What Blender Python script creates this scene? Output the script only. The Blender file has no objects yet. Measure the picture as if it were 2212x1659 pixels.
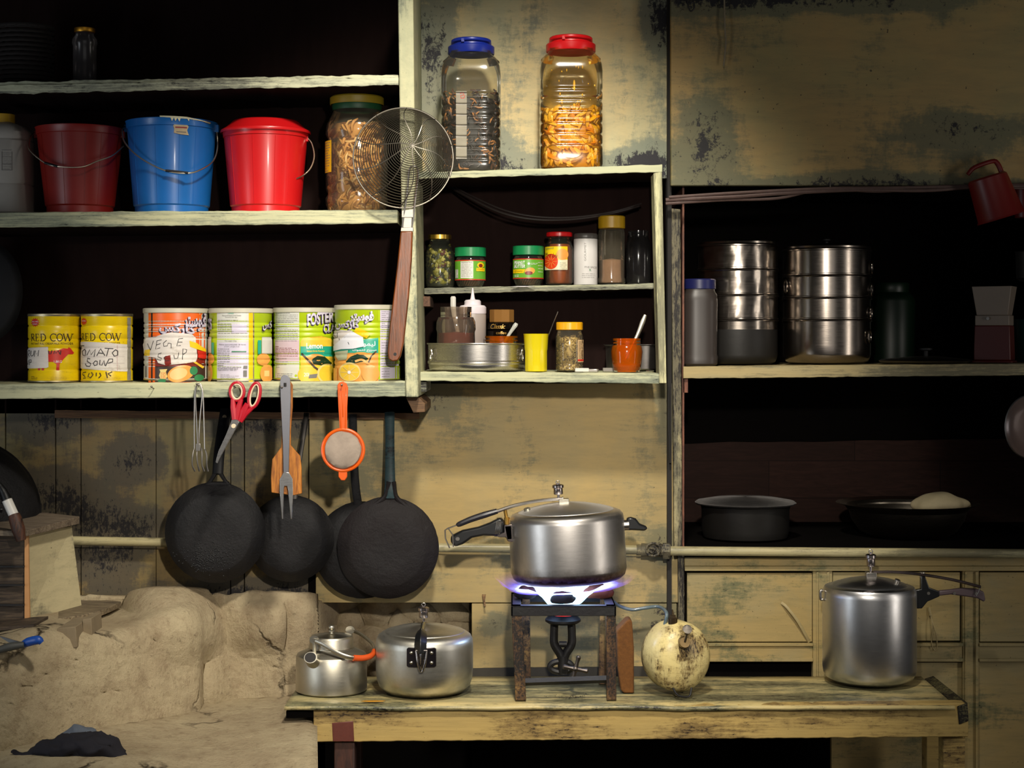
import bpy, bmesh, math, random
import numpy as np
from mathutils import Vector, Matrix, Euler, noise

C = bpy.context.scene.collection
sc = bpy.context.scene
R = math.radians
# ---------------------------------------------------------------- camera
D = 3.6          # camera distance to the back wall plane (y = 0)
HZ = 1.2         # camera height
def s(y): return (D + y) / 3600.0
def P(px, py, y): return Vector(((px - 1106) * s(y), y, HZ + (740 - py) * s(y)))
cam_d = bpy.data.cameras.new('camera'); cam = bpy.data.objects.new('camera', cam_d); C.objects.link(cam)
cam.location = (0, -D, HZ); cam.rotation_euler = (R(90), 0, 0)
cam_d.sensor_width = 36; cam_d.lens = 3600 / 2212 * 36; cam_d.shift_y = -89.5 / 2212
cam_d.clip_start = 0.05
sc.camera = cam
# ---------------------------------------------------------------- world and lights
w = bpy.data.worlds.new('world'); sc.world = w; w.use_nodes = True
w.node_tree.nodes['Background'].inputs[0].default_value = (0.75, 0.85, 1.0, 1)
w.node_tree.nodes['Background'].inputs[1].default_value = 0.02
def lamp(name, kind, loc, target, energy, color, **kw):
    l = bpy.data.lights.new(name, kind); o = bpy.data.objects.new(name, l); C.objects.link(o)
    o.location = loc; l.energy = energy; l.color = color
    for a, b in kw.items(): setattr(l, a, b)
    if target is not None:
        o.rotation_euler = (Vector(target) - Vector(loc)).to_track_quat('-Z', 'Y').to_euler()
    return o
lamp('shaded_ceiling_lamp', 'SPOT', (0.10, -1.7, 2.65), (-0.12, 0, 0.74), 235, (1.0, 0.93, 0.80),
     spot_size=R(52), spot_blend=0.65, shadow_soft_size=0.10)
lamp('shaded_front_lamp', 'SPOT', (0.12, -2.5, 1.56), (-0.10, 0, 0.85), 150, (1.0, 0.92, 0.80),
     spot_size=R(49), spot_blend=0.8, shadow_soft_size=0.035)
lamp('window_light_right', 'AREA', (2.2, -1.25, 1.0), (0.3, -.1, 0.8), 7, (1.0, 0.93, 0.84), shape='RECTANGLE', size=0.22, size_y=1.3)
lamp('window_light_left', 'AREA', (-2.2, -1.7, 0.9), (-0.6, 0, 0.6), 9, (0.86, 0.93, 1.0), shape='RECTANGLE', size=0.4, size_y=1.2)
lamp('rear_fill_light', 'AREA', (0.3, -4.6, 1.5), (0.0, 0, 1.0), 8, (0.95, 0.92, 0.88), shape='RECTANGLE', size=2.4, size_y=1.8)  # unseen fill panel added behind the camera to brighten the metal reflections
sc.view_settings.view_transform = 'Standard'; sc.view_settings.look = 'None'
sc.view_settings.gamma = 1; sc.view_settings.use_curve_mapping = False
sc.view_settings.exposure = -0.1

# ---------------------------------------------------------------- mesh builder (pixel-sized units, scaled by k)
rnd = random.Random(7)
def catmull(pts, n=6, closed=False):
    pts = [Vector(p) for p in pts]; out = []
    N = len(pts)
    rng = range(N if closed else N - 1)
    for i in rng:
        p0 = pts[(i - 1) % N] if (closed or i > 0) else pts[0] * 2 - pts[1]
        p1 = pts[i]; p2 = pts[(i + 1) % N]
        p3 = pts[(i + 2) % N] if (closed or i + 2 < N) else p2 * 2 - p1
        for j in range(n):
            t = j / n
            out.append(0.5 * ((2 * p1) + (p2 - p0) * t + (2 * p0 - 5 * p1 + 4 * p2 - p3) * t * t + (3 * p1 - p0 - 3 * p2 + p3) * t ** 3))
    if not closed: out.append(pts[-1])
    return out
class B:
    def __init__(s_, k=1.0): s_.v = []; s_.f = []; s_.m = []; s_.k = k; s_.mi = 0; s_.T = None
    def add(s_, vs, fs):
        n = len(s_.v); vs = [Vector(v) for v in vs]
        if s_.T is not None: vs = [s_.T @ v for v in vs]
        s_.v += vs; s_.f += [[i + n for i in f] for f in fs]; s_.m += [s_.mi] * len(fs); return s_
    def lathe(s_, prof, n=48, se=None, c=(0, 0, 0), sx=1, sy=1, fn=None):
        vs = []; rows = []
        for r, z in prof:
            if r < 1e-6:
                rows.append([len(vs)]); vs.append((c[0], c[1], c[2] + z)); continue
            row = []
            for i in range(n):
                a = 2 * math.pi * (i + .5) / n; ca, sa = math.cos(a), math.sin(a); q = 1.0
                if se: q = 1.0 / (abs(ca) ** se + abs(sa) ** se) ** (1.0 / se)
                rr = r * q
                if fn: rr = fn(rr, a, z)
                row.append(len(vs)); vs.append((c[0] + rr * ca * sx, c[1] + rr * sa * sy, c[2] + z))
            rows.append(row)
        fs = []
        for a, b in zip(rows, rows[1:]):
            if len(a) == 1 and len(b) == 1: continue
            for i in range(n):
                j = (i + 1) % n
                if len(a) == 1: fs.append([a[0], b[j], b[i]])
                elif len(b) == 1: fs.append([a[i], a[j], b[0]])
                else: fs.append([a[i], a[j], b[j], b[i]])
        return s_.add(vs, fs)
    def tube(s_, pts, r, n=8, closed=False, sp=0, flat=1.0):
        if sp: 
            m0 = len(pts); pts = catmull(pts, sp, closed)
            if isinstance(r, (list, tuple)):
                rr = []
                for i in range(len(pts)):
                    t = i / sp; a = min(int(t), len(r) - 1); b = min(a + 1, len(r) - 1); rr.append(r[a] + (r[b] - r[a]) * (t - int(t)))
                r = rr
        pts = [Vector(p) for p in pts]; N = len(pts)
        if not isinstance(r, (list, tuple)): r = [r] * N
        vs = []; up = None
        for i in range(N):
            if closed: d = pts[(i + 1) % N] - pts[i - 1]
            else: d = pts[min(i + 1, N - 1)] - pts[max(i - 1, 0)]
            if d.length < 1e-9: d = Vector((0, 0, 1))
            d.normalize()
            if up is None:
                up = Vector((0, 1, 0)) if abs(d.y) < .9 else Vector((1, 0, 0))
            u = (up - d * up.dot(d)); u = u.normalized() if u.length > 1e-6 else d.orthogonal().normalized(); up = u; v2 = d.cross(u)
            for j in range(n):
                a = 2 * math.pi * j / n
                vs.append(pts[i] + (u * math.cos(a) * flat + v2 * math.sin(a)) * r[i])
        fs = []
        for i in range(N if closed else N - 1):
            for j in range(n):
                a = i * n + j; b = i * n + (j + 1) % n; c = ((i + 1) % N) * n + (j + 1) % n; d = ((i + 1) % N) * n + j
                fs.append([a, b, c, d])
        if not closed: fs.append(list(range(n))[::-1]); fs.append([(N - 1) * n + j for j in range(n)])
        return s_.add(vs, fs)
    def prism(s_, poly, y0, y1):
        n = len(poly); ar = sum(poly[i][0] * poly[(i + 1) % n][1] - poly[(i + 1) % n][0] * poly[i][1] for i in range(n))
        if ar < 0: poly = poly[::-1]
        vs = [(x, y0, z) for x, z in poly] + [(x, y1, z) for x, z in poly]
        fs = [list(range(n)), [n + i for i in range(n)][::-1]] + [[i, n + i, n + (i + 1) % n, (i + 1) % n] for i in range(n)]
        return s_.add(vs, fs)
    def box(s_, x0, x1, y0, y1, z0, z1):
        return s_.prism([(x0, z0), (x1, z0), (x1, z1), (x0, z1)], y0, y1)
    def ball(s_, c, r, sx=1, sy=1, sz=1, n=16, nz=0, seed=0):
        prof = [(r * math.sin(math.pi * i / (n // 2 + 2)), -r * math.cos(math.pi * i / (n // 2 + 2)) * sz) for i in range(n // 2 + 3)]
        prof[0] = (0, -r * sz); prof[-1] = (0, r * sz)
        st = len(s_.v); T = s_.T; s_.T = None
        s_.lathe(prof, n, None, c, sx, sy)
        if nz:
            cc = Vector(c)
            for i in range(st, len(s_.v)):
                d = s_.v[i] - cc; q = noise.noise(d / r * 1.6 + Vector((seed, seed * 2.3, 0))) * nz
                s_.v[i] = cc + d * (1 + q)
        s_.T = T
        if T is not None:
            for i in range(st, len(s_.v)): s_.v[i] = T @ s_.v[i]
        return s_
    def cyl(s_, p0, p1, r, n=16, r2=None):
        return s_.tube([p0, p1], [r, r if r2 is None else r2], n)
def empty(name, loc, rot=(0, 0, 0)):
    o = bpy.data.objects.new(name, None); C.objects.link(o); o.location = loc; o.rotation_euler = rot; o.empty_display_size = .02; return o
def tagit(o, label, cat, group=None, kind=None):
    if label: o['label'] = label
    if cat: o['category'] = cat
    if group: o['group'] = group
    if kind: o['kind'] = kind
    return o
def thing(name, label, cat, loc, rot=(0, 0, 0), group=None): return tagit(empty(name, loc, rot), label, cat, group)
def mesh(name, b, mats, parent=None, loc=None, rot=None, bevel=0, sharp=38, sub=0, solid=0, world=False):
    if not isinstance(mats, (list, tuple)): mats = [mats]
    me = bpy.data.meshes.new(name)
    off = Vector((0, 0, 0))
    if world: off = Vector(loc) if loc is not None else (parent.location if parent else Vector((0, 0, 0)))
    me.from_pydata([tuple(v * b.k - off) for v in b.v], [], b.f)
    for m in mats: me.materials.append(m)
    me.polygons.foreach_set('material_index', b.m)
    bm = bmesh.new(); bm.from_mesh(me); bmesh.ops.recalc_face_normals(bm, faces=bm.faces); bm.to_mesh(me); bm.free()
    me.shade_smooth(); me.set_sharp_from_angle(angle=R(sharp))
    o = bpy.data.objects.new(name, me); C.objects.link(o)
    if parent: o.parent = parent
    if loc is not None: o.location = loc
    if rot is not None: o.rotation_euler = rot
    if solid:
        m = o.modifiers.new('solid', 'SOLIDIFY'); m.thickness = solid; m.offset = 0
    if bevel:
        m = o.modifiers.new('bevel', 'BEVEL'); m.width = bevel; m.segments = 2; m.limit_method = 'ANGLE'; m.angle_limit = R(40)
    if sub:
        m = o.modifiers.new('sub', 'SUBSURF'); m.levels = sub; m.render_levels = sub
    return o
def solo(name, b, mats, label, cat, loc=(0, 0, 0), rot=(0, 0, 0), group=None, **kw):
    return tagit(mesh(name, b, mats, loc=loc, rot=rot, **kw), label, cat, group)

# ---------------------------------------------------------------- artwork laid on a curved or flat surface
def font_bm(body, shear=0, offset=0, spacing=1.0):
    c = bpy.data.curves.new('t', 'FONT'); c.body = body; c.resolution_u = 3; c.shear = shear; c.offset = offset; c.space_character = spacing
    o = bpy.data.objects.new('t', c); C.objects.link(o)
    dg = bpy.context.evaluated_depsgraph_get(); me = bpy.data.meshes.new_from_object(o.evaluated_get(dg))
    bm = bmesh.new(); bm.from_mesh(me)
    bpy.data.objects.remove(o); bpy.data.curves.remove(c); bpy.data.meshes.remove(me)
    return bm
class Art:
    """shapes in photo pixels around (cx, py of base) laid on the front of a body of radius Rf(z)"""
    def __init__(s_, k, cx, pyb, Rf, depth=None, gx=5, gz=5, e=.12):
        s_.b = B(k); s_.cx = cx; s_.pyb = pyb; s_.Rf = Rf; s_.depth = depth; s_.lay = 1; s_.mats = []; s_.gx = gx; s_.gz = gz; s_.e = e
    def _mat(s_, m):
        if m not in s_.mats: s_.mats.append(m)
        return s_.mats.index(m)
    def put(s_, bm, mat):
        xs = [v.co.x for v in bm.verts]; zs = [v.co.y for v in bm.verts]
        if not xs: return
        for axis, lo, hi, g in ((0, min(xs), max(xs), s_.gx), (1, min(zs), max(zs), s_.gz)):
            q = math.floor(lo / g) * g + g
            while q < hi:
                co = Vector((0, 0, 0)); co[axis] = q; no = Vector((0, 0, 0)); no[axis] = 1
                bmesh.ops.bisect_plane(bm, geom=bm.verts[:] + bm.edges[:] + bm.faces[:], plane_co=co, plane_no=no, dist=1e-4)
                q += g
        bm.verts.index_update(); vs = []
        for v in bm.verts:
            x, z = v.co.x, v.co.y
            if s_.Rf:
                r = s_.Rf(z); xx = max(-.985 * r, min(.985 * r, x)); y = -math.sqrt(r * r - xx * xx); n = Vector((xx, y, 0)).normalized()
                p = Vector((xx, y, z)) + n * s_.e * s_.lay
            elif s_.depth: p = Vector((x, s_.depth(x, z) - s_.e * s_.lay, z))
            else: p = Vector((x, -s_.e * s_.lay, z))
            vs.append(p)
        s_.b.mi = s_._mat(mat); s_.b.add(vs, [[v.index for v in f.verts] for f in bm.faces]); bm.free(); s_.lay += 1
    def _xy(s_, p): return (p[0] - s_.cx, s_.pyb - p[1])
    def poly(s_, pts, mat):
        bm = bmesh.new(); vs = [bm.verts.new((*s_._xy(p), 0)) for p in pts]; bm.faces.new(vs)
        bmesh.ops.triangulate(bm, faces=bm.faces[:]); s_.put(bm, mat)
    def rect(s_, x0, y0, x1, y1, mat): s_.poly([(x0, y0), (x1, y0), (x1, y1), (x0, y1)], mat)
    def ell(s_, cx, cy, rx, ry, mat, n=28, rot=0, a0=0, a1=360):
        pts = []
        for i in range(n + (a1 - a0 < 360)):
            a = R(a0 + (a1 - a0) * i / n); x, y = rx * math.cos(a), ry * math.sin(a)
            pts.append((cx + x * math.cos(rot) - y * math.sin(rot), cy + x * math.sin(rot) + y * math.cos(rot)))
        s_.poly(pts, mat)
    def star(s_, cx, cy, r0, r1, n, mat): 
        s_.poly([(cx + (r0 if i % 2 else r1) * math.cos(math.pi * i / n), cy + (r0 if i % 2 else r1) * math.sin(math.pi * i / n) * .85) for i in range(2 * n)], mat)
    def stroke(s_, pts, wd, mat, sp=0, one=True):
        if sp: pts = [(p.x, p.y) for p in catmull([(a, b, 0) for a, b in pts], sp)]
        bm = bmesh.new()
        N = len(pts); L = []; Rr = []
        for i in range(N):
            d = Vector(pts[min(i + 1, N - 1)]) - Vector(pts[max(i - 1, 0)]); d = d.normalized() if d.length > 0 else Vector((1, 0)); n = Vector((-d.y, d.x)) * wd / 2
            L.append(bm.verts.new((*s_._xy((pts[i][0] + n.x, pts[i][1] + n.y)), 0))); Rr.append(bm.verts.new((*s_._xy((pts[i][0] - n.x, pts[i][1] - n.y)), 0)))
        for i in range(N - 1): bm.faces.new([L[i], L[i + 1], Rr[i + 1], Rr[i]])
        s_.put(bm, mat)
    def strokes(s_, lst, wd, mat, sp=0):
        l = s_.lay
        for p in lst: s_.lay = l; s_.stroke(p, wd, mat, sp)
    def text(s_, body, x0, y0, x1, y1, mat, shear=0, offset=0, slope=0):
        bm = font_bm(body, shear, offset)
        xs = [v.co.x for v in bm.verts]; ys = [v.co.y for v in bm.verts]
        if not xs: return
        a, b, c, d = min(xs), max(xs), min(ys), max(ys)
        for v in bm.verts:
            u = (v.co.x - a) / (b - a); t = (v.co.y - c) / (d - c)
            px = x0 + (x1 - x0) * u; py = y1 + (y0 - y1) * t - slope * u
            v.co = Vector((*s_._xy((px, py)), 0))
        s_.put(bm, mat)
    def lines(s_, x0, y0, x1, y1, n, mat, wd=.8, seed=0):
        r = random.Random(seed); l = s_.lay
        for i in range(n):
            y = y0 + (y1 - y0) * i / max(1, n - 1); x = x0
            while x < x1 - 2:
                L = r.uniform(2, 9); s_.lay = l; s_.rect(x, y, min(x + L, x1), y + wd, mat); x += L + r.uniform(.7, 1.6)
                if r.random() < .06: break
    def done(s_, name, parent, loc=None, rot=None): return mesh(name, s_.b, s_.mats, parent, loc=loc, rot=rot, sharp=80)

# ---------------------------------------------------------------- materials
def lin(h):
    if isinstance(h, str):
        h = h.lstrip('#'); c = [int(h[i:i + 2], 16) / 255 for i in (0, 2, 4)]
    else: c = h
    return tuple((x / 12.92 if x <= .04045 else ((x + .055) / 1.055) ** 2.4) for x in c) + (1,)
class NT:
    def __init__(s_, name):
        s_.mat = bpy.data.materials.new(name); s_.mat.use_nodes = True; s_.t = s_.mat.node_tree; s_.n = s_.t.nodes; s_.l = s_.t.links
        s_.bs = s_.n['Principled BSDF']; s_.out = s_.n['Material Output']; s_.co = s_.n.new('ShaderNodeTexCoord').outputs['Object']
    def put(s_, sock, v):
        if isinstance(v, bpy.types.NodeSocket): s_.l.new(v, sock)
        elif isinstance(v, str): sock.default_value = lin(v)
        else: sock.default_value = v
    def map(s_, sc_=(1, 1, 1), rot=(0, 0, 0), loc=(0, 0, 0), co=None):
        m = s_.n.new('ShaderNodeMapping'); m.inputs['Scale'].default_value = sc_; m.inputs['Rotation'].default_value = rot; m.inputs['Location'].default_value = loc
        s_.l.new(co or s_.co, m.inputs[0]); return m.outputs[0]
    def noise(s_, scale, detail=6, rough=.6, dist=0, co=None):
        n = s_.n.new('ShaderNodeTexNoise'); n.inputs['Scale'].default_value = scale; n.inputs['Detail'].default_value = detail
        n.inputs['Roughness'].default_value = rough; n.inputs['Distortion'].default_value = dist; s_.l.new(co or s_.co, n.inputs['Vector']); return n.outputs['Fac']
    def vor(s_, scale, feat='F1', out='Distance', co=None, rand=1):
        n = s_.n.new('ShaderNodeTexVoronoi'); n.feature = feat; n.inputs['Scale'].default_value = scale; n.inputs['Randomness'].default_value = rand
        s_.l.new(co or s_.co, n.inputs['Vector']); return n.outputs[out]
    def ramp(s_, f, stops):
        r = s_.n.new('ShaderNodeValToRGB'); e = r.color_ramp.elements
        while len(e) < len(stops): e.new(.5)
        for q, (p, c) in zip(e, stops): q.position = p; q.color = lin(c) if isinstance(c, str) else (c, c, c, 1)
        s_.l.new(f, r.inputs[0]); return r.outputs[0]
    def mix(s_, f, a, b, mode='MIX'):
        m = s_.n.new('ShaderNodeMix'); m.data_type = 'RGBA'; m.blend_type = mode
        s_.put(m.inputs[0], f); s_.put(m.inputs[6], a); s_.put(m.inputs[7], b); return m.outputs[2]
    def math(s_, op, a, b=0.0, clamp=False):
        m = s_.n.new('ShaderNodeMath'); m.operation = op; m.use_clamp = clamp; s_.put(m.inputs[0], a); s_.put(m.inputs[1], b); return m.outputs[0]
    def bump(s_, h, st=.3, dist=.002):
        b = s_.n.new('ShaderNodeBump'); b.inputs['Strength'].default_value = st; b.inputs['Distance'].default_value = dist
        s_.l.new(h, b.inputs['Height']); s_.l.new(b.outputs[0], s_.bs.inputs['Normal'])
    def set(s_, **kw):
        for a, v in kw.items(): s_.put(s_.bs.inputs[a.replace('_', ' ')], v)
    def blob(s_, x, z, r, asp=1.0, soft=.5):
        """mask around a stain at world x, z"""
        m = s_.map((1 / r, 0, 1 / (r * asp)), loc=(-x / r, 0, -z / (r * asp)))
        v = s_.n.new('ShaderNodeVectorMath'); v.operation = 'LENGTH'; s_.l.new(m, v.inputs[0])
        return s_.math('SUBTRACT', 1.0, v.outputs['Value'], True)
def paint(name, a='#d2c389', b='#c9cfa6', c='#7d8a80', d='#26242a', wear=.5, dark=.5, scale=1.0, streak=(1, 1, 1), rough=.6, blobs=(), bstr=.35, bump=.5, brush=.45):
    t = NT(name)
    cs = t.map(tuple(q * scale for q in streak))
    n1 = t.noise(3.2, 8, .62, .3, cs)
    base = t.mix(t.ramp(n1, [(.44, 0.0), (.62, 1.0)]), a, b)
    grain = t.noise(70, 9, .82, .2, cs)
    st = t.noise(10.0, 10, .75, .3, t.map((streak[0] * scale * .9, scale, streak[2] * scale * 5.5), rot=(0, brush, 0)))
    st2 = t.noise(14.0, 10, .75, .3, t.map((streak[0] * scale * 4.5, scale, streak[2] * scale * .9), rot=(0, -brush * .5, 0)))
    patch = t.noise(4.2, 7, .6, .2, cs)
    f = t.math('ADD', t.math('MULTIPLY', patch, .50), t.math('ADD', t.math('MULTIPLY', st, .22), t.math('ADD', t.math('MULTIPLY', st2, .10), t.math('MULTIPLY', grain, .18))))
    for (x, z, r, asp) in blobs:
        f = t.math('ADD', f, t.math('MULTIPLY', t.blob(x, z, r, asp), bstr))
    base = t.mix(t.math('MULTIPLY', t.ramp(st, [(.42, 0.0), (.62, 1.0)]), .22), base, c)
    w0 = .5 + (.5 - wear) * .3
    base = t.mix(t.math('MULTIPLY', t.ramp(f, [(w0, 0.0), (w0 + .06, 1.0)]), .78), base, c)
    d0 = .5 + (.74 - dark) * .3
    f2 = t.math('ADD', t.math('MULTIPLY', f, .62), t.math('MULTIPLY', grain, .38))
    base = t.mix(t.ramp(f2, [(d0, 0.0), (d0 + .03, 1.0)]), base, d)
    sp = t.noise(150, 3, .6, 0, cs)
    base = t.mix(t.ramp(sp, [(.69, 0.0), (.73, .85)]), base, d)
    t.set(Base_Color=base, Roughness=rough)
    t.bs.inputs['Specular IOR Level'].default_value = .35
    t.bump(t.math('SUBTRACT', t.math('ADD', t.math('MULTIPLY', grain, .4), t.math('MULTIPLY', st, .5)), f2), bump, .0015)
    return t.mat
def plain(name, col, rough=.5, var=.25, scale=30, metal=0, spec=.5, bump=0, coat=0, emit=None, streak=(1, 1, 1), sss=0):
    t = NT(name); n = t.noise(scale, 5, .65, .3, t.map(streak))
    c = lin(col); dk = tuple(x * (1 - var) for x in c[:3]) + (1,); lt = tuple(min(1, x * (1 + var * .5)) for x in c[:3]) + (1,)
    m = t.n.new('ShaderNodeMix'); m.data_type = 'RGBA'; t.l.new(n, m.inputs[0]); m.inputs[6].default_value = dk; m.inputs[7].default_value = lt
    t.set(Base_Color=m.outputs[2], Roughness=rough, Metallic=metal)
    t.bs.inputs['Specular IOR Level'].default_value = spec; t.bs.inputs['Coat Weight'].default_value = coat; t.bs.inputs['Coat Roughness'].default_value = .1
    if emit: t.bs.inputs['Emission Color'].default_value = lin(emit[0]); t.bs.inputs['Emission Strength'].default_value = emit[1]
    if bump: t.bump(n, bump, .001)
    return t.mat
def metal(name, col='#c9c7c4', rough=.28, stain='#6b6458', amt=.3, brush=(1, 1, 14), scale=40, sootz=None, soot='#2a241c'):
    t = NT(name); n = t.noise(scale, 5, .6, 0, t.map(brush)); n2 = t.noise(14, 8, .7, .5)
    c = t.mix(t.math('MULTIPLY', t.ramp(n2, [(.45, 0.0), (.75, 1.0)]), amt), col, stain)
    if sootz is not None:
        sp = t.n.new('ShaderNodeSeparateXYZ'); t.l.new(t.co, sp.inputs[0])
        h = t.math('ADD', sp.outputs[2], t.math('MULTIPLY', t.math('SUBTRACT', t.noise(45, 6, .7), .5), sootz[1] * .9))
        c = t.mix(t.ramp(t.math('DIVIDE', h, sootz[0] + sootz[1]), [(max(.01, sootz[0] / (sootz[0] + sootz[1])), 1.0), (1.0, 0.0)]), c, soot)
    r = t.math('ADD', t.math('MULTIPLY', n, .12), t.math('ADD', rough - .06, t.math('MULTIPLY', n2, .1)))
    t.set(Base_Color=c, Metallic=1.0, Roughness=r)
    t.bs.inputs['Anisotropic'].default_value = .4
    t.bump(t.math('ADD', n, t.math('MULTIPLY', n2, .6)), .05, .0006); return t.mat
def clear(name, tint='#e8e6dc', body=.12, rough=.08, fog='#b8b09a'):
    """thin walled clear plastic or glass: see-through, fogged and glossy"""
    t = NT(name); tr = t.n.new('ShaderNodeBsdfTransparent'); tr.inputs[0].default_value = lin(tint)
    df = t.n.new('ShaderNodeBsdfDiffuse'); df.inputs[0].default_value = lin(fog)
    gl = t.n.new('ShaderNodeBsdfGlossy'); gl.inputs[0].default_value = (1, 1, 1, 1); gl.inputs['Roughness'].default_value = rough
    m1 = t.n.new('ShaderNodeMixShader'); m2 = t.n.new('ShaderNodeMixShader'); fr = t.n.new('ShaderNodeFresnel'); fr.inputs[0].default_value = 1.38
    nn = t.math('MULTIPLY', t.ramp(t.noise(12, 5, .6), [(.3, .5), (.7, 1.0)]), body)
    t.l.new(nn, m1.inputs[0]); t.l.new(tr.outputs[0], m1.inputs[1]); t.l.new(df.outputs[0], m1.inputs[2])
    t.l.new(fr.outputs[0], m2.inputs[0]); t.l.new(m1.outputs[0], m2.inputs[1]); t.l.new(gl.outputs[0], m2.inputs[2]); t.l.new(m2.outputs[0], t.out.inputs[0])
    return t.mat
def ironm(name, col='#0f0f11', fleck='#6a5a40', rough=.55):
    t = NT(name); n = t.noise(30, 10, .75); n2 = t.noise(5, 6, .6); n3 = t.noise(160, 4, .7)
    c = t.mix(t.ramp(n2, [(.35, 0.0), (.7, 1.0)]), col, '#1c1a1b'); c = t.mix(t.ramp(n3, [(.735, 0.0), (.76, .8)]), c, fleck)
    t.set(Base_Color=c, Roughness=t.math('ADD', t.math('MULTIPLY', n, .45), rough - .2)); t.bs.inputs['Specular IOR Level'].default_value = .28
    t.bump(t.math('ADD', t.math('MULTIPLY', n, 1.0), t.math('ADD', t.math('MULTIPLY', n2, .6), t.math('MULTIPLY', n3, .3))), .8, .004); return t.mat
def woodm(name, a='#9a5a30', b='#5a2d18', streak=(3, 3, 30), rough=.5, grime=.3, axis=None):
    t = NT(name); n = t.noise(6, 8, .65, .8, t.map(streak)); n2 = t.noise(5, 6, .7)
    c = t.mix(t.ramp(n, [(.35, 0.0), (.65, 1.0)]), a, b); c = t.mix(t.math('MULTIPLY', t.ramp(n2, [(.5, 0.0), (.7, 1.0)]), grime), c, '#1a1210')
    t.set(Base_Color=c, Roughness=rough); t.bump(n, .3, .001); return t.mat
# ================================================================ SETTING AND SHELVES
CENTERP = paint('cream_center_board', '#a8905c', '#9e8c60', '#6a6850', '#2a2522', wear=.46, dark=.36, scale=1.1, streak=(1, 1, 1),
              blobs=[(-.17, 1.08, .08, .8), (.33, .76, .05, 1.2), (.33, .6, .05, 2), (-.04, .59, .05, .7), (.34, 1.05, .04, 3)], bstr=.22)
CREAM = paint('cream_board', '#d2bb86', '#bdb892', '#6f7a70', '#232228', wear=.50, dark=.44, scale=1.0, streak=(1, 1, .55),
              blobs=[(.30, 1.58, .10, .7), (-.10, 1.60, .12, 1.2), (-.17, 1.80, .09, 2.2), (.14, 1.57, .25, .25), (-.17, 1.08, .10, .6), (.33, 1.90, .07, 1.5), (.32, .76, .06, .6), (.33, .6, .05, 2)], bstr=.22)
CREAM2 = paint('cream_hood_board', '#a08655', '#8f8458', '#555a48', '#1c1a1c', wear=.46, dark=.42, scale=.9, streak=(.8, 1, .7),
               blobs=[(.40, 1.62, .12, 1.5), (.75, 1.53, .5, .08), (.5, 1.93, .6, .07), (1.0, 1.65, .25, .3)], bstr=.20)
LOWWALL = paint('cream_plank_wall', '#7f6a42', '#736a48', '#46423a', '#1c1818', wear=.50, dark=.42, scale=1.1, streak=(1.4, 1, .7),
                blobs=[(-.98, .86, .14, .6), (-.86, .80, .15, .5), (-.9, .72, .1, .7), (-.55, .66, .4, .1), (-.45, 1.02, .3, .12), (-1.0, 1.03, .12, .5), (-.82, .95, .09, .8)], bstr=.22)
SHELF = paint('pale_green_shelf_paint', '#c2bf98', '#b0b494', '#626a5e', '#262522', wear=.47, dark=.50, scale=1.2, streak=(.35, 1, 3.0), bump=.8)
SHELFL = paint('worn_shelf_paint', '#b4b190', '#a0a488', '#54574e', '#232220', wear=.62, dark=.62, scale=1.3, streak=(.3, 1, 3.2), bump=.9)
POSTP = paint('pale_post_paint', '#bcb994', '#abae8e', '#616a5e', '#252422', wear=.46, dark=.5, scale=1.2, streak=(3, 1, .5), bump=.8)
CUPB = paint('cream_cupboard_paint', '#a08a58', '#958760', '#555a40', '#1d1a14', wear=.44, dark=.46, scale=1.2, streak=(1, 1, 1.3), bump=.5)
BENCHP = paint('yellow_bench_paint', '#b89c5c', '#a99158', '#6a5430', '#241710', wear=.50, dark=.56, scale=1.5, streak=(.5, 1, 1.8), bump=.9)
BENCHT = paint('worn_bench_top_paint', '#bfab74', '#aea274', '#4c5240', '#1d1b19', wear=.62, dark=.64, scale=1.6, streak=(.4, 2.2, 1), bump=.8, rough=.38)
PIPEP = paint('cream_pipe_paint', '#aa9f78', '#9c9674', '#5c5846', '#2c2a24', wear=.5, dark=.42, scale=1.6, streak=(.3, 2, 2), rough=.35)
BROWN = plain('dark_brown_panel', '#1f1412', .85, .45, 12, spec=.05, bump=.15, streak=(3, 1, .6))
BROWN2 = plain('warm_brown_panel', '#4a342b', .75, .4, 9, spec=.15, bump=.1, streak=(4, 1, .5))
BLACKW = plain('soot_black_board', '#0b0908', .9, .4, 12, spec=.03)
PLY = woodm('plywood_edge', '#7d5a35', '#4a3020', (2, 2, 60), .7, .3)
RUST = woodm('raw_brown_wood', '#7c4b35', '#45261d', (20, 20, 4), .65, .4)
MUDM = None

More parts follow.
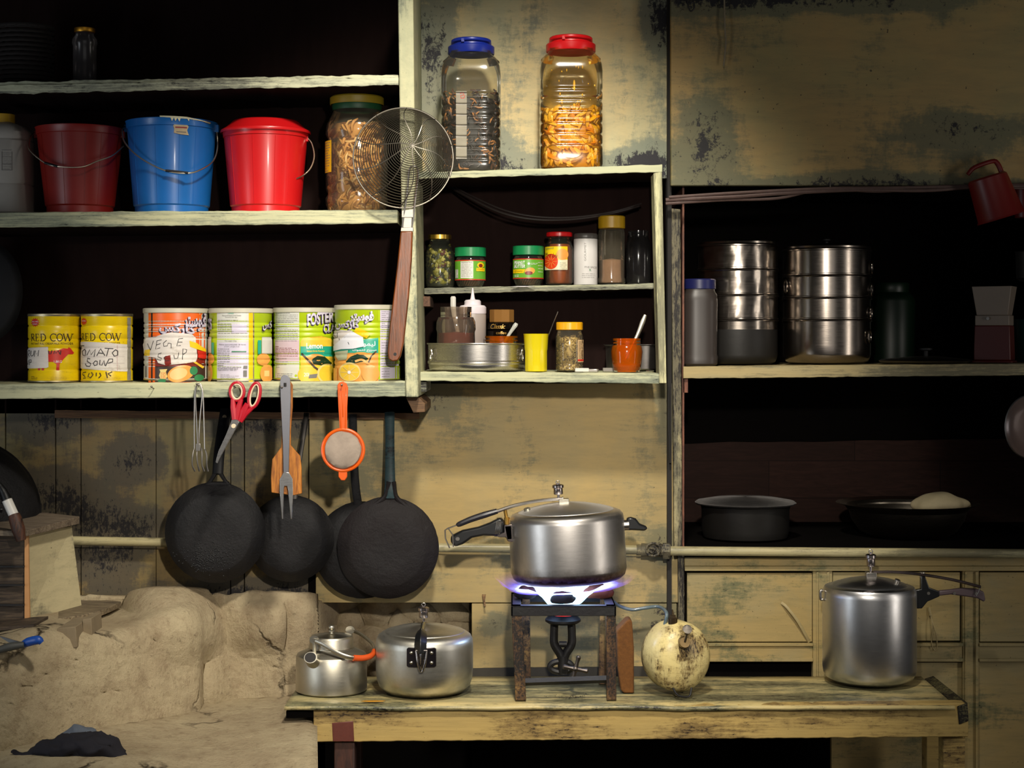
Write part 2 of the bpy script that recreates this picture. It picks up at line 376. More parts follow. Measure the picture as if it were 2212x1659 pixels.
def board(b, tl, bl, tr, br, yf, yb, n=0, jit=.6, seed=0, under=0):
    """board whose front face has the given photo corners at depth yf and runs back to yb; wavy sawn edges"""
    L = max(abs(tr[0] - tl[0]), 1); H = abs(bl[1] - tl[1])
    n = n or max(2, int(L / 9)); vs = []; r = random.Random(seed)
    for i in range(n + 1):
        u = i / n
        t = (tl[0] + (tr[0] - tl[0]) * u, tl[1] + (tr[1] - tl[1]) * u); q = (bl[0] + (br[0] - bl[0]) * u, bl[1] + (br[1] - bl[1]) * u)
        jt = noise.noise(Vector((u * L * .03, seed * 3.1, 0))) * jit * 1.4 + r.uniform(-.3, .3) * jit
        jb = noise.noise(Vector((u * L * .035, seed * 3.1 + 7, 0))) * jit * 1.4 + r.uniform(-.4, .4) * jit
        a = P(t[0], t[1] + jt, yf); c = P(q[0], q[1] + jb, yf)
        vs += [a, c, Vector((c.x, yb, c.z)), Vector((a.x, yb, a.z))]
    fs = []
    for i in range(n):
        o = i * 4
        for j in range(4): fs.append([o + j, o + (j + 1) % 4, o + 4 + (j + 1) % 4, o + 4 + j])
    fs.append([0, 3, 2, 1]); o = n * 4; fs.append([o, o + 1, o + 2, o + 3])
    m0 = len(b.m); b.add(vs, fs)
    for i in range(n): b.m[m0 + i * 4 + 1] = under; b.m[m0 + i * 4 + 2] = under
    return b
def quadbox(b, pts, yf, yb):
    """prism from photo polygon at depth yf back to yb"""
    w_ = [P(x, y, yf) for x, y in pts]
    return b.prism([(p.x, p.z) for p in w_], yf, yb)
def struct(name, b, m, **kw):
    o = mesh(name, b, m, **kw); o['kind'] = 'structure'; return o
def W(px): return (px - 1106) / 1000.0           # world x at the wall plane
def Z(py): return HZ + (740 - py) / 1000.0       # world z at the wall plane

# lower wall, left part: vertical planks
b = B()
xs = [-160, 12, 120, 175, 337, 498, 528, 667]
for i, (a, c) in enumerate(zip(xs, xs[1:])):
    g = 1.1 if i not in (3, 4) else .6
    b.box(W(a) + g / 1000, W(c) - g / 1000, 0.0, .02, Z(1340), Z(860))
struct('wall_back', b, LOWWALL, bevel=.0008)
b = B()
b.box(W(668), W(1472), 0.0, .02, Z(1302), Z(828))
b.box(W(1019), W(1462), 0.001, .02, Z(1446), Z(1304))
struct('wall_center', b, CENTERP, bevel=.0012)
b = B(); b.box(W(905), W(1446), 0.0, .02, Z(385), Z(-60)); struct('wall_upper', b, CREAM)
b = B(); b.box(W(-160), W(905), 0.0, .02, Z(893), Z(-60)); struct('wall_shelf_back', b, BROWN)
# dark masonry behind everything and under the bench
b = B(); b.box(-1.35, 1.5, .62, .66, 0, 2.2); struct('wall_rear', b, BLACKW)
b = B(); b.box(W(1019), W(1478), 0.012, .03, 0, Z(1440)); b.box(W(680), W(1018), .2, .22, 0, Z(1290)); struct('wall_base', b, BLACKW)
FLOORM = plain('packed_earth_floor', '#3a2f27', .9, .4, 8, bump=.4)
b = B(); b.box(-2.6, 2.6, -3.8, .7, -.05, 0); struct('floor', b, FLOORM)
# seam strip between planks and board, ledger under the shelf
b = B(); quadbox(b, [(667, 1235), (682, 1235), (682, 1303), (667, 1303)], -.004, .0); struct('trim_1', b, BLACKW)
b = B(); board(b, (118, 886), (118, 903), (905, 893), (905, 906), -.018, 0.0, jit=.7, seed=3); struct('trim_2', b, PLY)
# baseboard strip behind the bench
b = B(); board(b, (1019, 1444), (1019, 1468), (1462, 1440), (1462, 1468), -.006, .012, seed=5); struct('baseboard_back', b, plain('grimy_base_strip', '#3d382e', .8, .5, 20, bump=.4))
# hood board at the upper right, in front of the wall
b = B(); b.box(P(1449, 0, -.05).x, P(2330, 0, -.05).x, -.05, -.03, P(0, 401, -.05).z, P(0, -80, -.05).z)
struct('wall_hood', b, CREAM2, bevel=.002)
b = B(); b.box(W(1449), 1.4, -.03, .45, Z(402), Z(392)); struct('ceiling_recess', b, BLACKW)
# dark gap post between the boards, then the cupboard post
b = B(); b.box(W(1440), W(1449), -.02, .02, Z(1480), Z(-60)); struct('trim_3', b, plain('dark_gap_strip', '#1a1613', .8, .4, 30))
POSTD = paint('worn_dark_post_paint', '#a89a72', '#8f8a6a', '#4a463a', '#1c1816', wear=.8, dark=.74, scale=1.3, streak=(4, 1, .45), bump=.9)
b = B(); quadbox(b, [(1450, 450), (1470, 452), (1474, 1198), (1456, 1200)], -.015, .03); struct('trim_4', b, POSTD, bevel=.0015)
b = B(); quadbox(b, [(1464, 1200), (1478, 1200), (1480, 1500), (1466, 1500)], -.008, .03); struct('trim_5', b, POSTD, bevel=.0015)
# recess behind the right side
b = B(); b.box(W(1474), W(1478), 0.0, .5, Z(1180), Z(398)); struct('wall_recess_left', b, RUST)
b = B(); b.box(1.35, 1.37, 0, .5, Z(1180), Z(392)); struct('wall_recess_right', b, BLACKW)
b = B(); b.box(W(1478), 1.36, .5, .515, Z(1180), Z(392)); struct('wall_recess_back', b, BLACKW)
# wood-pattern vinyl at the back of the recess
t = NT('wood_vinyl'); cc = t.map((1, 1, 1))
g = t.noise(4, 6, .6, 2.5, t.map((2.0, 1, 12))); br = t.n.new('ShaderNodeTexBrick'); t.l.new(t.map((1, 1, 1), rot=(R(90), 0, 0)), br.inputs[0])
br.inputs['Color1'].default_value = lin('#33201a'); br.inputs['Color2'].default_value = lin('#2a1a15'); br.inputs['Mortar'].default_value = lin('#1c100c')
br.inputs['Scale'].default_value = 1; br.inputs['Mortar Size'].default_value = .0012; br.inputs['Brick Width'].default_value = .42; br.inputs['Row Height'].default_value = .091
t.set(Base_Color=t.mix(t.ramp(g, [(.35, 0.0), (.6, .55)]), br.outputs[0], '#1e120e'), Roughness=.7); t.bs.inputs['Specular IOR Level'].default_value = .12; VINYL = t.mat
b = B(); n = 30; vs = []
for i in range(n + 1):
    x = W(1478) + (1.36 - W(1478)) * i / n
    px = 1106 + x / s(.49); zt = P(px, 958 - 12 * (i / n) + 3 * noise.noise(Vector((i * .3, 0, 0))), .49).z
    vs += [(x, .487, Z(1180)), (x, .487 + .004 * noise.noise(Vector((i * .5, 1, 0))), zt), (x, .5, zt), (x, .5, Z(1180))]
fs = []
for i in range(n):
    o = i * 4
    for j in range(4): fs.append([o + j, o + (j + 1) % 4, o + 4 + (j + 1) % 4, o + 4 + j])
b.add(vs, fs); tagit(mesh('vinyl_sheet', b, VINYL), 'brown wood-patterned vinyl sheet on the back of the lower right recess', 'wall covering')

# ---- left shelf unit
unit = thing('wall_shelf', 'pale green painted three-board shelf unit with worn post, upper left', 'shelf', P(440, 860, -.14))
def wpart(name, b, m, parent, **kw): return mesh(name, b, m, parent, world=True, **kw)
def wp(name, b, m, parent, **kw):
    me = mesh(name, B_shift(b, parent), m, parent, **kw); return me
def B_shift(b, parent):
    o = parent.location
    b.v = [v * b.k - o for v in b.v]; b.k = 1.0; return b
TOPW = paint('rough_top_shelf_paint', '#d0cfae', '#b9bda0', '#53544e', '#1f1d1c', wear=.68, dark=.66, scale=1.3, streak=(.5, 1, 3.0), bump=1.0)
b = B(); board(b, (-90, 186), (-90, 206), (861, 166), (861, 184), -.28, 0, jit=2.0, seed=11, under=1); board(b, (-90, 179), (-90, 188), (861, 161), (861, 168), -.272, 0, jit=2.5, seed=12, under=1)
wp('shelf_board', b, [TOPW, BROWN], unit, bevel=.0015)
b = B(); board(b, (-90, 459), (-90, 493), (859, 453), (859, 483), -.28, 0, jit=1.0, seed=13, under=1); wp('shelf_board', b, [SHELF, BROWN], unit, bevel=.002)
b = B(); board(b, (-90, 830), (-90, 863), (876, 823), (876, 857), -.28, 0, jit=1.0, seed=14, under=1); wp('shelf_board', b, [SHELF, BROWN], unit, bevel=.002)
b = B(); quadbox(b, [(859, -60), (892, -60), (896, 300), (904, 858), (876, 858), (864, 300)], -.285, 0.0); wp('post', b, POSTP, unit, bevel=.0025)
b = B(); quadbox(b, [(877, 859), (905, 859), (918, 872), (918, 890), (893, 892)], -.24, 0); wp('support_bracket', b, woodm('bracket_wood', '#7a5a38', '#48311f', (3, 3, 30), .7), unit, bevel=.001)
b = B(); quadbox(b, [(905, 826), (921, 826), (921, 846), (907, 846)], -.19, 0); wp('support_block', b, TOPW, unit)
# nails along the lowest board
NAIL = metal('nail_steel', '#8f8a83', .4, '#5a3c28', .5)
for px, py in [(333, 835), (430, 829), (510, 833), (613, 836), (741, 831)]:
    b = B(); a = P(px, py + 4, -.279); b.tube([a, a + Vector((0, -.012, .001)), a + Vector((0, -.024, .004))], .0011, 6); b.ball(a + Vector((0, -.025, .004)), .0022, n=8)
    wp('nail', b, NAIL, unit)

# ---- centre cubby
cub = thing('cubby_shelf', 'pale green open box shelf in the middle with two tiers of jars', 'shelf', P(1165, 828, -.1))
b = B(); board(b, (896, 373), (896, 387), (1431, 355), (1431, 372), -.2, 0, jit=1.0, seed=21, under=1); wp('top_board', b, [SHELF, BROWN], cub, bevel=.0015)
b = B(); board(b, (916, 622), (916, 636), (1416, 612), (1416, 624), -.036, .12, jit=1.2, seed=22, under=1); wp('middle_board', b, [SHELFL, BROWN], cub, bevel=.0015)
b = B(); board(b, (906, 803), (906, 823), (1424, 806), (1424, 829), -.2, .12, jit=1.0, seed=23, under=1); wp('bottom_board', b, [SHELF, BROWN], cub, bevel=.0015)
EDGE = paint('striped_plywood_edge', '#d3cd9e', '#b9b78e', '#5c5a4a', '#282421', wear=.62, dark=.5, scale=1.2, streak=(9, 1, .25), bump=1)
b = B(); quadbox(b, [(1412, 374), (1430, 371), (1440, 828), (1424, 828)], -.2, -.13); wp('side_post', b, EDGE, cub, bevel=.0012)
b = B(); b.box(W(896), W(1450), .12, .13, Z(840), Z(372)); b.box(W(896), W(903), .0, .12, Z(840), Z(372)); b.box(W(1441), W(1448), .0, .12, Z(840), Z(372)); wp('back_panel', b, BROWN, cub)
b = B(); quadbox(b, [(911, 640), (929, 640), (929, 662), (911, 662)], -.05, .11); wp('support_block', b, woodm('raw_block_wood', '#7a5a45', '#4b352b', (20, 20, 20), .8), cub, bevel=.001)

# ---- right recess shelf and counter
rs = thing('recess_shelf', 'long cream shelf board across the dark right recess', 'shelf', P(1840, 815, .1))
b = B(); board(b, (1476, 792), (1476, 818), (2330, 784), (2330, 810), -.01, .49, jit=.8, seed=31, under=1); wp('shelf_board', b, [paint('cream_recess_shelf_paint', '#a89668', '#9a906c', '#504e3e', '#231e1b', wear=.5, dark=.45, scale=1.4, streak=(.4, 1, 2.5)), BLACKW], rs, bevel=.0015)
b = B(); quadbox(b, [(1476, 818), (1486, 818), (1486, 848), (1476, 848)], -.0, .45); wp('shelf_batten', b, RUST, rs)
b = B(); board(b, (1478, 1183), (1478, 1203), (2330, 1186), (2330, 1205), -.012, .5, jit=.3, seed=32)
tagit(mesh('counter_board', b, BLACKW, world=True, loc=P(1840, 1190, .2)), 'sooty counter board under the black pot and steel bowl', 'counter')

# ---- cupboard
cp = thing('cupboard', 'cream painted low cupboard with panel doors behind the bench, right', 'cupboard', Vector((W(1840), 0.0, 0)))
def wbox(b, x0, y0, x1, y1, yf, yb): return b.box(W(x0), W(x1), yf, yb, Z(y1), Z(y0))
b = B()
wbox(b, 1478, 1203, 2330, 1222, -.006, .02); wbox(b, 1478, 1222, 2330, 1232, -.012, .02)
wbox(b, 1755, 1232, 1797, 1480, -.006, .02); wbox(b, 1762, 1234, 1767, 1460, -.009, 0); wbox(b, 1785, 1234, 1790, 1460, -.009, 0)
wbox(b, 2078, 1232, 2113, 1700, -.006, .02); wbox(b, 2082, 1234, 2086, 1700, -.009, 0); wbox(b, 2104, 1234, 2110, 1700, -.011, 0)
for x0, x1 in ((1480, 1755), (1797, 2078), (2113, 2330)):
    wbox(b, x0, 1388, x1, 1428, -.004, .02); wbox(b, x0, 1388, x1, 1395, -.009, 0); wbox(b, x0, 1421, x1, 1428, -.009, 0)
wp('frame', b, CUPB, cp, bevel=.0012)
for i, (x0, x1, y0, y1) in enumerate(((1484, 1754, 1238, 1386), (1799, 2073, 1236, 1384), (2116, 2330, 1236, 1386))):
    b = B(); wbox(b, x0, y0, x1, y1, -.002 if i else -.003, .012); d = wp('door', b, CUPB, cp, bevel=.001)
b = B(); wbox(b, 1797, 1432, 2078, 1700, .004, .02); wbox(b, 2113, 1430, 2330, 1700, .004, .02); wp('lower_panel', b, CUPB, cp)
b = B(); wbox(b, 1478, 1232, 2330, 1480, .02, .03); wbox(b, 1478, 1428, 1797, 1500, .012, .02); wp('carcass', b, BLACKW, cp)
STRAP = plain('grimy_strap', '#a59468', .5, .4, 60, bump=.3)
b = B(); pts = [P(x, y, z) for x, y, z in ((1688, 1302, -.004), (1700, 1312, -.012), (1722, 1340, -.014), (1738, 1368, -.010), (1748, 1387, -.004))]
b.tube(pts, .0033, 8, sp=5, flat=.5); wp('pull_strap', b, STRAP, cp)
b = B(); b.tube([P(2008, 1318, -.003), P(2014, 1350, -.012), P(2012, 1385, -.01), P(2018, 1404, -.01), P(2024, 1400, -.01), P(2022, 1370, -.01), P(2010, 1330, -.004)], .0011, 6, sp=5); b.tube([P(2006, 1312, -.003), P(2010, 1330, -.006)], .003, 6)
wp('pull_string', b, STRAP, cp)

# ---- water pipe with valve
pipe = thing('water_pipe', 'cream painted water pipe along the wall with a round valve', 'pipe', P(1300, 1185, -.03))
b = B(); b.tube([P(155, 1168, -.028), P(500, 1174, -.028), P(950, 1183, -.028), P(1390, 1188, -.028)], .0098, 14); wp('pipe_left', b, PIPEP, pipe)
b = B(); b.tube([P(1445, 1190, -.035), P(1700, 1192, -.035), P(2330, 1197, -.035)], .0100, 14); wp('pipe_right', b, PIPEP, pipe)
b = B(); VALVE = paint('crusty_valve', '#a89c74', '#8a8262', '#4a4438', '#1d1a17', wear=.7, dark=.65, scale=3, bump=1)
b.tube([P(1375, 1188, -.03), P(1388, 1188, -.03)], .0115, 12); b.tube([P(1385, 1188, -.032), P(1448, 1190, -.034)], .0145, 12); b.tube([P(1432, 1190, -.034), P(1446, 1190, -.035)], .0185, 6)
wp('valve_body', b, VALVE, pipe)
b = B(); c = P(1411, 1187, -.05); b.tube([c + Vector((.015 * math.cos(a), 0, .0135 * math.sin(a))) for a in [2 * math.pi * i / 24 for i in range(24)]], .0028, 8, closed=True); b.tube([c, c + Vector((0, .02, 0))], .009, 12); b.tube([c + Vector((-.006, -.004, .003)), c + Vector((.004, -.004, .0)), c + Vector((0, -.004, -.004))], .0022, 6)
wp('valve_wheel', b, VALVE, pipe)

# ---- wiring
def cable(pts, r, m, label, cat='cable', name='electric_cable', y=0, extra=None):
    b = B(); b.tube([P(*p) for p in pts], r, 8, sp=6)
    if extra: 
        for e in extra: b.tube([P(*p) for p in e], r * .8, 8, sp=6)
    l = P(*pts[0]); return solo(name, B_shiftv(b, l), m, label, cat, loc=l)
def B_shiftv(b, l): b.v = [v * b.k - l for v in b.v]; b.k = 1; return b
CAB = plain('dusty_cable', '#5a453f', .6, .5, 60, bump=.3)
cable([(1438, 432, -.055), (1520, 428, -.06), (1600, 424, -.06), (1700, 417, -.06), (1850, 410, -.06), (2000, 411, -.06), (2120, 403, -.06), (2320, 400, -.06)], .0042, CAB,
      'bundle of brown cables stapled under the hood board', extra=[[(1438, 440, -.055), (1560, 432, -.055), (1680, 428, -.055), (1780, 408, -.06), (1900, 413, -.055), (2050, 404, -.055), (2320, 408, -.055)], [(1445, 426, -.06), (1600, 416, -.062), (1790, 407, -.062), (1950, 405, -.06), (2320, 396, -.06)]])
cable([(960, 398, .1), (1010, 425, .02), (1080, 458, -.02), (1150, 473, -.03), (1230, 474, -.02), (1310, 463, .0), (1380, 445, .04)], .0028, plain('black_cable', '#2a2220', .5, .4, 60),
      'dark cable sagging across the top of the box shelf', extra=[[(960, 394, .1), (1020, 424, .02), (1090, 454, -.02), (1160, 468, -.03), (1240, 469, -.02), (1320, 458, .0), (1385, 440, .04)]])
cable([(1445, 835, -.035), (1444, 900, -.035), (1446, 960, -.035), (1448, 1000, -.035)], .0022, plain('thin_black_wire', '#15120f', .5, .3), 'thin black wire hanging beside the cream post')
cable([(1564, -30, -.056), (1566, 60, -.06), (1568, 86, -.058), (1567, 105, -.058), (1563, 143, -.058)], .0017, plain('dirty_string', '#8a7f68', .9, .4, 90), 'dirty string dangling down the upper cream board', 'string', 'hanging_string')
cable([(1484, -20, -.056), (1486, 10, -.058), (1492, 24, -.058), (1500, 16, -.058), (1497, 4, -.058), (1490, 8, -.058), (1494, -20, -.056)], .0016, plain('thin_dark_wire', '#201c1a', .5, .3), 'small loop of dark wire at the top of the hood board', 'wire', 'wire_loop')
b = B(); b.tube([P(1793, 383, -.052), P(1794, 412, -.062)], .0012, 6); solo('cable_staple', B_shiftv(b, P(1793, 400, -.06)), NAIL, 'pale nail holding the cable bundle on the hood board', 'nail', loc=P(1793, 400, -.06))

# ---- bench
bench = thing('bench', 'low worn yellow painted wooden bench holding the stove and cookers', 'bench', Vector((P(1380, 0, -.2).x, -.2, 0)))
BZ = P(0, 1522, -.34).z; YF = -.34
b = B()
poly = [P(615, 1530, -.34), P(2062, 1521, -.34), P(1990, 1475, -.06), P(660, 1464, -.06)]
n = 120; vs = []; 
for i in range(n + 1):
    u = i / n; xf = poly[0].x + (poly[1].x - poly[0].x) * u; xb = poly[3].x + (poly[2].x - poly[3].x) * u
    lift = .0035 * noise.noise(Vector((u * 9, 3, 0))) ; jf = .003 * noise.noise(Vector((u * 30, 1, 0)))
    m_ = 8
    for j in range(m_ + 1):
        v = j / m_; y = -.345 + jf + (.285 - jf) * v
        zz = BZ + (lift - .002) * max(0, 1 - v * 5) - .001
        vs.append((xf + (xb - xf) * v, y, zz))
fs = []
for i in range(n):
    for j in range(m_): a = i * (m_ + 1) + j; fs.append([a, a + 1, a + m_ + 2, a + m_ + 1])
b.add(vs, fs)
o = wp('bench_top', b, BENCHT, bench, solid=.007); o.modifiers['solid'].offset = -1
b = B(); board(b, (677, 1532), (677, 1603), (2092, 1519), (2092, 1592), -.335, -.305, jit=1.0, seed=41); wp('front_apron', b, BENCHP, bench, bevel=.002)
b = B(); board(b, (618, 1536), (618, 1552), (690, 1534), (690, 1550), -.33, -.08, jit=1.0, seed=42); wp('end_batten', b, BLACKW, bench, bevel=.001)
b = B(); quadbox(b, [(2068, 1526), (2091, 1518), (2093, 1558), (2072, 1566)], -.337, -.07); wp('end_rail', b, paint('rotten_bench_end', '#8f8350', '#7c7550', '#4a4630', '#1d1814', wear=.85, dark=.8, scale=3, bump=1), bench, bevel=.002)
LEGD = woodm('dark_bench_leg', '#4a2a20', '#2a1814', (20, 20, 4), .6, .4)
for pts, y0, y1, m in (([(2038, 1596), (2085, 1595), (2086, 1760), (2040, 1760)], -.325, -.285, BENCHP), ([(722, 1602), (766, 1602), (768, 1800), (724, 1800)], -.325, -.285, LEGD),
                       ([(2001, 1590), (2030, 1590), (2030, 1760), (2001, 1760)], -.12, -.08, BENCHP), ([(745, 1602), (780, 1602), (780, 1760), (745, 1760)], -.12, -.08, LEGD)):
    w_ = [P(x, y, y0) for x, y in pts]; b = B(); b.prism([(w_[0].x, w_[0].z), (w_[1].x, w_[1].z), (w_[1].x, 0), (w_[0].x, 0)], y0, y1); wp('leg', b, m, bench, bevel=.002)
b = B(); quadbox(b, [(717, 1562), (763, 1558), (765, 1602), (719, 1602)], -.3365, -.33); wp('brown_patch', b, plain('oxblood_patch', '#5e2c22', .5, .5, 40, bump=.5), bench, bevel=.001)

# ---- mud hearth
def smin(a, b, k):
    h = max(0.0, min(1.0, .5 + .5 * (b - a) / k)); return b * (1 - h) + a * h - k * h * (1 - h)
def smax(a, b, k): return -smin(-a, -b, k)
def sst(a, b, x): u = max(0.0, min(1.0, (x - a) / (b - a))); return u * u * (3 - 2 * u)
def mud_y(px, py):
    """first surface of the hearth met by the line of sight: a front block, a mound on it, a back wall and a low ledge"""
    def plane(z): return (HZ - z) * 3600.0 / max(60.0, py - 740.0) - 3.6
    y_l = plane(.433 + .006 * math.sin(px * .01))
    ya = -.545 + .375 * (max(0, px + 80) / 505.0) ** 1.25 + max(0, px - 412) * .006 - .00022 * (py - 1500)
    y_a = smax(ya, plane(.622 + .012 * math.sin(px * .02)), .03)
    dx, dz = (px - 350) / (78.0 if px > 350 else 48.0), (py - 1368) / 70.0
    y_m = -.205 + .065 * dx * dx + .075 * dz * dz
    dx2, dz2 = (px - 585) / 95.0, (py - 1352) / 62.0
    y_b = -.020 - .055 * math.exp(-dx2 * dx2 - dz2 * dz2) - .04 * sst(1380, 1500, py) - .05 * math.exp(-((px - 440) / 40.0) ** 2) * sst(1300, 1420, py)
    y = smin(smin(y_a, y_m, .08), y_b, .035)
    y = smin(y, y_l, .03)
    if px > 655: y = y + (.13 + .05 * noise.noise(Vector((px * .02, py * .03, 4))) - min(y, .1)) * sst(655, 730, px) * (1 - sst(1452, 1520, py))
    return y
gx = list(range(-80, 674, 6)); gy = list(range(1285, 1720, 5)); vs = []; fs = []
def mrow(gx, gy, x_in=None):
    vs = []
    for py in gy:
        for px in gx:
            y = mud_y(px, min(py, 1659)) - (max(0, py - 1659) * .0018)
            y += .0035 * noise.fractal(Vector((px * .015, py * .015, 0)), 1, 2, 4) + .002 * noise.noise(Vector((px * .05 + 9, py * .09, 3)))
            if HZ + (740 - py) * s(y) > .465 and px > 606: y = max(y, -.048)
            if x_in and py < 1308: y = max(y, .026)
            vs.append(P(px, py, y))
    return vs
def gfaces(nx, ny):
    return [[j * nx + i, j * nx + i + 1, (j + 1) * nx + i + 1, (j + 1) * nx + i] for j in range(ny - 1) for i in range(nx - 1)]
t = NT('mud_plaster'); nA = t.noise(4, 9, .65, .1); nB = t.noise(24, 9, .8, .15); nC = t.noise(90, 6, .7)
c = t.mix(t.ramp(nA, [(.38, 0.0), (.62, 1.0)]), '#aa987a', '#c4b492'); c = t.mix(t.ramp(nB, [(.5, 0.0), (.74, .55)]), c, '#6a4d34'); c = t.mix(t.ramp(nC, [(.58, 0.0), (.75, .6)]), c, '#4e3c2c')
wob = t.n.new('ShaderNodeMix'); wob.data_type = 'VECTOR'; wn = t.n.new('ShaderNodeTexNoise'); wn.inputs['Scale'].default_value = 9; wn.inputs['Detail'].default_value = 5; t.l.new(t.co, wn.inputs[0])
wob.inputs[0].default_value = .16; t.l.new(t.co, wob.inputs[4]); t.l.new(wn.outputs['Color'], wob.inputs[5])
cr = t.vor(4.2, 'DISTANCE_TO_EDGE', co=wob.outputs[1]); msk = t.ramp(t.noise(3.2, 3, .5), [(.48, 0.0), (.56, 1.0)])
ck = t.math('MULTIPLY', t.ramp(cr, [(.0, 1.0), (.022, 0.0)]), msk); c = t.mix(ck, c, '#1e140e')
t.set(Base_Color=c, Roughness=.92); t.bs.inputs['Specular IOR Level'].default_value = .15
t.bump(t.math('SUBTRACT', t.math('ADD', t.math('MULTIPLY', nA, .9), t.math('ADD', t.math('MULTIPLY', nB, .8), t.math('ADD', t.math('MULTIPLY', nC, .5), t.math('MULTIPLY', t.noise(9, 9, .75, .3, t.map((4, 4, 1.2), rot=(0, .7, 0))), .9)))), t.math('MULTIPLY', ck, 1.2)), 1.0, .007); MUDM = t.mat
hearth = thing('mud_hearth', 'cracked tan mud-plastered hearth filling the lower left corner', 'hearth', Vector((-.8, -.3, 0)))
vs = mrow(gx, gy); nx, ny = len(gx), len(gy); fs = gfaces(nx, ny); base = len(vs)
vs += [Vector((v.x, v.y, 0.0)) for v in vs[(ny - 1) * nx:ny * nx]]; fs += [[(ny - 1) * nx + i, (ny - 1) * nx + i + 1, base + i + 1, base + i] for i in range(nx - 1)]
j0 = min(j for j in range(ny) if gy[j] > 1540); b2 = len(vs); vs += [Vector((vs[j * nx + nx - 1].x, vs[j * nx + nx - 1].y, 0.0)) for j in range(j0, ny)]
fs += [[(j0 + q) * nx + nx - 1, (j0 + q + 1) * nx + nx - 1, b2 + q + 1, b2 + q] for q in range(ny - 1 - j0)]
b2 = len(vs); vs += [Vector((vs[j * nx].x, vs[j * nx].y, 0.0)) for j in range(ny)]; fs += [[j * nx, (j + 1) * nx, b2 + j + 1, b2 + j] for j in range(ny - 1)]
b = B(); b.add(vs, fs); o = wp('hearth_body', b, MUDM, hearth, sharp=180, solid=.02); o.modifiers['solid'].offset = -1
gx2 = list(range(664, 1024, 6)); gy2 = list(range(1284, 1474, 5))
b = B(); vs = mrow(gx2, gy2, True); b.add(vs, gfaces(len(gx2), len(gy2))); o = wp('hollow_back', b, MUDM, hearth, sharp=180, solid=.02); o.modifiers['solid'].offset = 1
# ================================================================ THINGS ON THE LEFT SHELVES
class St: pass
def stand(px, y, pyf, yf, pytop=None):
    o = St(); z = P(0, pyf, yf).z + .0018; o.k = s(y); o.loc = Vector(((px - 1106) * o.k, y, z)); o.pyb = 740 - (z - HZ) / o.k; o.px = px
    o.H = o.pyb - pytop if pytop is not None else 0; return o
BLK = plain('black_ink', '#17120f', .6, .1); WHT = plain('white_print', '#e6e2e6', .5, .08); GREYP = plain('grey_print', '#6d6a66', .6, .1)
RED_P = plain('red_bucket_plastic', '#c81418', .35, .15, 6, coat=.1); DRED_P = plain('dull_red_plastic', '#8e1d16', .4, .3, 8); BLUE_P = plain('blue_bucket_plastic', '#1566b4', .35, .25, 7, coat=.1)
WIRE = metal('bail_wire', '#cfc3ae', .3, '#6b5a45', .3); GRIPB = plain('black_grip', '#141318', .5, .2)
PAPER = paint('grubby_paper', '#cfc7c0', '#d8d2c8', '#a79c90', '#6b5f52', wear=.4, dark=.15, scale=3, bump=.2)

def bucket(px, y, pytop, rt, rb, m, label, lid=False, bail=None, seed=0, rot=0):
    o = stand(px, y, 456, -.28, pytop); k = o.k; H = o.H
    t = thing('bucket', label, 'bucket', o.loc, group=None)
    b = B(k); b.lathe([(0, 3), (rb - 4, 3), (rb - 2, 0), (rb, 2), (rb, 16), (rb + 3, 19), (rt - 3, H - 18), (rt - 3, H - 16), (rt - 1, H - 15), (rt, H - 3), (rt + 1.5, H), (rt - 1, H + 1), (rt - 4, H - 2), (rt - 5, H - 14), (rb, 22), (rb - 3, 6), (0, 6)], 64)
    for a in (-1.75, -1.2, -2.4, -.8): b.tube([((rb + 3.2) * math.cos(a), (rb + 3.2) * math.sin(a), 19), ((rt - 2.6) * math.cos(a), (rt - 2.6) * math.sin(a), H - 18)], .5, 4)
    mesh('body', b, m, t)
    if lid:
        b = B(k); b.lathe([(rt + 4, H - 6), (rt + 5, H - 3), (rt + 4, H), (rt - 6, H + 6), (rt - 20, H + 19), (rt - 24, H + 22), (rt - 30, H + 22), (rt - 34, H + 19), (0, H + 19)], 64); mesh('lid', b, m, t)
        b = B(k); x0 = rt - 3; b.box(x0 - 4, x0 + 3, -8, 8, H - 22, H - 12); mesh('ear', b, m, t)
        b = B(k); b.tube([(x0 + 2, 0, H - 14), (x0 + 12, -6, H - 28), (x0 + 17, -10, H - 55), (x0 + 10, -14, H - 80), (x0 - 4, -20, H - 96), (x0 - 18, -40, H - 106), (0, -rt - 4, H - 108)][:6], 1.5, 7, sp=5); mesh('bail_handle', b, WIRE, t)
    elif bail:
        for sgn in (-1, 1): b = B(k); b.box(sgn * rt - 5, sgn * rt + 5, -7, 7, H - 20, H - 4); mesh('ear', b, m, t, bevel=.001)
        b = B(k); b.tube([(x, yy, H - dz) for x, yy, dz in bail], 1.6, 7, sp=6); hb = mesh('bail_handle', b, WIRE, t)
        g0, g1 = bail[len(bail) // 2 - 1], bail[len(bail) // 2]
        b = B(k); b.tube([(g0[0], g0[1] - .5, H - g0[2]), (g1[0], g1[1] - .5, H - g1[2])], 2.9, 8); mesh('grip', b, GRIPB, hb)
    return t, o
bucket(173, -.15, 279, 93, 70, DRED_P, 'dark red plastic bucket with wire bail, left of the blue bucket', bail=[(-97, -8, 8), (-97, -40, 26), (-90, -66, 52), (-52, -86, 82), (-22, -98, 91), (28, -98, 92), (58, -84, 78), (84, -62, 64), (96, -10, 38)])
tb, ob = bucket(371, -.15, 266, 97, 78, BLUE_P, 'blue plastic bucket with a torn sticker and wire bail', bail=[(-99, -10, 8), (-98, -40, 22), (-84, -70, 52), (-46, -92, 86), (8, -102, 113), (55, -100, 118), (82, -78, 106), (98, -40, 84), (100, -4, 50), (96, 6, 14)])
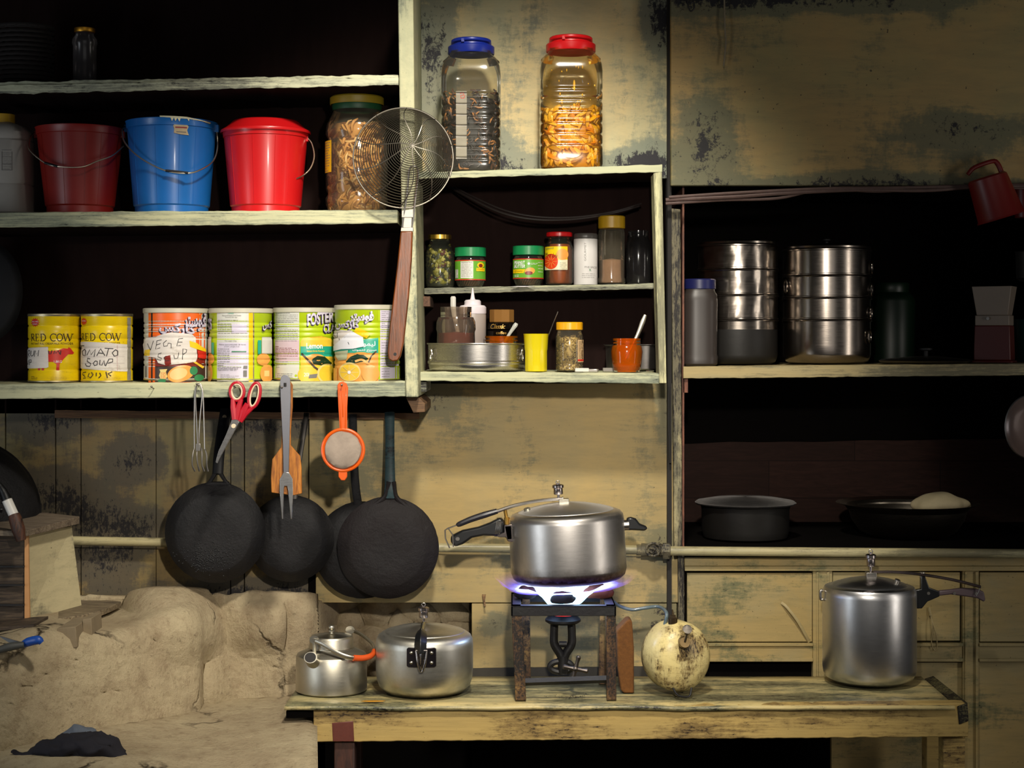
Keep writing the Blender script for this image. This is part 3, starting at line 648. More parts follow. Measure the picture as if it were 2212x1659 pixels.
bucket(574, -.15, 284, 92, 73, RED_P, 'bright red plastic bucket with a red lid', lid=True)
# sticker and cream paint drips on the blue bucket
A_ = Art(ob.k, ob.px, ob.pyb, lambda z: 81 + 14 * max(0, (z - 19)) / (ob.H - 37) + .4)
A_.poly([(393, 283), (402, 275), (418, 277), (423, 284), (420, 292), (423, 302), (408, 301), (394, 298), (395, 290)], plain('sticker_cream', '#b9a583', .6, .3, 90)); A_.rect(397, 285, 420, 288, plain('sticker_red', '#8a2b2b', .6, .2)); A_.rect(399, 295, 418, 297, GREYP)
A_.done('sticker', tb)
A_ = Art(ob.k, ob.px, ob.pyb, lambda z: 98.2)
A_.poly([(366, 263), (420, 264), (462, 270), (461, 273), (452, 271), (449, 270), (425, 268), (424, 273), (421, 268), (408, 268), (406, 275), (402, 267), (398, 274), (395, 267), (391, 274), (388, 267), (366, 266)], plain('spilled_cream_paint', '#cfc9a6', .5, .2)); A_.done('paint_drips', tb)

# white jug at far left
YCAP = plain('yellow_cap_plastic', '#c79a12', .45, .2, 20); HDPE = plain('milky_white_plastic', '#a9a39a', .45, .25, 9, spec=.3)
o = stand(8, -.16, 457, -.28, 247); t = thing('plastic_bottle', 'big milky white plastic bottle with yellow cap, at the left picture edge', 'bottle', o.loc); H = o.H
b = B(o.k); b.lathe([(0, 0), (56, 0), (60, 4), (60, 60), (58, 64), (60, 68), (60, H - 62), (57, H - 58), (59, H - 54), (58, H - 42), (46, H - 28), (24, H - 20), (20, H - 18), (20, H - 8)], 48, se=3.2); mesh('body', b, HDPE, t)
b = B(o.k); b.lathe([(23, H - 20), (23, H - 1), (21, H), (0, H)], 32, fn=lambda r, a, z: r + (.5 if int(a * 12) % 2 else 0)); mesh('cap', b, YCAP, t)
A_ = Art(o.k, o.px, o.pyb, None, depth=lambda x, z: -(60 ** 3.2 - min(59, abs(x)) ** 3.2) ** (1 / 3.2) - .3)
for i, y0 in enumerate((330, 345, 360)): A_.rect(22, y0, 42, y0 + 1, GREYP)
A_.poly([(22, 334), (23, 334), (23, 374), (22, 374)], GREYP); A_.poly([(42, 334), (43, 334), (43, 374), (42, 374)], GREYP); A_.rect(22, 373, 43, 374, GREYP); A_.lines(25, 337, 41, 371, 9, GREYP, .7, 3)
bm = font_bm('MADE IN NEPAL'); xs = [v.co.x for v in bm.verts]; w_ = max(xs)
for v in bm.verts: v.co = Vector((v.co.y * 8 - 16, v.co.x * 80 / w_ + 50, 0)); v.co.x = -(v.co.x + 16) + (-6)
A_.put(bm, GREYP); A_.done('printed_label', t)

# big jar of dried snacks with yellow-green lid
PETC = clear('clear_pet', '#ece6d8', .10, .10); PETY = clear('clear_yellowed_pet', '#dcc89a', .16, .12, '#b59a66')
SNACKM = [plain('dried_snack_tan', '#d8a45e', .6, .35, 40), plain('dried_snack_pale', '#ebc88c', .55, .3, 40), plain('dried_snack_brown', '#8d5a2a', .6, .35, 40)]
def chips(b, nmat, Rr, z0, z1, n, size, seed, se=None, th=.14, curl=.8, out=0, depthj=.2):
    """curled flakes packed against the inside of a jar"""
    r = random.Random(seed)
    for i in range(n):
        a = r.uniform(-math.pi, math.pi); q = 1.0
        if se: q = 1.0 / (abs(math.cos(a)) ** se + abs(math.sin(a)) ** se) ** (1 / se)
        z = r.uniform(z0, z1); L = size * r.uniform(.6, 1.3); rr = (Rr - L * th * 1.3 - r.random() * Rr * depthj) * q
        c = Vector((rr * math.cos(a), rr * math.sin(a), z)); tn = Vector((-math.sin(a), math.cos(a), 0)); up = Vector((0, 0, 1)); ph = r.uniform(0, 6.28)
        d = tn * math.cos(ph) + up * math.sin(ph); e = -tn * math.sin(ph) + up * math.cos(ph); inn = Vector((-math.cos(a), -math.sin(a), 0))
        cu = curl * r.uniform(.3, 1.2) * r.choice((-1, 1))
        pts = [c + d * (L * (u - .5)) + e * (L * cu * (.25 - (u - .5) ** 2)) + inn * abs(u - .5) * L * .25 for u in (0, .33, .66, 1)]
        pts = [Vector((p.x, p.y, max(z0 - size * .1, min(z1 + size * .35, p.z)))) for p in pts]
        b.mi = r.randrange(nmat); b.tube(pts, [L * th * .6, L * th * 1.1, L * th, L * th * .5], 5)
    b.mi = 0; return b
o = stand(771, -.14, 454, -.28, 210); t = thing('snack_jar', 'big clear jar of dried noodle snacks with yellow lid behind the strainer', 'jar', o.loc); H = o.H
prof = [(0, 1), (54, 1), (62, 6), (67, 22), (68, 34), (63, 42), (63, 46), (67, 54), (68, 150), (63, 158), (63, 163), (68, 172), (66, 192), (54, H - 38), (50, H - 28)]
b = B(o.k); b.lathe(prof, 56); mesh('jar_body', b, PETC, t)
b = B(o.k); b.lathe([(0, 3)] + [(r * .82, z + 1) for r, z in prof[1:-2]] + [(0, H - 48)], 40, fn=lambda r, a, z: r * (1 - .03 * (1 + noise.noise(Vector((a * 6, z * .12, 1)))))); chips(b, 3, 66, 8, 192, 520, 24, 5, th=.12, depthj=.05)
x = mesh('dried_snacks', b, SNACKM, t, sharp=60); x['kind'] = 'stuff'
b = B(o.k); b.lathe([(52, H - 30), (54, H - 22), (53, H - 17), (0, H - 17)], 40); mesh('collar', b, plain('dark_green_collar', '#164a2a', .5, .3), t)
b = B(o.k); b.lathe([(57, H - 18), (58, H - 16), (58, H - 3), (55, H), (0, H)], 48, fn=lambda r, a, z: r + (.6 if int(a * 14) % 2 and r > 50 else 0)); mesh('lid', b, plain('mustard_lid', '#8f7a14', .5, .2), t)
A_ = Art(o.k, o.px, o.pyb, lambda z: 68.6); A_.rect(704, 308, 721, 376, plain('yellow_label', '#d8a818', .5, .2)); A_.lines(706, 312, 718, 372, 12, GREYP, 1.2, 5); A_.done('label', t)

# dim jar and woven basket on the top shelf
o = stand(183, -.13, 172, -.28, 61); t = thing('glass_jar', 'dim empty glass jar with a gold lid on the topmost shelf', 'jar', o.loc); H = o.H
b = B(o.k); b.lathe([(0, 0), (24, 0), (27, 3), (27, 14), (25, 17), (25, H - 38), (27, H - 34), (26, H - 24), (20, H - 16), (19, H - 8)], 36); mesh('jar_body', b, clear('dusty_glass', '#b9b3b0', .22, .2, '#8b8484'), t)
b = B(o.k); b.lathe([(21, H - 10), (22, H - 8), (22, H - 1), (20, H), (0, H)], 36); mesh('lid', b, metal('gold_lid', '#c08a2a', .35), t)
o = stand(52, -.14, 176, -.28, 60); t = thing('woven_basket', 'barely visible dark woven basket on the topmost shelf, far left', 'basket', o.loc); H = o.H
b = B(o.k); WK = plain('dark_wicker', '#1a120e', .8, .5, 60, bump=.6)
for j in range(14):
    z = 4 + j * (H - 8) / 13; b.tube([((60 + 1.5 * math.cos(i * math.pi + j * math.pi)) * math.cos(2 * math.pi * i / 36), (52 + 1.5 * math.cos(i * math.pi + j * math.pi)) * math.sin(2 * math.pi * i / 36), z) for i in range(36)], 4.2, 5, closed=True)
b.lathe([(0, 1), (55, 1), (57, 4)], 30, sy=.85); mesh('weave', b, WK, t)
b = B(o.k); b.tube([(61 * math.cos(2 * math.pi * i / 30), 53 * math.sin(2 * math.pi * i / 30), H - 2) for i in range(30)], 4.5, 8, closed=True); mesh('rim', b, WK, t)
# black round griddle at far left of the third shelf
BLKIRON = plain('black_cast_iron', '#17171a', .6, .5, 25, spec=.35, bump=.7)
c = P(-30, 630, -.1); t = thing('round_griddle', 'dark round iron griddle leaning at the left end of the can shelf', 'griddle', c)
b = B(s(-.1)); b.T = Matrix.Rotation(R(90), 4, 'X') @ Matrix.Translation((0, 0, 0)); b.lathe([(0, 14), (70, 13), (78, 8), (84, 0), (86, 2), (80, 11), (72, 17), (0, 18)], 48); b.T = None
b.v = [Vector((v.x * .93, v.y, v.z * 1.28)) for v in b.v]; mesh('plate', b, BLKIRON, t)
b = B(s(-.1)); b.tube([(-30, 0, 0), (-30, -8, 100), (-30, -6, 112)], 5, 8); mesh('handle', b, BLKIRON, t)

# ---------------- cans
YEL = paint('scuffed_yellow_tin', '#e0c00a', '#d3b208', '#a88a1a', '#4a3a10', wear=.35, dark=.2, scale=2.2, rough=.3, bump=.1)
COWR = plain('red_print', '#c22a1c', .4, .15); TIN = metal('tin_rim', '#b7ab8a', .35, '#6b5a3a', .5)
def canbody(t, o, Rr, ribs, m, rim=True, rimm=None, lidh=0):
    H = o.H; prof = [(0, 1), (Rr - 2, 1), (Rr + .6, 0), (Rr + .8, 3), (Rr, 4.5)]
    z = 4.5
    for zz in sorted(ribs): prof += [(Rr, zz - 3), (Rr - 1.6, zz - .8), (Rr - 1.6, zz + .8), (Rr, zz + 3)]
    prof += [(Rr, H - 6), (Rr + .8, H - 4), (Rr + .8, H - 1), (Rr, H), (Rr - 2.5, H - 1), (Rr - 3, H - 5), (0, H - 5)]
    mm = [m, rimm or TIN]; b = B(o.k); b.lathe(prof, 64)
    n = len(prof)
    b.m = [1 if (i // 64 < 3 or i // 64 > n - 8) else 0 for i in range(len(b.f))]
    return mesh('can_body', b, mm, t)
def rf(Rr, ribs):
    def f(z):
        d = min([abs(z - q) for q in ribs] + [9]); return Rr - (0 if d > 3 else 1.6 * (1 if d < .8 else (3 - d) / 2.2))
    return f
def serif(A_, x0, x1, yb, yt, mat, skip=0):
    """RED COW in roman capitals"""
    H = yb - yt; W_ = x1 - x0
    def X_(u): return x0 + u * W_
    def Y_(v): return yb - v * H
    thick, thin = W_ * .022, W_ * .011
    S = []
    def stem(u, w=thick): S.append(([(X_(u), Y_(0)), (X_(u), Y_(1))], w)); S.append(([(X_(u) - W_ * .022, Y_(.03)), (X_(u) + W_ * .026, Y_(.03))], thin)); S.append(([(X_(u) - W_ * .022, Y_(.97)), (X_(u) + W_ * .01, Y_(.97))], thin))
    def arc(cu, cv, ru, rv, a0, a1, w): S.append(([(X_(cu + ru * math.cos(R(a0 + (a1 - a0) * i / 14))), Y_(cv + rv * math.sin(R(a0 + (a1 - a0) * i / 14)))) for i in range(15)], w))
    stem(.03); S.append(([(X_(.03), Y_(.96)), (X_(.065), Y_(.96))], thin)); arc(.06, .74, .035, .23, 90, -90, thick * .85); S.append(([(X_(.03), Y_(.51)), (X_(.065), Y_(.51))], thin)); S.append(([(X_(.06), Y_(.5)), (X_(.115), Y_(.0))], thick))
    stem(.16)
    for v, l in ((.03, .075), (.52, .055), (.96, .07)): S.append(([(X_(.16), Y_(v)), (X_(.16 + l), Y_(v))], thin))
    S.append(([(X_(.235), Y_(.0)), (X_(.237), Y_(.2))], thin)); S.append(([(X_(.23), Y_(1)), (X_(.23), Y_(.8))], thin))
    stem(.30); S.append(([(X_(.30), Y_(.96)), (X_(.34), Y_(.96))], thin)); S.append(([(X_(.30), Y_(.03)), (X_(.34), Y_(.03))], thin)); arc(.335, .5, .075, .46, 90, -90, thick)
    arc(.60, .5, .075, .48, 50, 310, thick * .9); S.append(([(X_(.655), Y_(.98)), (X_(.655), Y_(.7))], thin))
    arc(.735, .5, .06, .48, 0, 360, thick * .95)
    for a, c_, w in ((.815, .855, thick), (.855, .905, thin), (.895, .935, thick), (.935, .985, thin)):
        up = (w == thick); S.append(([(X_(a), Y_(1 if up else 0)), (X_(c_), Y_(0 if up else 1))], w))
    for u in (.815, .895, .985): S.append(([(X_(u) - W_ * .02, Y_(.97)), (X_(u) + W_ * .02, Y_(.97))], thin))
    l = A_.lay
    for p, w in S: A_.lay = l; A_.stroke(p, w, mat)
INKB = plain('dark_brown_print', '#2c1408', .5, .1)
def cow(A_, x, y, sc, m):
    pts = [(-32, -8), (-28, -13), (0, -14), (14, -16), (22, -20), (30, -19), (31, -22), (35, -19), (40, -10), (38, -7), (31, -7), (24, 2), (18, 10), (16, 14), (15, 27), (9, 27), (10, 14), (4, 9), (-14, 9), (-16, 27), (-21, 27), (-21, 12), (-25, 27), (-30, 27), (-28, 8), (-32, 0)]
    A_.poly([(x + a * sc, y + c_ * sc) for a, c_ in pts], m)
HAND = plain('marker_ink', '#1d1a1c', .6, .1)
def redcow(px, top, label, kind):
    o = stand(px, -.17, 829, -.28, top); Rr = 54.5; ribs = [o.pyb - q for q in (704, 732, 752, 798)]
    t = thing('milk_powder_tin', label, 'tin', o.loc, group='yellow milk powder tins'); canbody(t, o, Rr, ribs, YEL)
    f = rf(Rr, ribs); A_ = Art(o.k, o.px, o.pyb, f, gx=4, gz=2.2)
    dx = px - 117
    if kind == 1:
        A_.star(89, 697, 8, 12, 13, COWR); A_.text('FAMILY PACK', 81, 694, 97, 697, WHT); A_.text('Instant', 83, 698.5, 95, 702, WHT)
        serif(A_, 78, 165, 737, 721, INKB); A_.text('INSTANT FULL CREAM MILK POWDER', 79, 740, 165, 744.5, INKB)
        cow(A_, 126, 772, 1.0, COWR); A_.text('1.8KG', 131, 778, 146, 783, WHT)
        A_.poly([(58, 752), (119, 749), (120, 792), (116, 794), (58, 796)], PAPER)
        l = A_.lay
        A_.strokes([[(68, 774), (70, 757)], [(70, 757), (76, 757), (76, 763), (70, 765), (75, 770)], [(80, 757), (78, 767), (82, 769), (86, 766), (88, 757)], [(88, 770), (91, 757), (94, 765), (99, 756), (97, 769)],
                    [(64, 776), (65, 786), (69, 787), (72, 777)], [(74, 788), (76, 776), (80, 777), (80, 782), (75, 783)]], 1.7, HAND)
        A_.strokes([[(120, 757), (121, 764), (125, 764), (127, 756)], [(131, 764), (132, 757), (135, 763), (139, 757), (142, 764)], [(144, 757), (143, 766)]], 1.6, HAND)
        A_.lines(80, 812, 96, 817, 3, INKB, .8, 2)
    else:
        A_.star(190, 695, 7, 10.5, 13, COWR); A_.text('FAMILY PACK', 184, 692.5, 196, 695, WHT)
        serif(A_, 182, 271, 736, 720, INKB); A_.text('FULL CREAM MILK POWDER', 205, 739, 269, 743, INKB)
        A_.rect(280, 686, 286, 822, plain('grey_seam_print', '#8b8678', .5, .5, 120))
        A_.poly([(172, 739), (196, 738), (240, 740), (280, 744), (280, 802), (262, 801), (174, 795)], PAPER)
        for y0 in (751, 770, 784): A_.rect(178, y0, 276, y0 + .5, plain('ruled_line', '#a89aa0', .7, .1))
        A_.rect(263, 745, 263.6, 800, plain('margin_line', '#b0888a', .7, .1))
        A_.strokes([[(177, 747), (193, 747)], [(184, 747), (178, 769)], [(194, 754), (187, 759), (189, 767), (196, 768), (197, 758), (194, 754)], [(200, 767), (207, 755), (210, 766), (220, 754), (217, 770)],
                    [(223, 768), (231, 753), (240, 768)], [(227, 762), (236, 763)], [(239, 752), (256, 753)], [(247, 753), (243, 769)], [(260, 755), (254, 762), (258, 769), (264, 767), (264, 758), (260, 755)],
                    [(208, 775), (202, 773), (201, 780), (210, 785), (207, 791), (199, 790), (196, 785)], [(220, 779), (215, 784), (218, 789), (224, 787), (224, 780), (220, 779)], [(230, 777), (229, 787), (234, 788), (238, 778), (240, 789)], [(241, 790), (248, 775), (255, 775), (255, 781), (246, 784)]], 1.8, HAND)
        A_.strokes([[(198, 803), (190, 804), (188, 808), (194, 812), (197, 816), (190, 816)], [(206, 805), (203, 812), (209, 815), (215, 808), (211, 803)], [(222, 804), (222, 811)], [(229, 804), (232, 810), (227, 815)], [(242, 802), (245, 815)], [(254, 802), (246, 806), (252, 811)]], 2.0, INKB)
    A_.done('label', t)
redcow(117, 678, 'yellow cow-print tin with a white note at its left, leftmost of the cans', 1)
redcow(231, 678, 'yellow tin with a paper note reading TOMATO SOUP', 2)

LIME = plain('lime_label', '#a9bf10', .35, .12, 8); ORG = plain('orange_label', '#e0601a', .35, .12); WLAB = plain('off_white_label', '#c9c8bf', .4, .12, 8); LILAC = plain('lilac_label', '#c8c0d0', .4, .1)
FRUIT = plain('printed_fruit', '#e09a45', .4, .35, 30); FRUIT2 = plain('printed_lemon', '#e3bb35', .4, .25, 30); PULP = plain('printed_pulp', '#dcc27a', .4, .2, 50); TEAL = plain('teal_label', '#1f9a80', .4, .1); LEAFP = plain('printed_leaf', '#16301a', .4, .3); DKPR = plain('dark_label_panel', '#3c2d26', .4, .3)
YTAPE = plain('yellow_tape', '#e3bd0c', .35, .15); PURP = plain('purple_shadow_print', '#21102c', .4, .1); GRN = plain('green_print', '#2d7a4a', .4, .2); MAROON = plain('maroon_print', '#7a2218', .4, .2)
CRLID = plain('cream_lid_plastic', '#bdb8a4', .45, .25, 14)
AR1 = '\uFEAE\uFE98\uFEB3\uFEEE\uFED3'   # drawn left to right in visual order
AR2 = '\uFEB2\uFEDB\uFEAD\uFE8E\uFEDB'
def logo(A_, body, x0, y0, x1, y1, slope=0, off=.03):
    A_.text(body, x0 - 1.6, y0 + 1.6, x1 - 1.6, y1 + 2.4, PURP, offset=off + .03, slope=slope); A_.text(body, x0, y0, x1, y1, LILAC, offset=off, slope=slope)
def drink(px, y, top, Rr, label, kind):
    o = stand(px, y, 825, -.28, top); ribs = [o.pyb - q for q in (698, 709, 719, 730, 766, 777, 788)]
    t = thing('drink_powder_tin', label, 'tin', o.loc, group='drink powder tins with cream lids')
    canbody(t, o, Rr, ribs, LIME if kind > 1 else WLAB); H = o.H
    b = B(o.k); b.lathe([(Rr + .5, H - 9), (Rr + 2, H - 8), (Rr + 2, H + .5), (Rr, H + 1.5), (Rr - 3, H + 1), (Rr - 4, H - 1), (0, H - 1)], 64); mesh('lid', b, CRLID, t)
    A_ = Art(o.k, o.px, o.pyb, rf(Rr, ribs), gx=5, gz=2.4)
    if kind == 1:
        A_.rect(331, 672, 446, 826, ORG); A_.rect(338, 672, 342, 824, BLK); A_.poly([(348, 786), (446, 786), (446, 824), (348, 824)], DKPR)
        A_.poly([(348, 760), (446, 755), (446, 790), (348, 790)], MAROON)
        logo(A_, AR1, 409, 676, 449, 716, slope=0); logo(A_, AR2, 358, 694, 431, 720, slope=-8)
        A_.ell(402, 806, 27, 17, FRUIT, rot=-.3); A_.ell(398, 806, 18, 12, plain('melon_flesh', '#e6b878', .4, .2, 20), rot=-.3)
        A_.ell(427, 800, 7, 9, GRN); A_.ell(436, 815, 8, 7, GRN); A_.ell(364, 821, 9, 4, GRN)
        A_.stroke([(412, 783), (424, 779), (434, 786), (443, 794)], 4, FRUIT2, sp=4)
        A_.poly([(359, 797), (376, 796), (373, 802), (376, 812), (373, 817), (361, 817), (358, 810), (361, 802)], PULP); A_.lines(362, 804, 373, 814, 4, ORG, 1.2, 3)
        A_.rect(323, 790, 329, 814, GREYP)
        # torn paper note
        A_.poly([(326, 730), (352, 727), (366, 722), (384, 718), (402, 720), (424, 722), (430, 730), (433, 772), (430, 781), (412, 784), (385, 787), (372, 788), (356, 783), (350, 772), (330, 770), (322, 764), (316, 745)], PAPER)
        A_.poly([(370, 770), (382, 766), (384, 786), (372, 790), (370, 782)], MAROON); A_.poly([(323, 756), (338, 754), (336, 768), (320, 768)], YTAPE)
        A_.poly([(419, 736), (432, 741), (446, 754), (446, 760), (432, 754), (420, 749)], YTAPE); A_.poly([(433, 756), (446, 760), (446, 776), (434, 772)], COWR)
        A_.strokes([[(331, 742), (339, 756)], [(346, 736), (339, 756)], [(364, 734), (354, 736), (351, 754), (361, 751)], [(353, 745), (362, 742)], [(375, 735), (368, 741), (369, 748), (376, 747), (378, 741), (384, 742), (384, 752)], [(407, 731), (399, 732), (395, 747), (403, 746)], [(397, 739), (406, 739)],
                    [(364, 762), (357, 764), (356, 770), (364, 773), (362, 778), (353, 775)], [(374, 768), (369, 772), (372, 779), (380, 778)], [(389, 766), (391, 774), (397, 773), (399, 761)], [(406, 776), (407, 753), (414, 755), (413, 761), (407, 765)]], 1.25, HAND)
    elif kind == 2:
        A_.rect(478, 674, 547, 822, WLAB); A_.rect(478, 740, 546, 820, LILAC); A_.rect(547, 672, 552, 824, YTAPE); A_.rect(555, 672, 557.5, 824, TIN); A_.rect(552, 672, 555, 824, YTAPE)
        A_.text('Lemon', 504, 676, 516, 679.5, TEAL); A_.text('Flavoured Instant Drink Powder', 491, 681, 532, 684, GREYP); A_.text('Sweetened with sugar', 498, 685, 524, 688, GREYP)
        A_.lines(481, 692, 544, 720, 8, GREYP, .9, 11); A_.rect(512, 700, 543, 720, LILAC); A_.text('Net weight 2.5kg', 497, 735, 522, 738, GREYP); A_.text('Makes approximately 20 litres', 484, 743, 541, 746, BLK); A_.text('powder, airtight in tin', 496, 747, 528, 750, GREYP)
        A_.lines(481, 753, 508, 784, 8, GREYP, 1, 13); A_.rect(512, 758, 542, 760, GRN); A_.lines(481, 788, 532, 795, 3, GREYP, 1.2, 15); A_.text('Ingredients: see tin', 482, 797, 522, 800, BLK); A_.lines(488, 808, 530, 816, 4, GREYP, .6, 17)
        A_.rect(536, 789, 544, 795, GREYP); A_.rect(536, 799, 543, 812, GREYP)
        logo(A_, "K'S", 453, 688, 467, 712, off=.03); logo(A_, '\uFEB2\uFEDB', 572, 692, 587, 714, off=.03)
        A_.rect(452, 728, 466, 762, WLAB); A_.rect(467, 740, 473, 766, TEAL); A_.ell(462, 775, 12, 12, FRUIT); A_.ell(461, 804, 9, 20, FRUIT); A_.rect(458, 800, 464, 812, PULP)
        A_.rect(563, 735, 569, 765, TEAL); A_.rect(570, 728, 588, 764, WLAB); A_.ell(572, 776, 11, 13, FRUIT); A_.ell(578, 806, 11, 19, FRUIT); A_.rect(574, 800, 582, 812, PULP)
    elif kind == 3:
        A_.rect(598, 674, 655, 820, WLAB); A_.rect(598, 735, 655, 780, plain('pinkish_label', '#cbb3ba', .4, .1)); A_.lines(600, 677, 652, 736, 16, GREYP, .9, 21); A_.lines(600, 748, 652, 768, 7, MAROON, 1, 22); A_.lines(602, 774, 630, 792, 4, GREYP, .9, 23); A_.lines(605, 806, 642, 814, 3, GREYP, .8, 24)
        A_.ell(648, 810, 2.6, 2.6, LIME)
        logo(A_, 'FOSTER', 672, 679, 724, 705, slope=9, off=.04); logo(A_, 'CLARK', 704, 701, 740, 720, slope=4, off=.03)
        A_.poly([(658, 738), (663, 730), (700, 726), (718, 732), (722, 740), (722, 824), (658, 824)], FRUIT2); A_.poly([(658, 748), (722, 748), (722, 770), (658, 768)], TEAL)
        A_.text('Lemon', 670, 741, 702, 753, WHT, offset=.02); A_.text('Instant Drink Powder', 671, 756, 706, 760, YTAPE, offset=.02)
        A_.ell(688, 776, 20, 12, FRUIT); A_.poly([(680, 776), (692, 768), (706, 770), (719, 784), (712, 792), (696, 788), (684, 786)], LEAFP); A_.stroke([(660, 763), (674, 778), (686, 792), (696, 800)], 4, plain('twig_print', '#3c3022', .5, .2)); A_.ell(672, 808, 20, 17, FRUIT2)
        A_.ell(710, 806, 19, 21, PULP); A_.ell(711, 806, 16, 18, FRUIT2); A_.text('20L', 665, 804, 678, 812, WHT); A_.poly([(676, 808), (692, 806), (690, 815), (674, 816)], GREYP)
    else:
        A_.rect(826, 671, 868, 822, LILAC); A_.rect(822, 671, 826, 822, LIME); A_.lines(829, 674, 846, 712, 10, GREYP, .8, 31); A_.lines(829, 740, 846, 812, 14, GREYP, .8, 32)
        logo(A_, AR1, 761, 673, 813, 700, off=.05); logo(A_, AR2, 727, 690, 783, 712, slope=-3, off=.045)
        A_.poly([(720, 742), (822, 730), (822, 766), (720, 768)], TEAL); A_.rect(720, 762, 822, 822, FRUIT)
        A_.text('\uFEEE\uFEE4\uFEF4\uFEDF', 791, 737, 816, 750, WHT, offset=.01); A_.text('\uFED9\uFEEE\uFEE4\uFECC\uFEDF \uFECA\uFEF3\uFEAE\uFEB3', 768, 753, 818, 760, WHT, offset=.01)
        A_.ell(786, 772, 24, 12, FRUIT); A_.poly([(754, 780), (764, 770), (778, 764), (792, 766), (802, 774), (796, 780), (778, 783), (756, 787)], LEAFP); A_.stroke([(818, 758), (808, 768), (802, 782)], 3, plain('twig_print2', '#3c3022', .5, .2))
        A_.stroke([(774, 780), (788, 776), (800, 784), (812, 792)], 4.5, plain('peel_print', '#e2a45c', .5, .2), sp=4)
        A_.ell(762, 802, 24, 20, PULP); A_.ell(762, 803, 21, 17.5, FRUIT2)
        for a in range(0, 360, 45): A_.stroke([(762 + 3 * math.cos(R(a)), 803 + 3 * math.sin(R(a))), (762 + 19 * math.cos(R(a)), 803 + 16 * math.sin(R(a)))], 1.2, PULP)
        A_.ell(762, 803, 3.5, 3.5, WHT); A_.ell(806, 806, 18, 18, FRUIT); A_.rect(722, 795, 735, 822, FRUIT)
        A_.poly([(719, 717), (745, 713), (770, 715), (765, 722), (748, 738), (728, 746), (719, 742)], PAPER)
        A_.poly([(719, 750), (736, 740), (757, 722), (768, 717), (790, 722), (793, 748), (770, 753), (745, 754), (722, 759)], plain('white_note', '#d9d8dc', .5, .15, 10)); A_.poly([(730, 760), (760, 756), (757, 776), (738, 778), (730, 766)], plain('greenish_note', '#a7ab8c', .5, .2))
        A_.poly([(776, 709), (783, 709), (800, 717), (806, 722), (798, 731), (790, 728), (772, 718)], YTAPE)
        A_.strokes([[(727, 724), (731, 727), (727, 730), (731, 731)], [(736, 719), (736, 729), (731, 729)], [(740, 730), (741, 735)], [(760, 739), (762, 744)]], 1.2, HAND)
    A_.done('label', t)
drink(380, -.17, 668, 68, 'tall tin with an orange label and a torn note reading VEGIE SOUP', 1)
drink(520, -.17, 668, 67, 'lime green tin showing its white ingredients panel, right of the VEGIE SOUP tin', 2)
drink(659, -.148, 667, 67.5, 'lime green tin with lemon picture and white English lettering', 3)
drink(794, -.205, 661, 70, 'lime green tin with sliced lemon and Arabic lettering, rightmost of the cans', 4)
# ================================================================ TOP OF THE BOX SHELF: TWO BIG JARS
def topz(px):   # photo py of the box shelf's top board front edge
    return 373 + (355 - 373) * (px - 896) / (1431 - 896)
def sq_jar(px, y, pytop, hw, m, label, lidm, grooves, arch=False):
    o = stand(px, y, topz(px) + .5, -.2, pytop); H = o.H; k = o.k
    t = thing('plastic_jar', label, 'jar', o.loc)
    prof = [(0, 1), (hw - 8, 1), (hw - 2, 4), (hw, 12)]
    for g in grooves: prof += [(hw - 2.6 * math.exp(-(q / 3.2) ** 2), g + q) for q in (-8, -5.5, -4, -2.6, -1.3, 0, 1.3, 2.6, 4, 5.5, 8)]
    prof += [(hw, H - 78), (hw - 2, H - 62), (hw - 8, H - 48), (hw - 18, H - 38), (hw - 20, H - 32)]
    b = B(k); b.lathe(prof[:-2], 72, se=5.2)
    b.lathe([(hw - 3, H - 49), (hw - 12, H - 40), (hw - 17, H - 34), (hw - 17, H - 28)], 72, se=2.6)
    mesh('jar_body', b, m, t)
    b = B(k); r = hw - 15
    b.lathe([(r, H - 33), (r + 1.2, H - 31), (r + 1.2, H - 17), (r - 1, H - 15), (r - 5, H - 14), (r - 6, H - 2), (r - 9, H), (0, H - 1)], 56); b.box(-20, -14, -r + 3, -r + 7, H - 12, H - 5)
    mesh('lid', b, lidm, t)
    b = B(k); b.tube([((r - 2) * math.cos(a), (r - 2) * math.sin(a), H - 9 - 2 * math.sin(a)) for a in [R(q) for q in range(-150, -20, 10)]], 1.8, 6); mesh('carry_strap', b, lidm, t)
    return t, o, prof
MUSH = [plain('dried_mushroom_dark', '#2b1a12', .55, .5, 50), plain('dried_mushroom_brown', '#4a2c17', .55, .4, 50), plain('dried_mushroom_tan', '#a8703a', .6, .4, 50), plain('dried_mushroom_black', '#17100d', .5, .4)]
PICK = [plain('pickle_yellow', '#e3a812', .4, .2, 40, spec=.6), plain('pickle_gold', '#c98a0c', .4, .25, 40), plain('pickle_lemon', '#e8bc3a', .4, .2, 40), plain('pickle_brown', '#b8860c', .45, .3, 60), plain('pickle_orange', '#d88a18', .4, .2, 40), plain('pickle_bright', '#f0b418', .4, .2, 40), plain('pickle_pale', '#e6b62c', .4, .2, 40)]
LIDB = plain('blue_lid_plastic', '#152a8e', .35, .15, 8); LIDR = plain('red_lid_plastic', '#d4151a', .35, .12, 8); 
t, o, prof = sq_jar(1018, -.115, 86, 64, clear('clear_pet_jar', '#f7f6f0', .07, .13, '#a09c8e'), 'square clear jar of dried mushrooms with a blue lid', LIDB, [28 + 22.8 * i for i in range(7)])
b = B(o.k); b.lathe([(0, 3), (46, 3), (49, 10), (49, 158), (0, 164)], 48, se=4.6); b.m = [3] * len(b.f); chips(b, 4, 61, 8, 172, 620, 17, 2, se=4.8, th=.12, depthj=.08)
x = mesh('dried_mushrooms', b, MUSH, t, sharp=60); x['kind'] = 'stuff'
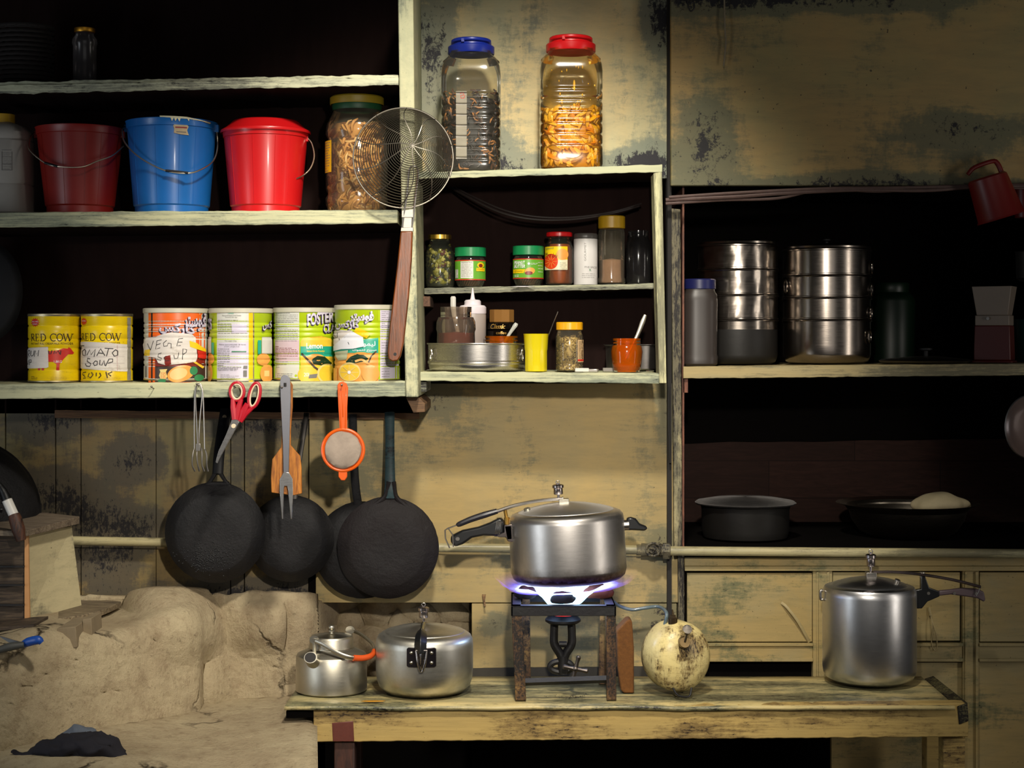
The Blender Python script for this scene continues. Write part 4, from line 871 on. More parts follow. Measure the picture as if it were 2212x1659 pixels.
A_ = Art(o.k, o.px, o.pyb, None, depth=lambda x, z: -61.5, e=.15); A_.rect(987, 206, 1010, 350, plain('white_paper_slip', '#9d978c', .6, .3, 30)); A_.stroke([(996, 212), (998, 210), (1003, 210), (1004, 214), (997, 216), (998, 221), (1004, 221), (1006, 215)], 1.6, COWR); A_.done('paper_slip', t)
t, o, prof = sq_jar(1233, -.115, 81, 67.5, clear('clear_yellow_pet_jar', '#f6ecd0', .08, .13, '#a88c50'), 'square clear jar of yellow pickled strips with a red lid', LIDR, [52 + 23.3 * i for i in range(6)], True)
b = B(o.k); b.lathe([(0, 3), (50, 3), (53, 10), (53, 126), (46, 130), (0, 132)], 48, se=4.6); b.m = [1] * len(b.f); chips(b, 7, 66, 8, 128, 420, 27, 8, se=4.8, th=.19, curl=.3, depthj=.05)
b.mi = 2; r = random.Random(3)
for i in range(22): 
    x_, z_ = r.uniform(-52, 52), r.uniform(136, 225); b.ball((x_, -64.6, z_), r.uniform(.8, 2), sz=r.uniform(1, 2.5), n=6)
b.ball((5, -64.4, 175), 3, sz=4, n=8)
x = mesh('pickled_strips', b, PICK, t, sharp=60); x['kind'] = 'stuff'
for zc_, sg, w_ in ((180, 16, 24), (34, -14, 22)): b = B(o.k); b.tube([(x_, -67.5, zc_ + sg * math.sqrt(max(0, 1 - (x_ / w_) ** 2))) for x_ in range(-w_, w_ + 1, 2)], 1.5, 6); mesh('moulded_arch', b, PETC, t)

# ================================================================ BOX SHELF, UPPER TIER
GLASS = clear('jar_glass', '#e4e8e0', .06, .05, '#9aa090'); GLASSD = clear('dim_jar_glass', '#8f908e', .12, .12, '#5a5656')
def mid(px): return 622 + (612 - 622) * (px - 916) / 500
def low(px): return 803 + 3 * (px - 906) / 518
def jar(name, px, y, pyf, yf, top, prof, m, label, cat='jar', lid=None, lidm=None, lidz=12, se=None, n=40, group=None):
    o = stand(px, y, pyf, yf, top); t = thing(name, label, cat, o.loc, group=group); H = o.H
    b = B(o.k); b.lathe([(r, z if z >= 0 else H + z) for r, z in prof], n, se=se); mesh('jar_body', b, m, t)
    if lid: 
        b = B(o.k); b.lathe([(r, z if z > 0 else H + z) for r, z in lid], 48, fn=lambda r, a, z: r + (.35 if int((a + 7) * 11) % 2 and r > 10 else 0)); mesh('lid', b, lidm, t)
    return t, o
GOLD = metal('gold_lid_metal', '#c9a548', .25, '#7a5a20', .2)
# mixed pickle jar
t, o = jar('pickle_jar', 950, 0.010, mid(950), -.06, 507, [(0, 1), (27, 1), (31, 4), (32, 12), (32, 76), (28, 88), (22, 96), (22, 108)], GLASS, 'glass jar of olive green mixed pickle with a gold lid',
           lid=[(23, -11), (24.5, -10), (24.5, -1), (22, 0), (0, 0)], lidm=GOLD)
OLV = [plain('olive_pickle', '#8f8530', .35, .4, 60), plain('pale_cauliflower', '#c2b468', .4, .3, 60), plain('purple_onion', '#6a3a3a', .35, .4, 60), plain('dark_olive', '#2e2c12', .35, .4)]
b = B(o.k); b.lathe([(0, 3), (27, 3), (28, 8), (28, 74), (22, 84), (0, 88)], 30); b.m = [3] * len(b.f)
r = random.Random(4)
for i in range(300):
    a = r.uniform(-3.14, 3.14); z = r.uniform(9, 82); b.mi = r.choice((0, 0, 1, 2, 3)); b.ball((26 * math.cos(a), 26 * math.sin(a), z), r.uniform(3, 6), n=8, sz=r.uniform(.7, 1.2), nz=.4, seed=i)
x = mesh('mixed_pickle', b, OLV, t); x['kind'] = 'stuff'
# peanut butter jars
GLID = plain('green_lid_plastic', '#0e7a44', .4, .15, 10); PBUT = plain('brown_peanut_butter', '#7a5238', .5, .3, 40); PLAB = plain('green_label', '#5f9e2c', .4, .12)
pb0 = None
for i, (px, top, yy) in enumerate(((1016, 535, 0.0), (1141, 532, -.005))):
    t, o = jar('peanut_butter_jar', px, yy, mid(px) + .5, -.06, top, [(0, 1), (25, 1), (27, 3), (32, 16), (33, 19), (33, -34), (31, -24), (29, -20)], GLASS,
               'green-lidded peanut butter jar turned to its nutrition panel' if i == 0 else 'green-lidded peanut butter jar showing its PEANUT BUTTER front',
               lid=[(32.5, -20), (33.5, -19), (33.5, -1), (32, 0), (0, 0)], lidm=GLID, group='green-lidded peanut butter jars')
    H = o.H; b = B(o.k); b.lathe([(0, 2), (24, 2), (31, 16), (32, 20), (32, H - 34), (0, H - 33)], 36); mesh('peanut_butter', b, PBUT, t)
    b = B(o.k)
    for q in range(34):
        a = 2 * math.pi * q / 34; b.tube([(26.5 * math.cos(a), 26.5 * math.sin(a), 3), (32.6 * math.cos(a + .25), 32.6 * math.sin(a + .25), 16)], .7, 4)
    mesh('base_flutes', b, GLASS, t)
    A_ = Art(o.k, px, o.pyb, lambda z: 33.3); y0, y1 = top + 28, top + 71
    A_.rect(px - 33, y0, px + 33, y1, PLAB); A_.rect(px - 33, y0, px + 33, y0 + 2, COWR); A_.rect(px - 33, y1 - 2, px + 33, y1, COWR)
    if i == 0:
        A_.rect(996, y0 + 3, 1023, y1 - 4, WLAB); A_.text('Nutrition Facts', 998, y0 + 4, 1021, y0 + 7, BLK); A_.lines(998, y0 + 10, 1021, y1 - 8, 9, GREYP, .6, 41)
        A_.rect(985, y0 + 20, 991, y1 - 4, WLAB); A_.lines(986, y0 + 21, 990, y1 - 5, 9, GREYP, .8, 42)
        A_.ell(1038, y0 + 11, 7, 6, YTAPE); A_.rect(1029, y0 + 17, 1046, y0 + 24, YTAPE); A_.ell(1038, y0 + 12, 4, 4, MAROON); A_.text('crunchy', 1031, y0 + 18, 1045, y0 + 22, COWR)
    else:
        A_.text('PEANUT', 1111, y0 + 5, 1134, y0 + 12, WHT, shear=.2, offset=.02); A_.text('BUTTER', 1111, y0 + 13, 1134, y0 + 20, WHT, shear=.2, offset=.02)
        A_.poly([(1109, y0 + 23), (1134, y0 + 23), (1131, y0 + 31), (1109, y0 + 31)], YTAPE); A_.text('Crunchy', 1113, y0 + 25, 1129, y0 + 29.5, INKB, shear=.2)
        A_.ell(1144, y0 + 27, 11, 7.5, FRUIT, rot=-.2); A_.ell(1142, y0 + 31, 8, 4, MAROON); A_.ell(1142, y0 + 11, 2.5, 2.5, WHT); A_.lines(1146, y0 + 10, 1160, y0 + 12, 2, WHT, .6, 43); A_.lines(1161, y0 + 8, 1171, y0 + 28, 4, WHT, .6, 44); A_.lines(1113, y0 + 35, 1121, y0 + 38, 2, WHT, .8, 45)
    A_.done('label', t)
# paper scrap
o = stand(1128, -0.045, mid(1128), -.17); b = B(o.k); b.add([(-26, -2, .5), (-8, -6, .6), (14, -5, .5), (28, 0, .8), (10, 6, 3), (-10, 5, 3.2)], [[0, 1, 4, 5], [1, 2, 3, 4]]); b.v = [v for v in b.v]
solo('paper_scrap', b, WHT, 'crumpled white paper scrap under the right peanut butter jar', 'paper', loc=o.loc, solid=.0005)
# marmalade
JAMR = plain('orange_marmalade', '#a84a10', .35, .4, 50, spec=.6)
t, o = jar('marmalade_jar', 1208, 0.000, mid(1208), -.06, 502, [(0, 1), (25, 1), (30, 5), (31, 12), (31, -36), (28, -24), (24, -17), (24, -10)], GLASS, 'orange marmalade jar with a red lid and yellow fruit label',
           lid=[(26, -10), (28, -9), (28, -2), (26, 0), (0, 0)], lidm=LIDR); H = o.H
b = B(o.k); b.lathe([(0, 2), (26, 3), (28, 8), (28, H - 38), (24, H - 26), (0, H - 26)], 36); mesh('marmalade', b, JAMR, t)
A_ = Art(o.k, 1208, o.pyb, lambda z: 31.4); A_.rect(1176, 534, 1225, 584, YTAPE); A_.poly([(1176, 566), (1225, 562), (1225, 584), (1176, 584)], plain('cream_label', '#d8cfae', .4, .1))
A_.ell(1214, 551, 13, 12, FRUIT); A_.ell(1190, 566, 14.5, 16.5, plain('blood_orange_print', '#cf3a0e', .4, .2)); A_.text('Marmalade', 1178, 546, 1203, 556, INKB, shear=.3, slope=-3); A_.text('ORANGE', 1180, 537, 1196, 541, GRN, slope=2)
for a in range(0, 360, 40): A_.stroke([(1190 + 3 * math.cos(R(a)), 566 + 3 * math.sin(R(a))), (1190 + 12 * math.cos(R(a)), 566 + 14 * math.sin(R(a)))], .7, FRUIT)
A_.lines(1208, 569, 1223, 581, 4, GREYP, .6, 51); A_.done('label', t)
# white tin
t, o = jar('spice_tin', 1265, 0.000, mid(1265), -.06, 505, [(0, 0), (25.5, 0), (26, 1), (26, -12), (25, -11.5)], plain('white_spice_tin', '#cfccc9', .45, .15, 14), 'slim white printed tin with a grey lid', 'tin',
           lid=[(25.2, -12), (25.8, -11), (25.8, -3), (24, 0), (0, 0)], lidm=plain('grey_plastic_lid', '#4a4744', .4, .2))
A_ = Art(o.k, 1265, o.pyb, lambda z: 26.2); bm = font_bm('GOURMET'); w_ = max(v.co.x for v in bm.verts)
for v in bm.verts: x_, y_ = v.co.x, v.co.y; v.co = Vector((-(y_ * 6) , x_ * 40 / w_ + 50, 0))
A_.put(bm, GREYP); A_.text('FIVE SPICE', 1262, 576, 1288, 580, GREYP, slope=-1); A_.text('R', 1272, 582, 1276, 587, GRN); A_.lines(1256, 592, 1284, 600, 3, GREYP, .5, 53); A_.done('label', t)
# brown spice jar, empty jar
t, o = jar('spice_jar', 1321, 0.005, mid(1321), -.06, 467, [(0, 1), (27, 1), (30, 4), (30, 12), (28, 15), (29, -40), (27, -28)], PETC, 'tall clear jar half full of brown spice powder, mustard yellow lid',
           lid=[(28, -27), (29, -26), (29, -2), (27, 0), (0, 0)], lidm=plain('mustard_yellow_lid', '#a8830c', .45, .2)); b = B(o.k); b.lathe([(0, 3), (26, 3), (27, 8), (26.5, 52), (0, 56)], 32, fn=lambda r, a, z: r); mesh('spice_powder', b, plain('brown_spice_powder', '#8a6a56', .8, .25, 90), t)
t, o = jar('empty_jar', 1379, 0.030, mid(1381), -.06, 498, [(0, 1), (24, 1), (27, 5), (27, -30), (23, -18), (21, -12), (22, -8), (22, -1), (20, -1)], GLASSD, 'dark empty glass jar at the right end of the tier')

# ================================================================ BOX SHELF, LOWER TIER
STEEL = metal('steel_pot', '#c4c0ba', .22, '#7a7264', .25); STEELD = metal('dim_steel', '#8f8a84', .3, '#4a443c', .4)
o = stand(1031, -.085, low(1031) + .5, -.2, 741); H = o.H; t = thing('steel_cake_tin', 'round steel tin with ring handles at the left of the lower tier', 'tin', o.loc)
b = B(o.k); b.lathe([(0, 0), (96, 0), (103, 3), (105, 10), (105, 14), (107, 16), (107, 20), (105, 22), (106, H - 4), (109, H - 2), (109, H), (106, H), (103, H - 2), (102, 20), (98, 5), (0, 5)], 80); mesh('tin_body', b, STEEL, t)
for sgn in (-1, 1):
    b = B(o.k); a0 = -.5 if sgn > 0 else math.pi + .5
    c = Vector((108 * math.cos(a0), 108 * math.sin(a0), H - 14)); b.tube([c + Vector((sgn * 1.5 + 2 * sgn * abs(math.sin(q)), 0, 0)) + Vector((4 * sgn * math.cos(q) * .4, 6 * math.cos(q), -10 + 13 * math.sin(q))) for q in [2 * math.pi * i / 20 for i in range(20)]], 1.5, 6, closed=True); mesh('ring_handle', b, STEEL, t)
# things standing in the tin (on its floor)
def intin(px, y, top):
    q = stand(px, y, low(1031), -.2); q.loc.z = o.loc.z + 5.3 * o.k; q.pyb = 740 - (q.loc.z - HZ) / q.k; q.H = q.pyb - top; return q
def jar2(q, name, prof, m, label, cat='jar', lid=None, lidm=None, n=40, fn=None):
    t = thing(name, label, cat, q.loc); H = q.H; b = B(q.k); b.lathe([(r, z if z >= 0 else H + z) for r, z in prof], n, fn=fn); mesh('jar_body', b, m, t)
    if lid: b = B(q.k); b.lathe([(r, z if z > 0 else H + z) for r, z in lid], 48); mesh('lid', b, lidm, t)
    return t
q = intin(985, -.112, 662); t = jar2(q, 'cocoa_jar', [(0, 1), (36, 1), (42, 6), (42, 30), (41, 78), (43, 84), (42, 100), (38, 110), (34, -28), (33, -22), (34, -19), (32, -16), (34, -12), (34, -1), (32, 0)], clear('smeared_glass', '#e6dfd6', .14, .08, '#a8968a'), 'open glass jar of reddish brown powder with a pale spoon')
b = B(q.k); b.lathe([(0, 3), (36, 4), (39, 10), (38, 76), (0, 79)], 36, fn=lambda r, a, z: r * (1 - .03 * noise.noise(Vector((a * 4, z * .1, 0))))); mesh('brown_powder', b, plain('reddish_brown_powder', '#8a4028', .7, .4, 50, bump=.6), t)
q2 = intin(979, -.112, 640); b = B(q2.k); b.tube([(10, 0, 78), (2, 0, q2.H - 40), (0, 0, q2.H - 20), (0, 0, q2.H - 3), (0, 0, q2.H)], [4, 5, 6, 6, 4], 10, flat=.4); x = solo('plastic_spoon', b, plain('pale_plastic', '#b5b2aa', .4, .1), 'pale plastic spoon handle rising from the brown powder jar', 'spoon', loc=q2.loc)
q = intin(1021, -.046, 622); WPL = plain('white_squeeze_plastic', '#d6cdd2', .4, .08, 10, spec=.4)
t = thing('squeeze_bottle', 'white squeeze bottle with pointed nozzle behind the brown powder jar', 'bottle', q.loc); H = q.H
b = B(q.k); b.lathe([(0, 1), (26, 1), (29, 4), (29, 40), (27, 46), (27, 60), (29, 66), (29, H - 58), (27, H - 54)], 40); mesh('bottle_body', b, plain('translucent_squeeze', '#9a8f88', .4, .15, 10), t)
b = B(q.k); b.lathe([(29, H - 56), (29.5, H - 54), (29.5, H - 42), (26, H - 38), (19, H - 37), (18, H - 36), (18, H - 29), (15, H - 26), (6, H - 25), (4.6, H - 22), (1.4, H), (0, H)], 40); mesh('nozzle_cap', b, WPL, t)
q = intin(1084, -.032, 669); t = jar2(q, 'coffee_jar', [(0, 1), (26, 1), (32, 6), (33, 60), (33, 78), (28, 84), (34, -42), (31, -30), (27, -27)], clear('coffee_glass', '#5a5048', .15, .05, '#3a302a'), 'instant coffee jar with faceted gold lid and dark contents')
b = B(q.k); H = q.H; b.lathe([(27, H - 27), (27.5, H - 26), (27.5, H - 1), (26, H), (0, H)], 10); mesh('lid', b, plain('bronze_lid', '#9a6e38', .35, .15, 10, metal=.4), t, sharp=20)
b = B(q.k); b.lathe([(0, 3), (24, 3), (30, 8), (30, 78), (26, 84), (30, H - 46), (0, H - 44)], 30); mesh('coffee_granules', b, plain('dark_coffee', '#1d1512', .6, .4, 90, bump=.5), t)
A_ = Art(q.k, 1082, q.pyb, lambda z: 33.6); A_.text('Classic', 1058, 700, 1090, 711, plain('gold_print', '#b89048', .3, .1, metal=.5), shear=.3, offset=.01); A_.text('coffee', 1070, 716, 1092, 722, plain('gold_print_small', '#b89048', .3, .1, metal=.5)); A_.done('lettering', t)
q = intin(1083, -.108, 725); ORJ = plain('orange_jam', '#c9780e', .4, .25, 30)
t = jar2(q, 'jam_jar', [(0, 1), (32, 1), (37, 6), (37, -20), (34, -14), (36, -12), (36, -9), (35, -8), (36, -5), (36, -1), (34, 0)], clear('orange_smeared_glass', '#e6a850', .35, .1, '#b86a10'), 'low open jar of orange jam with a clear spoon')
b = B(q.k); b.lathe([(0, 3), (32, 3), (34, 8), (34, q.H - 18), (0, q.H - 16)], 36); mesh('jam', b, ORJ, t)
q2 = intin(1108, -.108, 697); b = B(q2.k); b.tube([(-18, 0, q2.H - 42), (-6, 0, q2.H - 22), (5, 0, q2.H - 6), (8, 0, q2.H - 1)], [3, 3.4, 5, 3.5], 10, flat=.5, sp=3); solo('clear_spoon', b, plain('milky_spoon_plastic', '#a9aaa2', .25, .1), 'short clear spoon leaning in the orange jam jar', 'spoon', loc=q2.loc)
# yellow cup with stick
CUPY = plain('yellow_cup_plastic', '#d6c312', .3, .12, 6, coat=.2)
o = stand(1158, -.145, low(1158) + .5, -.2, 721); H = o.H; t = thing('plastic_cup', 'bright yellow fluted plastic cup with a thin stick in it', 'cup', o.loc)
b = B(o.k); b.lathe([(0, 0), (23, 0), (24, 2), (24, 44), (25, 48), (27, H - 2), (27.8, H), (26, H), (23, 48), (21, 3), (0, 3)], 72, fn=lambda r, a, z: r * (1 + (.035 * (abs(math.sin(a * 6)) - .8) if z < 46 and r > 22.5 else 0))); mesh('cup_body', b, CUPY, t)
q = stand(1190, -.12, low(1158), -.2, 673); b = B(q.k); b.tube([(-27, 0, 20), (15, 0, q.H)], [1.4, 1.0], 6); solo('thin_stick', b, STEELD, 'thin grey stick leaning out of the yellow cup', 'stick', loc=q.loc)
# garlic jar
t, o = jar('garlic_jar', 1230, -.15, low(1230) + .5, -.2, 696, [(0, 1), (26, 1), (30, 5), (30, 14), (28, 17), (30, 24), (30, -32), (27, -22), (26, -17)], PETC, 'clear jar of crushed garlic with an amber yellow lid',
           lid=[(27, -17), (28.5, -16), (28.5, -1.5), (27, 0), (0, 0)], lidm=plain('amber_yellow_lid', '#e0a008', .35, .12))
GAR = [plain('crushed_garlic', '#c4ac6a', .5, .35, 60), plain('pale_garlic', '#dcc98e', .5, .3, 60), plain('brown_garlic', '#6b5530', .5, .3)]
b = B(o.k); b.lathe([(0, 3), (24, 3), (23, 8), (23, o.H - 34), (0, o.H - 30)], 32); chips(b, 3, 29.5, 6, o.H - 30, 520, 7, 12, th=.22, depthj=.06); x = mesh('crushed_garlic', b, GAR, t, sharp=60); x['kind'] = 'stuff'
A_ = Art(o.k, 1230, o.pyb, lambda z: 30.4); A_.rect(1247, 734, 1261, 782, plain('buff_label', '#c7a77a', .5, .15)); A_.lines(1249, 738, 1259, 774, 14, INKB, .8, 61); A_.rect(1247, 776, 1261, 780, COWR); A_.done('label', t)
# little packets
for px, y, w_, m, lab, rot in ((1256, -.17, 15, WLAB, 'small pale matchbox in front of the crushed garlic jar', .1), (1280, -.16, 12, plain('foil', '#b5b0ab', .3, .2, metal=.5), 'small foil packet right of the pale matchbox', -.2), (1318, -.12, 16, plain('dull_packet', '#77726a', .5, .2), 'dull grey packet behind the orange sauce jar', 0)):
    o = stand(px, y, low(px) + .5, -.2); b = B(o.k); b.box(-w_, w_, -10, 10, 0, 8 if w_ != 12 else 6); solo('small_packet', b, m, lab, 'packet', loc=o.loc, rot=(0, 0, rot), bevel=.0008)
# dark pot behind and sauce jar
o = stand(1366, .052, low(1366) + .5, -.2, 744); H = o.H; t = thing('small_pot', 'dim steel pot behind the orange sauce jar', 'pot', o.loc)
b = B(o.k); b.lathe([(0, 0), (50, 0), (56, 4), (58, H - 3), (62, H - 1), (62, H), (58, H), (55, H - 3), (54, 6), (0, 5)], 56); mesh('pot_body', b, STEELD, t)
t, o = jar('sauce_jar', 1354, -.145, low(1354) + .5, -.2, 730, [(0, 1), (26, 1), (29, 4), (32, 20), (34, 44), (32, 54), (28, 60), (28, -14), (30, -12), (30, -9), (29, -8), (30, -6), (30, -1), (28, 0)], clear('orange_coated_glass', '#f0a050', .45, .1, '#c8640e'), 'open glass jar smeared with orange chilli sauce')
b = B(o.k); b.lathe([(0, 3), (25, 3), (28, 8), (29, 18), (0, 22)], 32); mesh('sauce', b, plain('orange_chilli_sauce', '#d05a0c', .45, .35, 50, bump=.6), t)
q = stand(1384, -.145, low(1354), -.2, 678); b = B(q.k); b.tube([(-34, 0, 24), (-8, 0, q.H - 48), (4, 0, q.H - 18), (10, 0, q.H - 2)], [3.5, 4, 5.5, 3.5], 10, flat=.5, sp=4); solo('sauce_spoon', b, metal('spoon_handle', '#c9c2b4', .35), 'long pale spoon leaning to the right in the sauce jar', 'spoon', loc=q.loc)
q = stand(1404, -.165, low(1400), -.2); b = B(q.k); b.ball((0, 0, 2.2), 9, sz=.25, n=16); solo('bottle_cap', b, STEEL, 'small shiny cap near the right end of the lower tier', 'cap', loc=q.loc)

# ================================================================ RIGHT RECESS
def rsh(px): return 792 - 8 * (px - 1476) / 854
def steamer(px, y, top, Rr, levels, label, m, bot, botm=None):
    o = stand(px, y, rsh(px) - .6, -.01, top); H = o.H; t = thing('steamer_pot', label, 'pot', o.loc)
    zs = [o.pyb - q for q in levels]  # bottoms of tiers from low to high
    b = B(o.k); z1 = zs[0]; b.lathe([(0, 0), (Rr - 14, 0), (Rr - 5, 5), (Rr - 1, 14), (Rr, 20), (Rr, bot)], 72, fn=lambda r, a, z: r); mesh('pot_base', b, botm or m, t)
    if bot < z1 - 4:
        b = B(o.k); b.lathe([(Rr, bot), (Rr, z1 - 3)], 72, fn=lambda r, a, z: r + .8 * noise.noise(Vector((a * 5, z * .1, 2)))); mesh('pot_wall', b, m, t)
    zs2 = zs + [H - 16]
    for i in range(len(zs)):
        a0, a1 = zs2[i], zs2[i + 1]
        b = B(o.k); n = 6; b.lathe([(Rr - 4, a0 - 3), (Rr + 2.5, a0 - 3), (Rr + 3, a0 - 1), (Rr + 2.5, a0), (Rr, a0 + .5), (Rr + 2, a0 + 2), (Rr + 2, a0 + 4), (Rr, a0 + 5)] + [(Rr, a0 + 5 + (a1 - a0 - 8) * j / n) for j in range(1, n + 1)], 96, fn=(lambda r, a, z: r + .9 * noise.noise(Vector((a * 9, z * .06, 5))) + .5 * noise.noise(Vector((a * 22, z * .1, 1)))) if m is DENTST else None)
        mesh('steamer_tier', b, m, t)
    b = B(o.k); b.lathe([(Rr - 2, H - 19), (Rr + 3, H - 18), (Rr + 3, H - 16), (Rr, H - 13), (Rr + 1, H - 9), (Rr - 20, H - 4), (Rr - 60, H - 1), (8, H), (0, H)], 72); l = mesh('lid', b, m, t)
    return t, o
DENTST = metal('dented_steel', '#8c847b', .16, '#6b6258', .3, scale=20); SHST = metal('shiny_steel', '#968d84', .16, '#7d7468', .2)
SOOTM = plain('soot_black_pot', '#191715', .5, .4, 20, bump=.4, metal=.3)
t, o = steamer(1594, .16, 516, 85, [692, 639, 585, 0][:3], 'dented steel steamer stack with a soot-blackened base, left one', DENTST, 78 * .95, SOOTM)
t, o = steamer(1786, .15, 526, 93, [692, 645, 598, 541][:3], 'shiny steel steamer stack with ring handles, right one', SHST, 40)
H = o.H
for a_, z_ in ((-.35, 168), (-.42, 118), (-.3, 215), (-.55, 68), (math.pi + .25, 175)):
    b = B(o.k); c = Vector((96 * math.cos(a_), 96 * math.sin(a_), z_)); tn = Vector((-math.sin(a_), math.cos(a_), 0)); b.tube([c + tn * 8 * math.cos(q) + Vector((0, -1.5, -10 + 14 * math.sin(q))) for q in [2 * math.pi * i / 20 for i in range(20)]], 1.8, 6, closed=True); mesh('ring_handle', b, SHST, t)
b = B(o.k); b.lathe([(4, H - 1), (4, H + 4), (9, H + 6), (9, H + 9), (0, H + 10)], 20); mesh('lid_knob', b, BLKIRON, t)
# plastic bottle with blue lid
o = stand(1511, .05, rsh(1511) + .5, -.01, 603); t = thing('storage_bottle', 'cloudy plastic storage bottle with a dark blue lid beside the dented steamer', 'bottle', o.loc); H = o.H
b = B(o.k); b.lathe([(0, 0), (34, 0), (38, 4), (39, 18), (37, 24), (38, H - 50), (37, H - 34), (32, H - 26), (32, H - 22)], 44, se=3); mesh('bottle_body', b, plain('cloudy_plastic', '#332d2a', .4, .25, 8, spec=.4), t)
b = B(o.k); b.lathe([(34, H - 22), (35, H - 21), (35, H - 2), (33, H), (0, H)], 44); mesh('lid', b, plain('navy_lid', '#161a4a', .4, .2), t)
# green canister, lid, red and white mill, dark items
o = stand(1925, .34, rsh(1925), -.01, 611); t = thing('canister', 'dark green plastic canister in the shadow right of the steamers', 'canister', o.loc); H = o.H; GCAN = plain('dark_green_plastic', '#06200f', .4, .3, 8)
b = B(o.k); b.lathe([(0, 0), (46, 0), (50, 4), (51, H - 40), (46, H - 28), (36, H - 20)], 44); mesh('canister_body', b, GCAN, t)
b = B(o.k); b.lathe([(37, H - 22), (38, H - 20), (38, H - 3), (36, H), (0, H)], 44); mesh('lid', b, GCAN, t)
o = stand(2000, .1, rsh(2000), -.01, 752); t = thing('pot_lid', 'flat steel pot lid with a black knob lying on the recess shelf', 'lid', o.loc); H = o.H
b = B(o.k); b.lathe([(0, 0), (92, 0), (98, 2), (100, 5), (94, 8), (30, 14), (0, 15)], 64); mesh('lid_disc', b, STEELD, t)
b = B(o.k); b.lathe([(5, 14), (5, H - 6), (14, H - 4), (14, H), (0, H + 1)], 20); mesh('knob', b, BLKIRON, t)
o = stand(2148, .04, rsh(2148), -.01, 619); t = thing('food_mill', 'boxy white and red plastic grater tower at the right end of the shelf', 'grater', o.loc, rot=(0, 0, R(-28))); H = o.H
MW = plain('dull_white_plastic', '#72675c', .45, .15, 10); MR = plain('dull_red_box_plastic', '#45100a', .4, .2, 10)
def frust(b, z0, z1, a0, b0, a1, b1):
    b.add([(-a0, -b0, z0), (a0, -b0, z0), (a0, b0, z0), (-a0, b0, z0), (-a1, -b1, z1), (a1, -b1, z1), (a1, b1, z1), (-a1, b1, z1)], [[3, 2, 1, 0], [4, 5, 6, 7], [0, 1, 5, 4], [1, 2, 6, 5], [2, 3, 7, 6], [3, 0, 4, 7]])
b = B(o.k); frust(b, 0, 5, 44, 28, 42, 26); frust(b, 5, 80, 39, 25, 37, 24); mesh('red_base', b, MR, t, bevel=.002)
b = B(o.k); frust(b, 80, 102, 36, 24, 36, 24); frust(b, 102, H, 33, 23, 42, 30); mesh('white_hopper', b, MW, t, bevel=.0015)
b = B(o.k)
b.tube([(-8, -24, 95), (-8, -28, 95)], 3.4, 12); mesh('screw', b, STEELD, t)
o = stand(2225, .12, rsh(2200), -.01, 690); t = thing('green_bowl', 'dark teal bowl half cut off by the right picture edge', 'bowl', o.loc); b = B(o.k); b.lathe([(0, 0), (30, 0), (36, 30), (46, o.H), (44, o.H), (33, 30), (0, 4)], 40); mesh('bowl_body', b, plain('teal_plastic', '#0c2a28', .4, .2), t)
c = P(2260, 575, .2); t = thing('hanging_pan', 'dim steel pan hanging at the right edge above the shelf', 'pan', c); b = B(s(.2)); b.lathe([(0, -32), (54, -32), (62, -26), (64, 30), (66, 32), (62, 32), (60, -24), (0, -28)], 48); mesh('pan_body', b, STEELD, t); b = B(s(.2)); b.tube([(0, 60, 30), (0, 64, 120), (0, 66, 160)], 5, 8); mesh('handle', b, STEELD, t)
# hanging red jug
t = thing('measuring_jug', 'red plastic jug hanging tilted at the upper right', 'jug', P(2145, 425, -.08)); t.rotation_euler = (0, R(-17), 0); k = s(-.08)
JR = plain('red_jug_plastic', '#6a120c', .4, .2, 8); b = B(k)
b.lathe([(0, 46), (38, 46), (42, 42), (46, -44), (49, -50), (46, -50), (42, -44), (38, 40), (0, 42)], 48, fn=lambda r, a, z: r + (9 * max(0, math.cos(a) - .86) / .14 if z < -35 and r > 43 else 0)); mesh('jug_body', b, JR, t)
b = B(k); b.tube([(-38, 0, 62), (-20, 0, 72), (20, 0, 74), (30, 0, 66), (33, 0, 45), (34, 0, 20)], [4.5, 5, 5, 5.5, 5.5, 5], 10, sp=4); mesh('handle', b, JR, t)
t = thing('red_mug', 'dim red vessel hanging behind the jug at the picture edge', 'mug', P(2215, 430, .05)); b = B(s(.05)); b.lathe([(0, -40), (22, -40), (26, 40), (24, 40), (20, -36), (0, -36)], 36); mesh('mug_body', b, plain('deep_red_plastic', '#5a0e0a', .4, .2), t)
# hanging round lid at right edge
t = thing('enamel_plate', 'round pale enamel plate hanging at the right edge, half cut off', 'plate', P(2225, 922, -.03)); k = s(-.03)
b = B(k); b.T = Matrix.Rotation(R(90), 4, 'X'); b.lathe([(0, 10), (30, 10), (42, 6), (48, 0), (52, -1), (53, 2), (49, 5), (43, 10), (30, 13), (0, 13)], 56); b.T = None; b.v = [Vector((v.x, v.y, v.z * 1.27)) for v in b.v]; mesh('plate_disc', b, plain('greyish_enamel', '#7d6a62', .25, .3, 14, metal=.3, coat=.3), t)
b = B(k); b.tube([(53 * math.cos(a), 1, 67 * math.sin(a)) for a in [2 * math.pi * i / 56 for i in range(56)]], 2.6, 6, closed=True); mesh('rolled_rim', b, STEELD, t)
b = B(k); b.tube([(0, 2, 66), (0, 6, 95), (0, 8, 110)], 1.2, 6); mesh('hanging_loop', b, STEELD, t)
